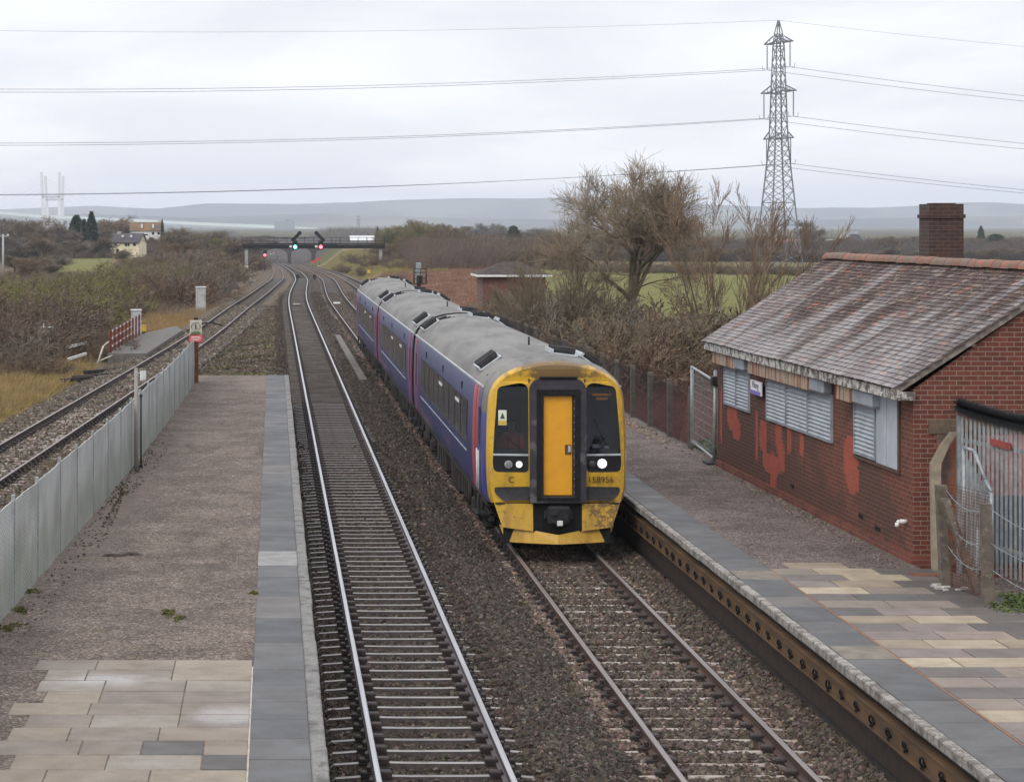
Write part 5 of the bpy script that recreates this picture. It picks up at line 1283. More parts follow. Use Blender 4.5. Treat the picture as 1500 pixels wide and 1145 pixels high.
P_main = dict(levels=5, kids=[2.6, 1.35, 1.5, 1.7, 1.7], ang=.66, shrink=.70, lens=[6.0, 4.0, 2.5, 1.6, 1.1, .8], wob=.13, trop=.085, rmin=.0085, clear=.45, taper=.45, extra=.3)
o, n = make_tree('bare_tree', 43, 6.0, P_main, MT['bark'], MT['crownlight'], 'tall leafless tree with a mossy trunk and wide airy crown behind the platform', 'tree', None, (16.6, 110, -.5), 1, 1, 0, 0, .30); o.scale = (.98, .98, .90)
P_will = dict(levels=3, kids=[2.0, 1.8, 1.5, 1.2], ang=.34, shrink=.45, lens=[5.0, 2.0, 1.2, .7], wob=.09, trop=.075, rmin=.0075, clear=.22, taper=.25)
o, n = make_tree('willow', 14, 5.9, dict(P_will, kids=[1.9, 1.7, 1.5], rmin=.0088), MT['bark'], MT['twigred'], 'many-stemmed leafless willow between the tall tree and the lattice pylon', 'tree', None, (19.5, 102, -.5), 0, 11, .5, .9, .085); o.rotation_euler = (0, R(8), 0)
o, n = make_tree('willow', 13, 3.6, dict(P_will, lens=[3.5, 2.0, 1.2, .7]), MT['bark'], MT['twig'], 'spreading low willow with arching branches left of the tall tree', 'tree', None, (12.9, 108, -.5), 0, 11, .75, 1.0, .08)
P_hazel = dict(levels=3, kids=[2.6, 2.0, 1.6], ang=.75, shrink=.52, wob=.2, trop=.0, rmin=.009, clear=.2, taper=.3)

# bush prototypes
def bush_proto(seed, h, stems, mt, rmin, P=None, lean=.75, base=.5):
    r = random.Random(seed); segs = []
    P = dict(P or P_hazel); P['rmin'] = rmin
    for k in range(stems):
        a = r.uniform(0, 6.28); ln = lean*math.sqrt(r.random())*1.2
        d = np.array([math.sin(ln)*math.cos(a), math.sin(ln)*math.sin(a), math.cos(ln)]); rr_ = base*math.sqrt(r.random())
        grow(r, segs, np.array([rr_*math.cos(a), rr_*math.sin(a), -.1]), d, h*r.uniform(.6, 1.), .022*h, 0, P)
    return seg_mesh('bush', [s[:8] for s in segs], 3), len(segs)
PB = dict(levels=3, kids=[1.7, 1.6, 1.3], ang=.62, shrink=.5, wob=.24, trop=.015, rmin=.0085, clear=.1, taper=.3)
protos = {}
for key, mt, label in (('purple', 'twigpurple', 'purple-brown leafless bush of the dense scrub'), ('red', 'twigred', 'reddish-brown leafless bush of the dense scrub'), ('brown', 'twig', 'mid-brown leafless bush of the dense scrub'), ('olive', 'twigolive', 'olive-green sparsely budding bush'), ('grey', 'twiggrey', 'grey-brown leafless bush of the dense scrub')):
    protos[key] = []
    for s in range(3):
        me, n = bush_proto(100+s*7+len(protos)*31, 2.0, 26, mt, .0095, PB, .85, .85); me.materials.append(MT[mt]); zz = np.empty(len(me.vertices)*3, np.float32); me.vertices.foreach_get('co', zz); me['top'] = float(np.percentile(zz[2::3], 99.3)); protos[key].append(me)
print('bush segs', n)
nb = [0]
def bush(key, x, y, h, where, w=1.0):
    me = rnd.choice(protos[key]); o = bpy.data.objects.new('scrub_bush', me); col.objects.link(o)
    z = float(ground_h(x, y)); s = h/me['top']; w = w*1.15
    o.location = (x, y, z-.05); o.rotation_euler = (0, 0, rnd.uniform(0, 6.28)); o.scale = (s*w*rnd.uniform(1.0, 1.3), s*w*rnd.uniform(1.0, 1.3), s)
    nm = dict(purple='purple-brown', red='reddish-brown', brown='mid-brown', olive='olive-green', grey='grey-brown')[key]
    tag(o, f'leafless {nm} bush {where}', 'bush', f'{nm} bushes {where}'); nb[0] += 1
# scrub left of the line
W = 'in the scrub left of the tracks'
r2 = random.Random(21); placed = 0; tries = 0
topy = lambda x: np.interp(x, [-40, 0, 60, 95, 112, 158, 175, 210, 260, 300, 335, 352, 362], [415, 412, 408, 410, 402, 402, 386, 374, 366, 368, 386, 400, 408])
while placed < 190 and tries < 6000:
    tries += 1
    Y = 112*(430/112)**(r2.random()**1.15); xl = float(XL(Y))-(5.2 if Y < 172 else 3.7)+.5*math.sin(Y*.13); x_left = -.1146*Y-3
    X = r2.uniform(x_left, xl)
    a = px(X, Y); g = float(ground_h(X, Y)); by = py(g, Y)
    if by > 545 or (a > 88 and by > 470 and X > -11.8) or (195 < a < 262 and by > 443): continue
    if 108 < a < 160 and 372 < by < 399: continue
    if Z_TAN and a < 95 and by > 545: continue
    if (abs(a-293) < 45 and 160 < Y < 190) or (abs(a-293) < 22 and 130 < Y < 188): continue
    if 30 < a < 96 and Y < 120.5 and X > -14: continue
    h = min(r2.uniform(1.5, 3.3), (H-(float(topy(a))-VY)*Y/F) - g)
    if h < .75: continue
    if Y < 125: h = min(h, 2.0)
    if Y < 121 and 35 < a < 100: h = min(h, H-178*Y/F-g)
    if h < .4: continue
    key = r2.choice(['purple']*4+['red']*2+['brown']*3+['grey']*2+['olive']*2)
    if 150 < a < 270 and Y > 220: key = r2.choice(['olive', 'brown', 'brown', 'purple'])
    if a < 130 and 405 < by < 500: key = r2.choice(['olive']*4+['brown'])
    elif a < 110 and by >= 500: key = 'purple'
    elif Y > 300: key = r2.choice(['brown', 'purple', 'red', 'grey'])
    bush(key, X, Y, h, W, 1.05); placed += 1
for (a, b, h, key, Y) in ((30, 560, 1.4, 'purple', 103), (72, 560, .75, 'purple', 104), (10, 530, 1.8, 'grey', 108), (45, 535, 1.0, 'purple', 113), (152, 500, 1.2, 'purple', 122), (160, 505, 1.0, 'purple', 118), (20, 500, 2.6, 'olive', 128), (70, 490, 2.7, 'olive', 135), (110, 480, 2.3, 'olive', 141), (45, 470, 3.0, 'olive', 146), (97, 552, .5, 'purple', 107)):
    bush(key, (a-VX)*Y/F, Y, h, W)
print('left bushes', placed)
# bushes right of the line, behind the train and the wire fence
W = 'behind the right-hand platform fence'
for k in range(60):
    Y = r2.uniform(84, 150); lo = 10.6+(Y-60)*.035; X = r2.uniform(lo, lo+12)
    a = px(X, Y); g = float(ground_h(X, Y)); lim = np.interp(a, [600, 690, 760, 850, 900, 1000, 1100, 1200], [470, 430, 432, 445, 474, 478, 470, 470])
    h = min(r2.uniform(1.8, 4.2), H-(lim-8-VY)*Y/F-g)
    if h < .6: continue
    if a < 765 and Y < 150: continue
    bush(r2.choice(['brown', 'grey', 'brown', 'red', 'purple', 'brown']), X, Y, h, W, .9)
for (a, Y, h, key) in ((795, 120, 2.1, 'grey'), (782, 138, 1.9, 'grey'), (770, 141, 2.2, 'brown'), (800, 132, 2.7, 'red'), (822, 125, 3.2, 'brown'), (850, 116, 3.6, 'grey'), (880, 113, 2.1, 'brown'), (905, 112, 1.9, 'olive'), (955, 108, 2.0, 'brown'), (985, 106, 2.2, 'grey'), (1010, 104, 3.2, 'red'), (1045, 106, 3.2, 'brown'), (1075, 104, 2.8, 'olive'), (765, 146, 1.5, 'purple'), (800, 118, 3.0, 'grey'), (835, 113, 2.6, 'brown'), (870, 108, 2.1, 'red'), (900, 100, 1.8, 'brown'), (950, 98, 1.9, 'brown'), (985, 96, 1.8, 'brown'), (1040, 95, 1.8, 'grey'), (1080, 100, 1.9, 'brown'), (845, 122, 2.6, 'red'), (1110, 92, 1.7, 'grey')):
    bush(key, (a-VX)*Y/F, Y, h, W)
# hedge between the two green fields, and scrub on the bank
W = 'in the hedge across the green field'
for k in range(34):
    a = 830+k*17+r2.uniform(-6, 6); Y = 318+r2.uniform(-6, 10)-.02*(a-830); bush(r2.choice(['brown', 'red', 'grey']), (a-VX)*Y/F, Y, r2.uniform(.9, 1.6), W, 1.5)
W = 'on the bank right of the gantry'
for (a, b, h, key) in ((545, 388, 1.8, 'purple'), (535, 392, 1.5, 'purple'), (565, 385, 2.2, 'red'), (580, 392, 1.4, 'brown'), (610, 384, 2.0, 'red'), (590, 380, 1.8, 'purple'), (630, 380, 2.2, 'red'), (650, 380, 1.8, 'purple'), (675, 383, 2.2, 'brown'), (510, 380, 1.6, 'purple'), (500, 377, 1.8, 'red'), (525, 378, 1.8, 'brown'), (700, 385, 2, 'red'), (578, 410, 1.0, 'brown')):
    X, Y = onground(a, b, -.2); bush(key, X, Y, h, W, 1.2)
W = 'on the cutting slope left of the gantry'
for k in range(26):
    Y = 430*(800/430)**r2.random(); X = float(XL(Y))-3.5-r2.uniform(0, 10); bush(r2.choice(['purple', 'brown', 'red']), X, Y, r2.uniform(1.8, 2.8), W, 1.1)
print('bushes', nb[0])

# red-brown brambles behind the fence, bracken, grass: uncountable cover
def twig_cover(name, label, cat, poly, n, hlo, hhi, rr_, mt, seed, lean=.9, zf=None, nseg=2):
    r = np.random.default_rng(seed); P = np.array(poly); x0, y0 = P.min(0); x1, y1 = P.max(0)
    X = r.uniform(x0, x1, n*3); Y = r.uniform(y0, y1, n*3); k = inpoly(X, Y, poly) & (fbm(X, Y, 3.0, seed+1) + r.uniform(-.8, .8, n*3) > -.35); X, Y = X[k][:n], Y[k][:n]; n = len(X)
    Z = zf(X, Y) if zf else ground_h(X, Y)
    th = r.uniform(0, 6.28, n); ln = lean*np.sqrt(r.random(n)); h = r.uniform(hlo, hhi, n)*(.7+.5*np.clip(fbm(X, Y, 2.2, seed+2)+.5, 0, 1))
    d = np.stack([np.sin(ln)*np.cos(th), np.sin(ln)*np.sin(th), np.cos(ln)], -1)
    p = np.stack([X, Y, Z-.03], -1); segs = []
    for j in range(nseg):
        q = p + d*(h/nseg)[:, None]; segs.append(np.concatenate([p, q, np.full((n, 1), rr_*(1-j/nseg*.6)), np.full((n, 1), rr_*(1-(j+1)/nseg*.7))], 1)); p = q
        d = d + r.normal(0, .35, (n, 3)) - np.array([0, 0, .25]); d /= np.linalg.norm(d, axis=1)[:, None]
    o = link_mesh(name, seg_mesh(name, np.concatenate(segs), 3), mt); tag(o, label, cat, kind='stuff'); return o
twig_cover('brambles', 'red-brown bramble tangle behind the wire fence', 'brambles', [(10.1, 57), (13.5, 53.5), (20, 56), (24, 92), (12, 98), (10.15, 92)], 38000, .8, 1.9, .007, simple('red_bramble', (.165, .068, .06), (.12, .06, .052), .5, .9), 61, 1.1, nseg=3)
twig_cover('dead_stems', 'brown dead stems under the bushes behind the wire fence', 'undergrowth', [(10.2, 90), (24, 90), (34, 150), (13, 150)], 26000, .5, 1.6, .009, MT['twig'], 62, 1.0, nseg=3)
twig_cover('bracken', 'flattened red-brown bracken beyond the rear of the train', 'bracken', Z_BRACK, 30000, .25, .6, .018, simple('dead_bracken', (.22, .115, .075), (.15, .09, .065), .35, .9), 63, 1.3)
twig_cover('bramble_bank', 'low purple-brown bramble cover under the scrub left of the line', 'brambles', [(-9.8, 121.5), (-30, 121.5), (-36, 325), (-5.4, 325), (-6, 200)], 60000, .4, 1.1, .014, MT['twigpurple'], 64, 1.1, nseg=3)
twig_cover('straw_grass', 'straw-coloured rough grass beside the brambles at the left edge', 'grass', [(-14, 70), (-9.5, 70), (-8.45, 90), (-8.3, 112), (-12.5, 112)], 44000, .2, .55, .010, simple('straw_blades', (.33, .235, .11), (.22, .17, .07), .7, .9), 65, .8)
twig_cover('straw_grass', 'tan tussocks around the tall trackside cabinet', 'grass', [(-9.6, 136), (-6.8, 140), (-5.3, 165), (-8.5, 172), (-10.5, 150)], 12000, .3, .75, .009, simple('tan_tussock', (.33, .225, .10), (.25, .165, .075), .6, .9), 66, .8)
twig_cover('shoulder_grass', 'dry tan grass along the shoulder of the curving left track', 'grass', [(-11.5, 112), (-9.0, 112), (-7.4, 140), (-5.6, 172), (-4.6, 200), (-5.4, 205), (-7.5, 172), (-10.5, 160)], 14000, .15, .55, .009, simple('shoulder_grass', (.27, .185, .09), (.20, .135, .075), .5, .9), 69, .9)
twig_cover('bank_grass', 'pale rough grass on the bank right of the far tracks', 'grass', [(12.5, 325), (24, 325), (26, 420), (20, 700), (12, 700)], 30000, .2, .5, .03, simple('bank_grass', (.27, .225, .085), (.19, .18, .06), .2, .9), 67, .9)
twig_cover('weeds', 'straggly dead weeds beside the track behind the mesh fence', 'weeds', [(-4.9, 50), (-3.3, 50), (-3.0, 80), (-4.4, 84), (-6.4, 60)], 1400, .2, .8, .006, MT['twig'], 68, .5, lambda X, Y: np.full(X.shape, -.3))
wst = simple('far_wood_stems', (.145, .105, .082), (.10, .08, .066), .06, .9)
def wood(label, pts, Y0, Y1, n, hlo, hhi, r_, seed, mt=wst):
    a0, a1 = pts; poly = [((a0-VX)*Y0/F, Y0), ((a1-VX)*Y0/F, Y0), ((a1-VX)*Y1/F, Y1), ((a0-VX)*Y1/F, Y1)]
    twig_cover('undergrowth', label, 'undergrowth', poly, n, hlo, hhi, r_, mt, seed, .55, None, 3)
wood('brown undergrowth filling the wood beyond the bracken', (600, 850), 335, 500, 42000, 1.5, 4.6, .028, 101)
wood('brown undergrowth under the trees at the far left', (-40, 165), 478, 560, 16000, 1.0, 3.0, .03, 102)
wood('grey-brown undergrowth around the two far left houses', (214, 360), 506, 600, 26000, 1.5, 3.8, .03, 103)
wood('grey undergrowth of the far hedges on the right', (830, 1540), 560, 720, 60000, 1.2, 3.6, .035, 104, simple('far_hedge_stems', (.115, .098, .088), (.085, .075, .07), .05, .9))
wood('dark undergrowth of the low hedge behind the right fields', (830, 1540), 428, 446, 22000, .8, 1.9, .03, 105, simple('dark_hedge_stems', (.07, .06, .052), (.055, .05, .045), .05, .9))
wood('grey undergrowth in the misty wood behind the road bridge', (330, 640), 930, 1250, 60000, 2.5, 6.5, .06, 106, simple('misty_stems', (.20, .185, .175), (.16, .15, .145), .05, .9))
wood('pale brown undergrowth along the far skyline', (-60, 330), 680, 900, 40000, 2, 5.0, .05, 107)
# leafy patches: many small leaves
def leaves(name, label, cat, c, n, rx, ry, h, s, mt, seed, kind='stuff'):
    r = np.random.default_rng(seed); a = r.uniform(0, 6.28, n); q = np.sqrt(r.random(n))*(.45+.35*np.sin(a*2+seed)+.3*np.sin(a*5+seed*2)+.25*r.random(n)); X = c[0]+rx*q*np.cos(a); Y = c[1]+ry*q*np.sin(a); Z = c[2]+h*r.random(n)*(1-q*.7)
    u = r.normal(size=(n, 3)); u[:, 2] *= .4; u /= np.linalg.norm(u, axis=1)[:, None]; v = np.cross(u, r.normal(size=(n, 3))); v /= np.linalg.norm(v, axis=1)[:, None]
    p = np.stack([X, Y, Z], -1); S_ = (s*r.uniform(.6, 1.3, n))[:, None]
    V = np.stack([p-u*S_, p+v*S_*.55, p+u*S_, p-v*S_*.55], 1).reshape(-1, 3)
    o = link_mesh(name, np_mesh(name, V, np.arange(n*4).reshape(-1, 4)), mt); tag(o, label, cat, kind=kind); return o
leaves('ivy', 'low green ivy on the ground around the old posts at the right edge', 'ivy', (10.75, 32.9, .9), 3200, .85, 1.5, .14, .035, MT['ivy'], 71)
leaves('nettles', 'green nettles growing behind the tube gate', 'nettles', (10.25, 56.6, .6), 1500, .5, 1.6, .55, .05, MT['ivy'], 72)
mossm = simple('yellow_green_moss', (.125, .125, .04), (.09, .09, .035), 9, .9)
for k, (a, b, rx) in enumerate(((247, 897, .16), (262, 905, .10), (12, 920, .28), (45, 866, .16), (372, 868, .07), (30, 893, .15))):
    Y = (H-PH)*F/(b-VY); leaves('moss', f'yellow-green moss tuft on the left-hand platform', 'moss', ((a-VX)*Y/F, Y, PH-.005), 260, rx, rx*2.2, .035, .02, mossm, 80+k)
leaves('wall_grit', 'pale grit and dead leaves along the foot of the brick building', 'grit', (9.62, 44.5, .902), 1500, .34, 8.2, .015, .022, simple('pale_grit', (.30, .25, .21), (.17, .14, .12), 20, .9), 93)
leaves('fence_shade_litter', 'brown dirt and leaves added as contact shade along the foot of the woven fence', 'leaves', (-3.0, 47, .902), 900, .5, 17, .015, .03, simple('shade_litter_brown', (.10, .075, .05), (.07, .065, .035), 9, .9), 94)  # dark scraps added to give contact shading where fence meets platform
leaves('fallen_leaves', 'pale brown dead leaves along the foot of the wire fence', 'leaves', (9.4, 64, .905), 900, .5, 14, .02, .035, simple('pale_dead_leaf', (.34, .26, .2), (.25, .19, .15), 9, .9), 91)
# conifers and dark evergreens
def conifer_mesh(seed, h, w, n=9000, shape='cone'):
    r = np.random.default_rng(seed); t = r.random(n)**(1.35 if shape == 'cone' else 1.0); a = r.uniform(0, 6.28, n)
    lob = .72+.28*np.sin(a*3+t*19)*np.sin(t*31+a)
    prof_ = (1-t)**.75*np.minimum(1, .35+t*5) if shape == 'cone' else np.sqrt(np.clip(1-t**2, 0, 1))
    rad = w/2*1.35*prof_*lob*np.sqrt(r.uniform(.35, 1, n)); z = h*(.03+.97*t)
    X, Y = rad*np.cos(a), rad*np.sin(a); u = np.stack([np.cos(a)*1.0, np.sin(a)*1.0, r.uniform(-.8, .5, n)], -1)+r.normal(0, .5, (n, 3)); u /= np.linalg.norm(u, axis=1)[:, None]
    v = np.cross(u, r.normal(size=(n, 3))); v /= np.linalg.norm(v, axis=1)[:, None]; p = np.stack([X, Y, z], -1); s = h*.035*r.uniform(.5, 1.4, n)[:, None]
    V = np.stack([p-u*s, p+v*s*.5, p+u*s, p-v*s*.5], 1).reshape(-1, 3); return np_mesh('crown', V, np.arange(n*4).reshape(-1, 4))
con = [conifer_mesh(1, 10, 4), conifer_mesh(2, 10, 3.4)]; rnd_ev = [conifer_mesh(3, 6, 6, 7000, 'round'), conifer_mesh(4, 6, 7, 7000, 'round')]
for me in con+rnd_ev: me.materials.append(MT['evergreen'])
mb = MB(); mb.tube((0, 0, -.3), (0, 0, 8.5), .22, .05, 7); trunk_ev = mb.build('trunk', MT['bark']); trunk_me = trunk_ev.data; bpy.data.objects.remove(trunk_ev)
def evergreen(mesh, a, top, base, Y, wpx, label, group=None, hm=10., wm=4.):
    g = -.5; z1 = H-(top-VY)*Y/F; h = z1-g; x = (a-VX)*Y/F
    t = thing('evergreen_tree', label, 'tree', (x, Y, g), 0, group); o = bpy.data.objects.new('crown', mesh); col.objects.link(o); o.parent = t; w = wpx*Y/F
    o.scale = (w/wm, w/wm, h/hm); o.rotation_euler = (0, 0, rnd.uniform(0, 6)); k = bpy.data.objects.new('trunk', trunk_me); col.objects.link(k); k.parent = t; k.scale = (1, 1, h/10*.9)
evergreen(con[0], 112, 316, 0, 505, 42, 'wider of the dark green conifers left of the cream house')
evergreen(con[1], 134, 311, 0, 515, 32, 'slim pointed dark green conifer nearest the cream house')
evergreen(con[1], 123, 322, 0, 500, 28, 'dark green conifer between its two taller neighbours')
evergreen(rnd_ev[0], 222, 348, 0, 560, 16, 'small rounded evergreen between the two houses', None, 6, 6)
evergreen(rnd_ev[1], 752, 331, 0, 560, 30, 'rounded dark evergreen in the wood above the hut roof', None, 6, 7)
evergreen(rnd_ev[0], 1459, 343, 0, 640, 38, 'broad dark evergreen right of the chimney', None, 6, 6)
evergreen(con[0], 1437, 331, 0, 900, 14, 'far pointed evergreen just right of the chimney')
evergreen(con[1], 553, 332, 0, 900, 10, 'lone dark pine on the skyline right of the gantry')
evergreen(con[1], 237.5, 322, 0, 590, 9, 'thin dark ivy-clad trunk at the gable of the brown-roofed house')
for k, (a, top, w) in enumerate(((30, 352, 60), (75, 356, 44), (143, 354, 30), (158, 360, 12))):
    evergreen(rnd_ev[k % 2], a, top, 0, 480+k*9, w, ('broadest dark evergreen thicket under the leftmost trees', 'dark evergreen thicket left of the conifers', 'dark evergreen thicket right below the conifers', 'low dark evergreen at the corner of the cream house')[k], None, 6, 6.5)

# far bare trees, copies of a few kinds
PF = dict(levels=4, kids=[2.4, 2.1, 1.9, 1.8], ang=.62, shrink=.60, lens=[4.6, 3.2, 2.1, 1.4, .95], wob=.15, trop=.07, rmin=.02, clear=.25, taper=.5)
PD = dict(PF); PD.update(clear=.05, ang=.8, kids=[3.0, 2.1, 1.9, 1.7], lens=[4.2, 3.2, 2.1, 1.4, .9], trop=.04)
fk = {}
kinds = {'brown': ('twig', 'mid-brown bare tree'), 'red': ('twigred', 'russet bare tree'), 'grey': ('twiggrey', 'grey-brown bare tree'), 'olive': ('twigolive', 'olive-tinged bare tree')}
for kk, (mt, lab) in kinds.items():
    fk[kk] = []
    for s in range(2):
        r = random.Random(300+s*11+len(fk)*17); segs = []
        grow(r, segs, np.array([0, 0, -.3]), np.array([0, 0, 1.]), 4.6, .2, 0, PF if s == 0 else PD)
        A = np.array(segs); hh = A[:, 5].max(); ww = np.percentile(np.abs(A[:, [3, 4]]).max(1), 88)*2
        tm = seg_mesh('trunk', [q[:8] for q in segs if q[8] <= 1], 5); cm = seg_mesh('crown', [q[:8] for q in segs if q[8] > 1], 3); tm.materials.append(MT['bark']); cm.materials.append(MT[mt]); fk[kk].append((tm, cm, hh, ww, len(segs)))
print('far tree segs', [q[4] for v in fk.values() for q in v])
def far_tree(kk, a, top, wpx, Y, where, label=None, s=None):
    tm, cm, hh, ww, _ = fk[kk][rnd.randrange(2) if s is None else s]; g = -.6; h = H-(top-VY)*Y/F-g; x = (a-VX)*Y/F
    t = thing('bare_tree', label or f'{kinds[kk][1]} {where}', 'tree', (x, Y, g), rnd.uniform(0, 6.28), None if label else f'{kinds[kk][1]}s {where}')
    w = wpx*Y/F
    for nm, me in (('trunk', tm), ('crown', cm)):
        o = bpy.data.objects.new(nm, me); col.objects.link(o); o.parent = t; o.scale = (w/ww, w/ww, h/hh)
W = 'in the trees at the far left'
for (a, top, w, Y, kk) in ((-5, 318, 40, 480, 'grey'), (12, 316, 34, 520, 'grey'), (35, 322, 44, 510, 'brown'), (48, 314, 52, 520, 'red'), (70, 322, 40, 505, 'brown'), (88, 328, 40, 490, 'grey'), (96, 330, 34, 515, 'grey'), (158, 318, 40, 620, 'red'), (172, 314, 44, 640, 'red'), (150, 325, 36, 600, 'brown'), (185, 322, 30, 630, 'red'), (258, 334, 46, 470, 'brown'), (285, 332, 50, 480, 'brown'), (310, 337, 44, 470, 'grey'), (330, 345, 36, 450, 'olive'), (345, 346, 34, 440, 'brown'), (270, 350, 40, 380, 'purple'), (20, 372, 40, 330, 'brown'), (55, 374, 40, 335, 'brown'), (80, 372, 34, 338, 'grey'), (182, 364, 26, 420, 'brown'), (5, 340, 40, 460, 'grey'), (105, 350, 40, 470, 'grey'), (140, 345, 36, 480, 'brown'), (60, 345, 44, 470, 'red'), (365, 345, 36, 500, 'grey'), (385, 347, 34, 600, 'grey'), (40, 376, 34, 300, 'red'), (78, 382, 30, 310, 'brown')):
    far_tree(kk if kk in kinds else 'red', a, top, w*1.25, Y, W)
W = 'in the wood beyond the red-brown bracken'
for (a, top, w, Y, kk) in ((560, 346, 30, 520, 'red'), (578, 338, 40, 500, 'brown'), (592, 325, 46, 480, 'olive'), (610, 320, 50, 470, 'brown'), (628, 322, 50, 465, 'olive'), (645, 326, 46, 450, 'brown'), (662, 331, 46, 445, 'red'), (680, 337, 44, 440, 'brown'), (700, 342, 46, 430, 'red'), (720, 345, 44, 420, 'brown'), (742, 347, 44, 410, 'red'), (765, 346, 44, 400, 'brown'), (790, 342, 46, 390, 'red'), (815, 338, 46, 380, 'brown'), (570, 355, 30, 440, 'red'), (600, 345, 40, 430, 'red'), (635, 345, 44, 420, 'brown'), (670, 352, 40, 400, 'red'), (710, 358, 40, 380, 'brown'), (750, 362, 44, 350, 'grey'), (780, 360, 44, 340, 'brown'), (810, 358, 44, 330, 'red'), (840, 355, 46, 340, 'brown')):
    far_tree(kk, a, top, w*1.3, Y, W)
W = 'on the misty skyline beyond the wood'
for (a, top, w, Y, kk) in ((690, 330, 26, 1100, 'grey'), (705, 326, 24, 1100, 'grey'), (722, 332, 30, 1150, 'grey'), (733, 326, 22, 1050, 'grey'), (775, 335, 34, 1000, 'grey'), (800, 333, 34, 1000, 'grey'), (505, 333, 40, 1050, 'olive'), (490, 338, 36, 1000, 'olive'), (525, 338, 34, 1000, 'brown'), (465, 345, 34, 1100, 'grey'), (440, 347, 34, 1150, 'grey'), (415, 347, 34, 1150, 'grey'), (390, 344, 34, 1100, 'grey')):
    far_tree(kk, a, top, w*1.2, Y, W)
W = 'in the hedge line at the back of the far right fields'
rr2 = random.Random(77)
for k in range(44):
    a = 830+k*16.3+rr2.uniform(-6, 6); Y = rr2.uniform(560, 720); top = rr2.uniform(344, 352) if a > 1040 else rr2.uniform(342, 352)
    far_tree(rr2.choice(['brown', 'grey', 'red', 'grey']), a, top, rr2.uniform(34, 52), Y, W)
for k in range(30):
    a = 850+k*22.5+rr2.uniform(-6, 6); Y = rr2.uniform(430, 470); far_tree(rr2.choice(['grey', 'brown']), a, rr2.uniform(360, 368), rr2.uniform(34, 46), Y, 'in the low dark hedge behind the right-hand fields', None, 1)
far_tree('grey', 1187, 321, 44, 560, '', 'round-headed bare oak standing above the hedges right of the pylon', 0)
far_tree('brown', 960, 338, 50, 500, '', 'bare tree just behind the tall tree, above the field', 0)
# ---------------------------------------------------------------- gantry, signals, road bridge
GY_ = 405.; gz = float(prof(GY_))-.3
xg0, xg1 = (361-VX)*GY_/F, (557.5-VX)*GY_/F
zb0, zb1 = H-(364-VY)*GY_/F, H-(357-VY)*GY_/F
gan = thing('signal_gantry', 'dark signal gantry on two grey legs spanning the far tracks', 'gantry', ((xg0+xg1)/2, GY_, gz))
for x in (xg0, xg1):
    mb = MB(); mb.bbox(x-.28, x+.28, GY_-.3, GY_+.3, gz-.5, zb0-.002, .04); leg = mb.build('leg', simple('grey_gantry_leg', (.34, .35, .35), (.26, .27, .27), 1.5, .6), gan, rel=gan.location)
    mb = MB(); mb.bbox(x-.3, x+.3, GY_-.32, GY_+.32, gz-.2, gz+1.6, .02); mb.build('white_base', MT['white'], leg, rel=gan.location)
mb = MB()
for y in (-.55, .55):
    for z in (zb0+.06, zb1-.06): mb.bar((xg0-.7, GY_+y, z), (xg1+.7, GY_+y, z), .14, .14)
n = 22
for k in range(n):
    a, b = xg0-.7+(xg1-xg0+1.4)*k/n, xg0-.7+(xg1-xg0+1.4)*(k+1)/n
    for y in (-.55, .55): mb.bar((a, GY_+y, zb0 if k % 2 else zb1), (b, GY_+y, zb1 if k % 2 else zb0), .09, .09)
mb.box(xg0-.7, xg1+.7, GY_-.5, GY_+.5, zb0+.1, zb1-.2); mb.build('beam', MT['black'], gan, rel=gan.location)
mb = MB(); hz = zb1+1.05
for y in (-.75, .75):
    mb.bar((xg0-.7, GY_+y, hz), (xg1+.7, GY_+y, hz), .05, .05); mb.bar((xg0-.7, GY_+y, zb1+.5), (xg1+.7, GY_+y, zb1+.5), .05, .05)
    for k in range(17): x = xg0-.7+(xg1-xg0+1.4)*k/16; mb.bar((x, GY_+y, zb1-.1), (x, GY_+y, hz), .06, .06)
mb.build('handrail', MT['dsteel'], gan, rel=gan.location)
glow_g = emis('green_aspect', (.15, 1, .72, 1), 6); glow_r = emis('red_aspect', (1, .10, .13, 1), 6)
def head(name, label, a, b, Y, lamp, sgn=0, board=1.0, post=None):
    p = at(a, b, Y); t = thing(name, label, 'signal', p)
    mb = MB(); mb.bbox(-.42*board, .42*board, .02, .28, -.75*board, .75*board, .08); mb.build('backboard', MT['black'], t)
    mb = MB(); mb.tube((0, -.02, -.25*board), (0, .03, -.25*board), .30*board, .30*board, 20); ln = mb.build('lamp', lamp, t)
    mb = MB(); mb.tube((0, -.35, .1*board), (0, .02, .1*board), .2*board, .2*board, 14, cap=False); mb.build('hood', MT['black'], t)
    if sgn:
        mb = MB(); mb.bar((sgn*-.35, .1, .95), (sgn*.75, .1, 2.1), .55, .4, up=(0, 1, 0)); mb.tube((sgn*-.35, -.14, .95), (sgn*-.35, .3, .95), .34, .34, 14); mb.tube((sgn*.75, -.14, 2.1), (sgn*.75, .3, 2.1), .34, .34, 14); mb.build('junction_indicator', MT['black'], t)
        mb = MB(); mb.bbox(-1.0, -.55, 0, .08, -.35, .0, .01); mb.build('number_plate', MT['white'], t)
    if post:
        mb = MB(); mb.tube((0, .15, -post), (0, .15, -.5*board), .13, .13, 10); mb.build('post', MT['dsteel'], t)
    return t
head('gantry_signal', 'signal showing green on the gantry, its dark indicator arm tilted right', 432.5, 359.5, GY_-1.0, glow_g, 1)
head('gantry_signal', 'signal showing red on the gantry, its dark indicator arm tilted left', 470, 359.5, GY_-1.0, glow_r, -1)
head('post_signal', 'red signal on a post in front of the left bridge arch', 388, 372, 520, glow_r, 0, 1.0, 5.3)
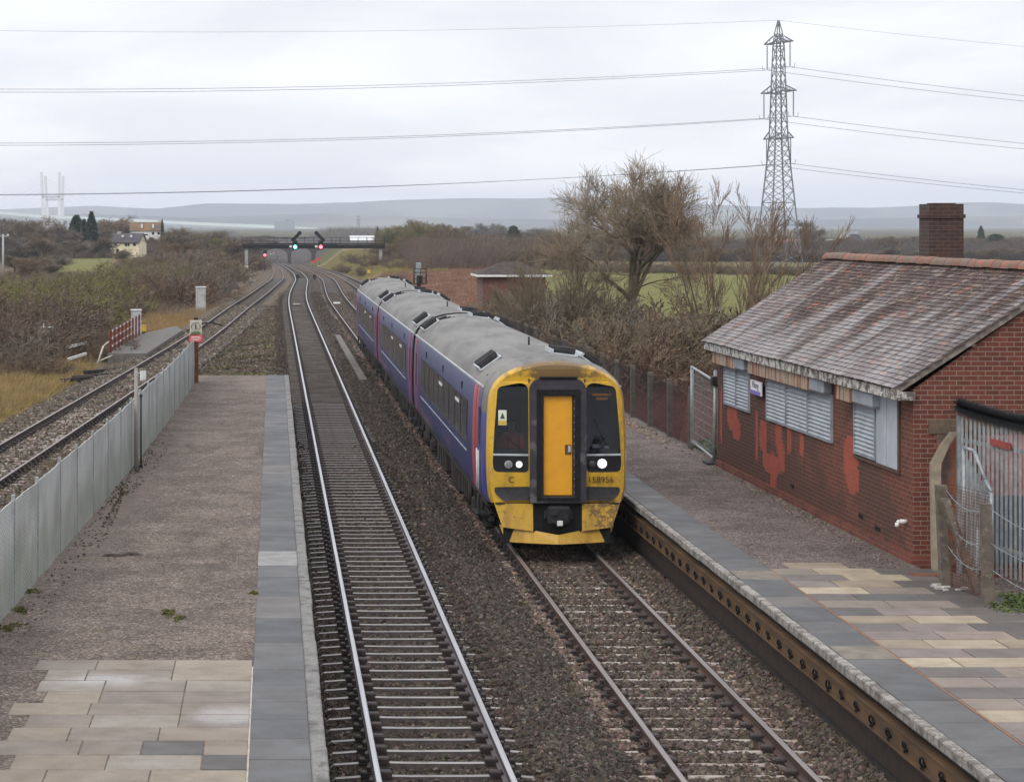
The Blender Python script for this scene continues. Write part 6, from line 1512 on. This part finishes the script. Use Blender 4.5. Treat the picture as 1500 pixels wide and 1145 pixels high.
for k, (a, b, Y, g) in enumerate(((397, 371, 1000, glow_g), (400.5, 370, 1010, glow_r))): head('far_signal', ('tiny green signal seen through the left bridge arch', 'tiny red signal seen through the left bridge arch')[k], a, b, Y, g, 0, .8, 4)
for k, (a, b) in enumerate(((458, 384), (462.5, 381.5), (467.5, 379.5))):
    Y = 640; p = at(a, b, Y); t = thing('red_marker', ('lowest', 'middle', 'uppermost')[k]+' of three red discs at the foot of the bridge pier', 'marker', p, group='red discs by the bridge pier')
    mb = MB(); mb.tube((0, -.03, 0), (0, .03, 0), .42, .42, 16); mb.build('disc', simple('bright_red_disc', (.62, .06, .05), (.5, .05, .05)), t); mb = MB(); mb.tube((0, .05, -1.6), (0, .05, .1), .07, .07, 8); mb.build('post', MT['dsteel'], t)
# silver signal post behind the train
p = at(613, 380, 160); t = thing('signal_post', 'silver signal post with a caged ladder seen from behind, beyond the train', 'signal', (p[0], 160, -.5))
mb = MB(); mb.bbox(-.36, .36, -.3, .3, -.3, 2.35, .03); mb.build('pedestal', simple('pale_steel_post', (.36, .38, .38), (.27, .285, .285), 1.5, .5), t)
mb = MB(); mb.tube((.02, 0, 2.35), (.02, 0, 2.8), .14, .14, 10); mb.build('neck', MT['dsteel'], t)
mb = MB(); mb.bbox(-.16, .18, -.2, .2, 3.2, 4.15, .04); mb.bbox(-.2, .22, -.22, .22, 2.8, 3.25, .03); hd = mb.build('signal_head', MT['steel'], t); mb = MB(); mb.bbox(-.14, .26, -.3, -.22, 2.75, 3.3, .03); mb.build('dark_box', MT['dsteel'], hd)
mb = MB()
for z in (2.75, 3.1, 3.5, 3.75): mb.path([(-.3, -.35, z), (.52, -.35, z), (.52, .4, z), (-.3, .4, z), (-.3, -.35, z)], .022, 5)
for x, y in ((-.3, -.35), (.52, -.35), (.52, .4), (-.3, .4), (.12, -.35)): mb.tube((x, y, 2.75), (x, y, 3.75), .022, .022, 5)
mb.build('cage', MT['dsteel'], t)
p = at(597, 430, 158); mb = MB(); mb.bbox(p[0]-.1, p[0]+.1, 157.9, 158.1, -.5, 1.95, .02); solo(mb, 'marker_post', MT['cabinet'], (p[0], 158, -.5), 'short pale post just left of the silver signal post', 'post')
for k, (a, b, Y) in enumerate(((540.5, 401, 345), (436, 404, 300), (461, 402.5, 300))):
    p = at(a, b, Y); z = float(ground_h(p[0], Y)) if k == 0 else float(prof(Y))-.2
    t = thing('ground_signal', ('small yellow-topped marker at the foot of the grassy bank', 'small dark ground signal beside the shiny track', 'small dark ground signal between the middle tracks')[k], 'marker', (p[0], Y, z))
    mb = MB(); mb.bbox(-.22, .22, -.12, .12, .35, .85, .03); mb.build('head', MT['yellowp'] if k == 0 else MT['dsteel'], t); mb = MB(); mb.bar((0, 0, -.1), (0, 0, .36), .12, .12); mb.build('stem', MT['dsteel'], t)
# white magnets between the rails
for k, (a, b) in enumerate(((434.5, 446), (493.5, 444))):
    Y = (H+.12)*F/(b-VY); X = (a-VX)*Y/F; t = thing('track_magnet', ('dark grey', 'pale cream')[k]+' box lying between the rails of the '+('shiny', 'middle')[k]+' track', 'track box', (X, Y, -.17)); mb = MB(); mb.bbox(-.28, .28, -.4, .4, .0, .12, .02); mb.build('case', (MT['concrete'], MT['white'])[k], t); mb = MB(); mb.box(-.4, .4, -.1, .1, -.04, -.002); mb.build('mount', MT['dsteel'], t)
mb = MB(); Yt = 60; mb.box(3.45, 3.75, 96, 135, -.22, -.02)
for k in range(38): mb.box(3.44, 3.76, 96.5+k, 96.53+k, -.22, -.012)
solo(mb, 'cable_trough', simple('pale_concrete_trough', (.18, .165, .15), (.12, .11, .10), 2, .85), (3.6, 115, -.2), 'pale concrete cable trough between the shiny track and the train', 'trough')
# arched road bridge
BY = 870.; bz = float(prof(BY))-.5; ptop = H-(356.5-VY)*BY/F
rb = thing('road_bridge', 'brick road bridge with round arches crossing the line behind the gantry', 'bridge', (7, BY, bz))
def bx(a): return (a-VX)*BY/F
arches = [(-40+0, 0)][:0] + [(387, 421.5), (426.5, 456.5), (462, 498), (503, 538)]
top_y = [364.3, 363.5, 363, 366]
outer_ = [(bx(330), bz-2), (bx(330), ptop)] + [(bx(570), ptop), (bx(570), bz-2)]
prof_pts = [(bx(330), ptop), (bx(330), bz-2)]
for (a0, a1), ty in zip(arches, top_y):
    x0, x1 = bx(a0), bx(a1); zt_ = H-(ty-VY)*BY/F; c = (x0+x1)/2; hw = (x1-x0)/2; sp_ = zt_-hw*.62
    prof_pts += [(x0, bz-2)] + [(c-hw*math.cos(R(t)), sp_+(zt_-sp_)*math.sin(R(t))) for t in range(0, 181, 15)] + [(x1, bz-2)]
prof_pts += [(bx(570), bz-2), (bx(570), ptop)]
mb = MB(); tri = tessellate_polygon([[Vector((x, z, 0)) for x, z in prof_pts]]); n = len(prof_pts)
for y in (BY, BY+7): mb.v += [(x, y, z) for x, z in prof_pts]
for t_ in tri: mb.face(t_); mb.face([n+i for i in t_][::-1])
for i in range(n): j = (i+1) % n; mb.face([i, j, n+j, n+i])
mb.build('arch_wall', simple('sooty_bridge_brick', (.055, .045, .042), (.04, .034, .033), .6, .9), rb, rel=rb.location)
mb = MB(); mb.box(bx(330), bx(570), BY-.15, BY-.01, ptop-.9, ptop-.65); mb.box(bx(330), bx(570), BY-.1, BY+.5, ptop+.002, ptop+.2); mb.build('coping', simple('bridge_stone', (.07, .06, .055), (.055, .05, .045), 1), rb, rel=rb.location)
# little brick hut with hipped roof
HB = 148.; hx0 = (707-VX)*HB/F; zg = -.6; ze = H-(403-VY)*HB/F; za = H-(384-VY)*HB/F; hw = 3.9; hd_ = 4.2
hut = thing('brick_hut', 'small brick hut with a hipped dark roof and white gutter, half hidden by bushes', 'hut', (hx0, HB, zg))
mb = MB(); mb.box(0, hw, 0, hd_, -.3, ze-zg); mb.build('wall', brick_mat('hut_brick', 'x', (.16, .065, .045), (.12, .05, .04), (.2, .16, .14)), hut)
mb = MB(); o_ = .32; e = ze-zg+.03; r_ = za-zg; mb.add([(-o_, -o_, e), (hw+o_, -o_, e), (hw+o_, hd_+o_, e), (-o_, hd_+o_, e), (hw/2-.5, hd_/2, r_), (hw/2+.5, hd_/2, r_)], [(0, 1, 5, 4), (1, 2, 5), (2, 3, 4, 5), (3, 0, 4), (3, 2, 1, 0)])
m = Mat('hut_roof_slate'); x, y, z = m.xyz(); l = ((z*7.).frac()); f = m.noise(3, 6, .65)
rf = mb.build('roof', m.set(m.mix(l.lt(.16)*.6, m.mix(f.ss(.4, .62), (.085, .066, .058), (.05, .042, .04)), (.03, .026, .026)), .85, 0, .1), hut)
mb = MB(); mb.box(-o_-.05, hw+o_+.05, -o_-.06, -o_+.03, e-.13, e-.004); mb.box(-o_-.06, -o_+.03, -o_+.032, hd_+o_, e-.13, e-.004); mb.build('gutter', MT['white'], hut)

# ---------------------------------------------------------------- pylon and its wires
PX_, PY_, PB = 84.5, 400., -.6
K_ = .26; ld = Vector((1, K_, 0)).normalized(); ad = Vector((K_, -1, 0)).normalized()
pyl = thing('lattice_pylon', 'tall grey lattice electricity pylon with three pairs of cross-arms', 'pylon', (PX_, PY_, PB))
def pz(y): return H-(y-VY)*PY_/F-PB
LV = [(0., 6.0), (pz(372), 5.5), (pz(330), 4.6), (pz(297), 4.0), (pz(262), 3.3), (pz(232), 2.75), (pz(204), 2.3), (pz(183), 2.15), (pz(160), 2.0), (pz(138), 1.85), (pz(115), 1.7), (pz(92), 1.55), (pz(68), 1.4), (pz(48), .95), (pz(30), .12)]
def corner(z, w, i):
    a, b = ((-1,-1),(1,-1),(1,1),(-1,1))[i]; return ld*(a*w/2) + ad*(b*w/2) + Vector((0, 0, z))
mb = MB(); br = MB()
for (z0, w0), (z1, w1) in zip(LV[:-1], LV[1:]):
    for i in range(4):
        mb.bar(corner(z0, w0, i), corner(z1, w1, i), .20 if z0 < 30 else .15)
        j = (i+1) % 4
        seg = 2 if z1-z0 > 3.2 and z0 > 8 else 1
        for q in range(seg):
            t0, t1 = q/seg, (q+1)/seg; za_, zb_ = z0+(z1-z0)*t0, z0+(z1-z0)*t1; wa, wb = w0+(w1-w0)*t0, w0+(w1-w0)*t1
            br.bar(corner(za_, wa, i), corner(zb_, wb, j), .085); br.bar(corner(za_, wa, j), corner(zb_, wb, i), .085)
        if z0 in (pz(330), pz(297), pz(204), pz(138), pz(68)) or z1 == pz(297): br.bar(corner(z0, w0, i), corner(z0, w0, j), .11)
mb.build('leg_frame', MT['pylon'], pyl); br.build('bracing', MT['pylon'], pyl)
arms = []
for za_, half, w in ((pz(63), 4.2, 1.4), (pz(135), 5.4, 1.85), (pz(203), 4.4, 2.35)):
    for s in (-1, 1):
        am = MB(); tip = ad*(s*half) + Vector((0, 0, za_)); root_ = [ld*(a*w/2)+ad*(s*w/2)+Vector((0, 0, za_+dz)) for a in (-1, 1) for dz in (0, 1.1)]
        for q in root_: am.bar(q, tip+ld*(.55 if (q-Vector((0,0,0))).dot(ld) > 0 else -.55), .15)
        am.bar(tip-ld*.6, tip+ld*.6, .15)
        for f in (.33, .66):
            a0 = root_[0].lerp(tip-ld*.55, f); a1 = root_[2].lerp(tip+ld*.55, f); am.bar(a0, a1, .08); b0 = root_[1].lerp(tip-ld*.55, f); b1 = root_[3].lerp(tip+ld*.55, f); am.bar(a0, b0, .07); am.bar(a1, b1, .07); am.bar(a0, b1, .07)
        ao = am.build('cross_arm', MT['pylon'], pyl)
        im = MB(); bot = tip-Vector((0, 0, 4.3)); im.tube(tip, bot, .05, .05, 6)
        for k in range(14): c = tip.lerp(bot, .08+.84*k/13); im.tube(c-Vector((0,0,.05)), c+Vector((0,0,.05)), .15, .10, 10)
        im.bar(bot-ld*.8, bot+ld*.8, .06); im.bar(bot-ld*.8, bot-ld*.9+Vector((0, 0, .7)), .05); im.bar(bot+ld*.8, bot+ld*.9+Vector((0, 0, .7)), .05)
        im.build('insulator', MT['dsteel'], ao); arms.append((bot, s))
wm = simple('conductor_wire', (.10, .10, .11), (.08, .08, .09), 3, .6)
lev = ['top', 'middle', 'lowest']
for k, (bot, s) in enumerate(arms):
    p0 = Vector((PX_, PY_, PB)) + bot; mb = MB(); pts = []
    for t in range(-300, 301, 10):
        sag = (-.0748*abs(t)+.000247*t*t) if t < 0 else (-.112*t+.00036*t*t)
        pts.append(p0+ld*t+Vector((0, 0, sag)))
    mb.path(pts, .030, 4); t_ = thing('power_line', f'{lev[k//2]} power cable on the {"nearer" if s > 0 else "farther"} arm tips of the pylon', 'power line', p0); mb.build('cable', wm, t_, rel=p0)
p0 = Vector((PX_, PY_, PB+pz(30))); mb = MB(); mb.path([p0+ld*t+Vector((0, 0, (-.06*abs(t)+.0002*t*t) if t < 0 else (-.09*t+.0003*t*t))) for t in range(-300, 301, 12)], .018, 4); solo(mb, 'earth_wire', wm, p0, 'faint thin earth wire from the very top of the pylon', 'wire')
# far small pylon
p = at(525, 333, 2600); t = thing('far_pylon', 'tiny distant lattice pylon above the right half of the gantry', 'pylon', (p[0], 2600, -2)); mb = MB()
for i in range(4):
    a, b = ((-1,-1),(1,-1),(1,1),(-1,1))[i]; mb.bar((a*1.9, b*1.9, 0), (a*.4, b*.4, 19), .5); c_, d_ = ((-1,-1),(1,-1),(1,1),(-1,1))[(i+1) % 4]
    for q in range(5): w0, w1 = 1.9-.3*q, 1.9-.3*(q+1); mb.bar((a*w0, b*w0, q*3.8), (c_*w1, d_*w1, q*3.8+3.8), .28); mb.bar((c_*w0, d_*w0, q*3.8), (a*w1, b*w1, q*3.8+3.8), .28)
mb.build('frame', MT['pylon'], t)
for z in (11, 14, 17): mb = MB(); mb.bar((-2.6, 0, z), (2.6, 0, z), .4); mb.build('cross_arm', MT['pylon'], t)
# telegraph poles
for a, top, base, Y, lab in ((4.5, 343, 402, 300, 'pale wooden pole with a crossbar at the left edge'),):
    p = at(a, base, Y); h = (base-top)*Y/F; t = thing('telegraph_pole', lab, 'pole', (p[0], Y, p[2]-.5)); mb = MB(); mb.tube((0, 0, 0), (0, 0, h+.5), .14, .10, 8); mb.build('pole', MT['cabinet'], t)
    mb = MB(); mb.bar((-.5, 0, h+.25), (.6, 0, h+.25), .1, .1); mb.build('crossbar', MT['cabinet'], t)
    mb = MB(); mb.bbox(-.62, -.4, -.1, .1, h+.3, h+.5, .03); mb.bbox(.5, .72, -.1, .1, h+.3, h+.5, .03); mb.build('insulator', MT['white'], t)
for k, (a, top, base) in enumerate(((657.5, 353, 383), (660.5, 354, 384))):
    Y = 420; p = at(a, base, Y); h = (base-top)*Y/F; t = thing('telegraph_pole', ('left', 'right')[k]+' of the twin dark poles in front of the brown wood', 'pole', (p[0], Y, p[2]-.3), group='twin dark poles'); mb = MB(); mb.tube((0, 0, 0), (0, 0, h+.3), .13, .09, 8); mb.build('pole', MT['uframe'], t)
    mb = MB(); mb.bar((-.1, 0, h-.1), (.9 if k else .3, 0, h-.1), .1, .1); mb.build('crossbar', MT['uframe'], t)
# ---------------------------------------------------------------- houses and sheds
def house(name, label, a0, a1, base, eave, ridge, Y, wm_, rm_, depth, windows=(), chim=False, gable_left=False, cat='house'):
    x0, x1 = (a0-VX)*Y/F, (a1-VX)*Y/F; g = H-(base-VY)*Y/F; e = H-(eave-VY)*Y/F-g; r_ = H-(ridge-VY)*Y/F-g; w = x1-x0
    t = thing(name, label, cat, (x0, Y, g))
    mb = MB(); mb.add([(0, 0, -1), (w, 0, -1), (w, depth, -1), (0, depth, -1), (0, 0, e), (w, 0, e), (w, depth, e), (0, depth, e), (0, depth/2, r_), (w, depth/2, r_)], [(0, 1, 5, 4), (2, 3, 7, 6), (0, 4, 8, 7, 3), (1, 2, 6, 9, 5)]); mb.build('wall', wm_, t)
    mb = MB(); o = .3
    for s, y in ((1, -o), (-1, depth+o)):
        zz = e-o*(r_-e)/(depth/2); mb.add([(-o, y, zz), (w+o, y, zz), (w+o, depth/2, r_), (-o, depth/2, r_), (-o, y, zz+.2), (w+o, y, zz+.2), (w+o, depth/2, r_+.2), (-o, depth/2, r_+.2)], [(0, 1, 2, 3), (4, 5, 6, 7), (0, 1, 5, 4), (1, 2, 6, 5), (3, 0, 4, 7)])
    rf = mb.build('roof', rm_, t)
    if chim: mb = MB(); mb.box(w*chim-.4, w*chim+.4, depth/2-.3, depth/2+.3, r_-.3, r_+.55); mb.build('chimney', simple('pale_chimney', (.4, .38, .34), (.3, .28, .25)), rf)
    for fx, fz, ww, hh in windows:
        mb = MB(); cx, cz = fx*w, fz*e; mb.box(cx-ww/2, cx+ww/2, -.06, -.01, cz-hh/2, cz+hh/2); wd = mb.build('window', MT['sglass'], t); mb = MB(); mb.box(cx-ww/2-.08, cx+ww/2+.08, -.09, -.062, cz-hh/2-.1, cz-hh/2); mb.build('sill', MT['white'], wd)
    return t
cream = simple('cream_render', (.74, .68, .48), (.62, .56, .4), 1.2); wr = simple('white_render', (.62, .62, .60), (.5, .5, .48), 1); slate = simple('dark_slate_roof', (.085, .075, .085), (.06, .055, .06), .8); brt = simple('mossy_brown_roof', (.19, .115, .05), (.10, .08, .07), .3)
hs = house('house', 'cream rendered house with a dark slate roof beyond the green field', 162, 205, 373, 355, 343, 500, cream, slate, 5.5, [(.18, .80, .6, .6), (.55, .80, .5, .6), (.64, .80, .4, .6), (.85, .80, .6, .5), (.25, .3, .6, .9)], .17)
mb = MB()
for fx in (.38, .68): mb.bbox(fx*6.1-.2, fx*6.1+.2, .9, 1.3, 3.6, 4.1, .03)
mb.build('roof_light', MT['white'], hs)
hs.rotation_euler = (0, 0, R(-14))
hs = house('house', 'white house with a mossy brown roof behind the cream house', 191, 237, 352, 338, 326.5, 620, wr, brt, 7, [(.5, .5, .9, .7), (.72, .72, .6, .7), (.9, .72, .6, .7)], .93)
mb = MB(); mb.box(2.0, 4.8, -3, -.02, -.5, 1.2); mb.build('lean_to', MT['white'], hs)
mb = MB()
for fx in (.36, .72): mb.bbox(fx*8.1-.22, fx*8.1+.22, .6, 1.2, 3.2, 4.2, .03)
mb.build('roof_light', MT['white'], hs)
shedr = simple('pale_sheet_roof', (.62, .63, .63), (.5, .51, .5), 1)
house('shed', 'long low shed with a white roof beyond the right end of the gantry', 514, 548, 358, 352.5, 346, 900, simple('shed_wall', (.25, .25, .24), (.2, .2, .19)), shedr, 14, cat='shed')
house('shed', 'low red-roofed barn seen through the foot of the pylon', 1140, 1172, 362, 356, 351, 640, simple('brown_barn_wall', (.16, .1, .08), (.12, .08, .07)), simple('red_sheet_roof', (.32, .12, .08), (.25, .1, .07), .5), 8, cat='barn')
house('shed', 'pale grey barn with a sloping white roof right of the pylon', 1173, 1201, 362, 357, 351.5, 650, simple('grey_barn_wall', (.28, .28, .27), (.2, .2, .2)), shedr, 9, cat='barn')
# steep grey gable barn
p = at(1230, 362, 660); t = thing('barn', 'dark grey gabled barn with swept eaves and a ridge vent', 'barn', (p[0], 660, p[2]-.5)); w = 43*660/F; h = 25*660/F
mb = MB(); prf_ = [(0, 0), (w, 0), (w, h*.22), (w*.78, h*.55), (w*.62, h*.86), (w*.38, h*.86), (w*.22, h*.55), (0, h*.22)]; mb.prism(prf_, 'y', 0, 10); mb.build('wall', simple('blue_grey_boarding', (.13, .135, .165), (.1, .105, .13), 1), t)
mb = MB()
for a, b in ((7, 6), (6, 5), (2, 3), (3, 4)): mb.bar((prf_[a][0], -.1, prf_[a][1]+.12), (prf_[b][0], -.1, prf_[b][1]+.12), .35, .25, up=(0, 1, 0)); mb.add([(prf_[a][0], -.3, prf_[a][1]+.05), (prf_[b][0], -.3, prf_[b][1]+.05), (prf_[b][0], 10.2, prf_[b][1]+.05), (prf_[a][0], 10.2, prf_[a][1]+.05)], [(0, 1, 2, 3)])
rf = mb.build('roof', simple('pale_grey_roof', (.30, .32, .34), (.24, .25, .27), 1), t); mb = MB(); mb.box(w*.38, w*.62, .2, 9, h*.88, h*1.02); mb.build('ridge_vent', MT['cabinet'], rf)
def vehicle(label, a0, a1, base, top, Y, cat, name):
    p0 = at(a0, base, Y); w = (a1-a0)*Y/F; h = (base-top)*Y/F; t = thing(name, label, cat, (p0[0], Y, p0[2]))
    mb = MB(); mb.bbox(0, w, 0, 2.0, .3, h, .18); b = mb.build('body', MT['white'], t)
    for k in range(3): mb = MB(); mb.box(w*(.15+.26*k), w*(.32+.26*k), -.02, -.004, h*.55, h*.85); mb.build('window', MT['sglass'], t)
    for fx in (.22, .78): mb = MB(); mb.tube((w*fx, .0, .32), (w*fx, .2, .32), .32, .32, 14); mb.tube((w*fx, 1.8, .32), (w*fx, 2.0, .32), .32, .32, 14); mb.build('wheel', MT['black'], t)
vehicle('white caravan parked left of the grey gabled barn', 1211, 1226, 356, 350.5, 655, 'caravan', 'caravan')
vehicle('white van parked by the hedge right of the chimney', 1421, 1440, 376, 371, 480, 'van', 'van')
# ---------------------------------------------------------------- cable-stayed bridge over the estuary
SB = 5200.
sb = thing('estuary_bridge', 'white cable-stayed bridge towers with a long pale green deck, far across the estuary', 'bridge', (at(77, 330, SB)[0], SB, -8))
Lc = sb.location; white = simple('white_bridge_concrete', (.66, .67, .68), (.6, .61, .62), .02)
for (a0b, a0t, a1b, a1t, top, dy, cb) in ((65, 60.5, 87.5, 87, 252, 0, 288), (70.5, 66.5, 91, 92.5, 258, 160, 292)):
    for b_, t_ in ((a0b, a0t), (a1b, a1t)):
        Y = SB+dy; mb = MB(); p0 = Vector(((b_-VX)*Y/F, Y, -8)); p1 = Vector(((t_-VX)*Y/F, Y, H-(top-VY)*Y/F)); mb.bar(p0, p0.lerp(p1, .45), 7.2, 7); mb.bar(p0.lerp(p1, .45), p1, 5.4, 6); mb.build('tower', white, sb, rel=Lc)
    Y = SB+dy; mb = MB(); z = H-(cb-VY)*Y/F; mb.box((a0b-3-VX)*Y/F, (a1b+1-VX)*Y/F, Y-3, Y+3, z-3.0, z+1.5); mb.build('cross_beam', MT['cabinet'], sb, rel=Lc)
mb = MB(); dk_ = [(-60, 306, 5600), (55, 316.5, SB), (190, 322.5, 5050), (300, 328, 4900), (400, 332, 4780), (465, 336, 4700)]
rings = []
for a, y, Y in dk_: x = (a-VX)*Y/F; z = H-(y-VY)*Y/F; rings.append([(x, Y, z-3.2), (x, Y, z+2.8), (x, Y+28, z+2.8), (x, Y+28, z-3.2)])
mb.loft(rings, 0, True, False); mb.build('deck', simple('pale_green_deck', (.62, .70, .66), (.58, .66, .62), .01), sb, rel=Lc, fix=True)
mb = MB(); rings2 = [[(p_[0][0], p_[0][1]-2, p_[0][2]-4), (p_[0][0], p_[0][1]-2, p_[0][2]-.3), (p_[0][0], p_[0][1]-.3, p_[0][2]-.3), (p_[0][0], p_[0][1]-.3, p_[0][2]-4)] for p_ in rings]
mb.loft(rings2, 0, True, False)
for k in range(40):
    s = k/39*(len(dk_)-1); i = min(int(s), len(dk_)-2); f = s-i; a = dk_[i][0]*(1-f)+dk_[i+1][0]*f; y = dk_[i][1]*(1-f)+dk_[i+1][1]*f; Y = dk_[i][2]*(1-f)+dk_[i+1][2]*f; x = (a-VX)*Y/F; mb.box(x-2, x+2, Y+8, Y+18, -8, H-(y-VY)*Y/F-4.2)
mb.build('pier', simple('grey_bridge_pier', (.35, .36, .36), (.3, .31, .31), .02), sb, rel=Lc)
for k in range(5):
    mb = MB()
    for (a0b, a0t, top, dy) in ((65, 60.5, 252, 0), (87.5, 87, 252, 0)):
        Y = SB+dy; pt = Vector(((a0t-VX)*Y/F, Y, H-(top+6+k*5-VY)*Y/F))
        for s in (-1, 1): dx = s*(190-k*34); mb.bar(pt, (pt.x+dx, Y+14-dx*.3, H-(316.5+.04*0-VY)*SB/F-dx*.045), .35)
    mb.build('stay_cable', white, sb, rel=Lc)
p = at(427, 324, 4200); mb = MB(); mb.box(at(402, 0, 4200)[0], at(432, 0, 4200)[0], 4200, 4230, -5, H-(324.5-VY)*4200/F); mb.bbox(at(418, 0, 4200)[0], at(428, 0, 4200)[0], 4200, 4225, H-(324-VY)*4200/F, H-(321-VY)*4200/F, .5); solo(mb, 'far_factory', simple('grey_cladding', (.2, .22, .25), (.17, .19, .21), .02), (p[0], 4200, -5), 'long grey factory roof on the far shore above the gantry', 'factory')

# ---------------------------------------------------------------- haze, sky, light, camera
mb = MB(); mb.box(-5600, 5600, -60, 11800, -16, 150); hz_ = mb.build('haze', bpy.data.materials.new('haze_air')); tag(hz_, 'thin pale winter haze over the whole scene', 'haze', kind='stuff')
hm = hz_.data.materials[0]; hm.use_nodes = True; nt = hm.node_tree; nt.nodes.clear(); ou = nt.nodes.new('ShaderNodeOutputMaterial'); pv = nt.nodes.new('ShaderNodeVolumePrincipled')
pv.inputs['Color'].default_value = (.80, .875, 1.0, 1); pv.inputs['Density'].default_value = HAZE; pv.inputs['Anisotropy'].default_value = .0
nt.links.new(pv.outputs[0], ou.inputs['Volume'])

SUN_EL, SUN_AZ = 38., 215.       # azimuth measured from +Y towards +X
w = bpy.data.worlds.new('World'); scene.world = w; w.use_nodes = True; nt = w.node_tree; nt.nodes.clear()
def wn(t, **k):
    n = nt.nodes.new('ShaderNode'+t)
    for a, b in k.items(): setattr(n, a, b)
    return n
sky = wn('TexSky', sky_type='NISHITA', sun_disc=False); sky.sun_elevation = R(SUN_EL); sky.sun_rotation = R(SUN_AZ)
bg1 = wn('Background'); nt.links.new(sky.outputs[0], bg1.inputs[0]); bg1.inputs[1].default_value = .10
tc = wn('TexCoord'); sep = wn('SeparateXYZ'); nt.links.new(tc.outputs['Generated'], sep.inputs[0])
X_, Y_, Z_ = [S(nt, o) for o in sep.outputs]
zc = Z_.mx(0.0)+.14
cv = wn('CombineXYZ'); nt.links.new((X_/zc).k, cv.inputs[0]); nt.links.new((Y_/zc).k, cv.inputs[1])
no = wn('TexNoise'); no.inputs['Scale'].default_value = .95; no.inputs['Detail'].default_value = 8; no.inputs['Roughness'].default_value = .55; no.inputs['Distortion'].default_value = .4; nt.links.new(cv.outputs[0], no.inputs['Vector'])
f = S(nt, no.outputs[0]).ss(.36, .64)
mx = wn('Mix', data_type='RGBA'); nt.links.new(f.k, mx.inputs[0]); mx.inputs[6].default_value = (.70, .715, .765, 1); mx.inputs[7].default_value = (.87, .872, .895, 1)
bg2 = wn('Background'); nt.links.new(mx.outputs[2], bg2.inputs[0])
st = (Z_.mx(0.)*SKY_GRAD + 1.0 + Z_.abs().ss(0., .11, .16, 0.))*SKY_STR; nt.links.new(st.k, bg2.inputs[1])
ms = wn('MixShader'); ms.inputs[0].default_value = .93; nt.links.new(bg1.outputs[0], ms.inputs[1]); nt.links.new(bg2.outputs[0], ms.inputs[2])
wo = wn('OutputWorld'); nt.links.new(ms.outputs[0], wo.inputs[0])
sd = bpy.data.lights.new('sun', 'SUN'); sd.energy = SUN_E; sd.angle = R(25); sd.color = (1, .93, .84); so = bpy.data.objects.new('sun', sd); col.objects.link(so)
so.location = (-20, -20, 40)
az, el = R(SUN_AZ), R(SUN_EL); dv = Vector((math.sin(az)*math.cos(el), math.cos(az)*math.cos(el), math.sin(el))); so.rotation_euler = dv.to_track_quat('Z', 'Y').to_euler()
cd = bpy.data.cameras.new('camera'); cam = bpy.data.objects.new('camera', cd); col.objects.link(cam); cam.location = (0, 0, H); cam.rotation_euler = (R(90), 0, 0)
cd.sensor_fit = 'HORIZONTAL'; cd.sensor_width = 36; cd.lens = F/1500*36; cd.shift_x = (750-VX)/1500; cd.shift_y = (VY-572.5)/1500; cd.clip_start = .5; cd.clip_end = 60000
scene.camera = cam
scene.view_settings.view_transform = 'Standard'; scene.view_settings.look = 'None'; scene.view_settings.exposure = EXPO; scene.view_settings.gamma = 1
scene.render.engine = 'CYCLES'; cy = scene.cycles; cy.use_denoising = True; hm.cycles.volume_sampling = 'DISTANCE'; cy.max_bounces = 6; cy.diffuse_bounces = 3; cy.glossy_bounces = 3; cy.transmission_bounces = 4; cy.transparent_max_bounces = 12; cy.volume_bounces = 2; cy.use_adaptive_sampling = True; cy.adaptive_threshold = .01
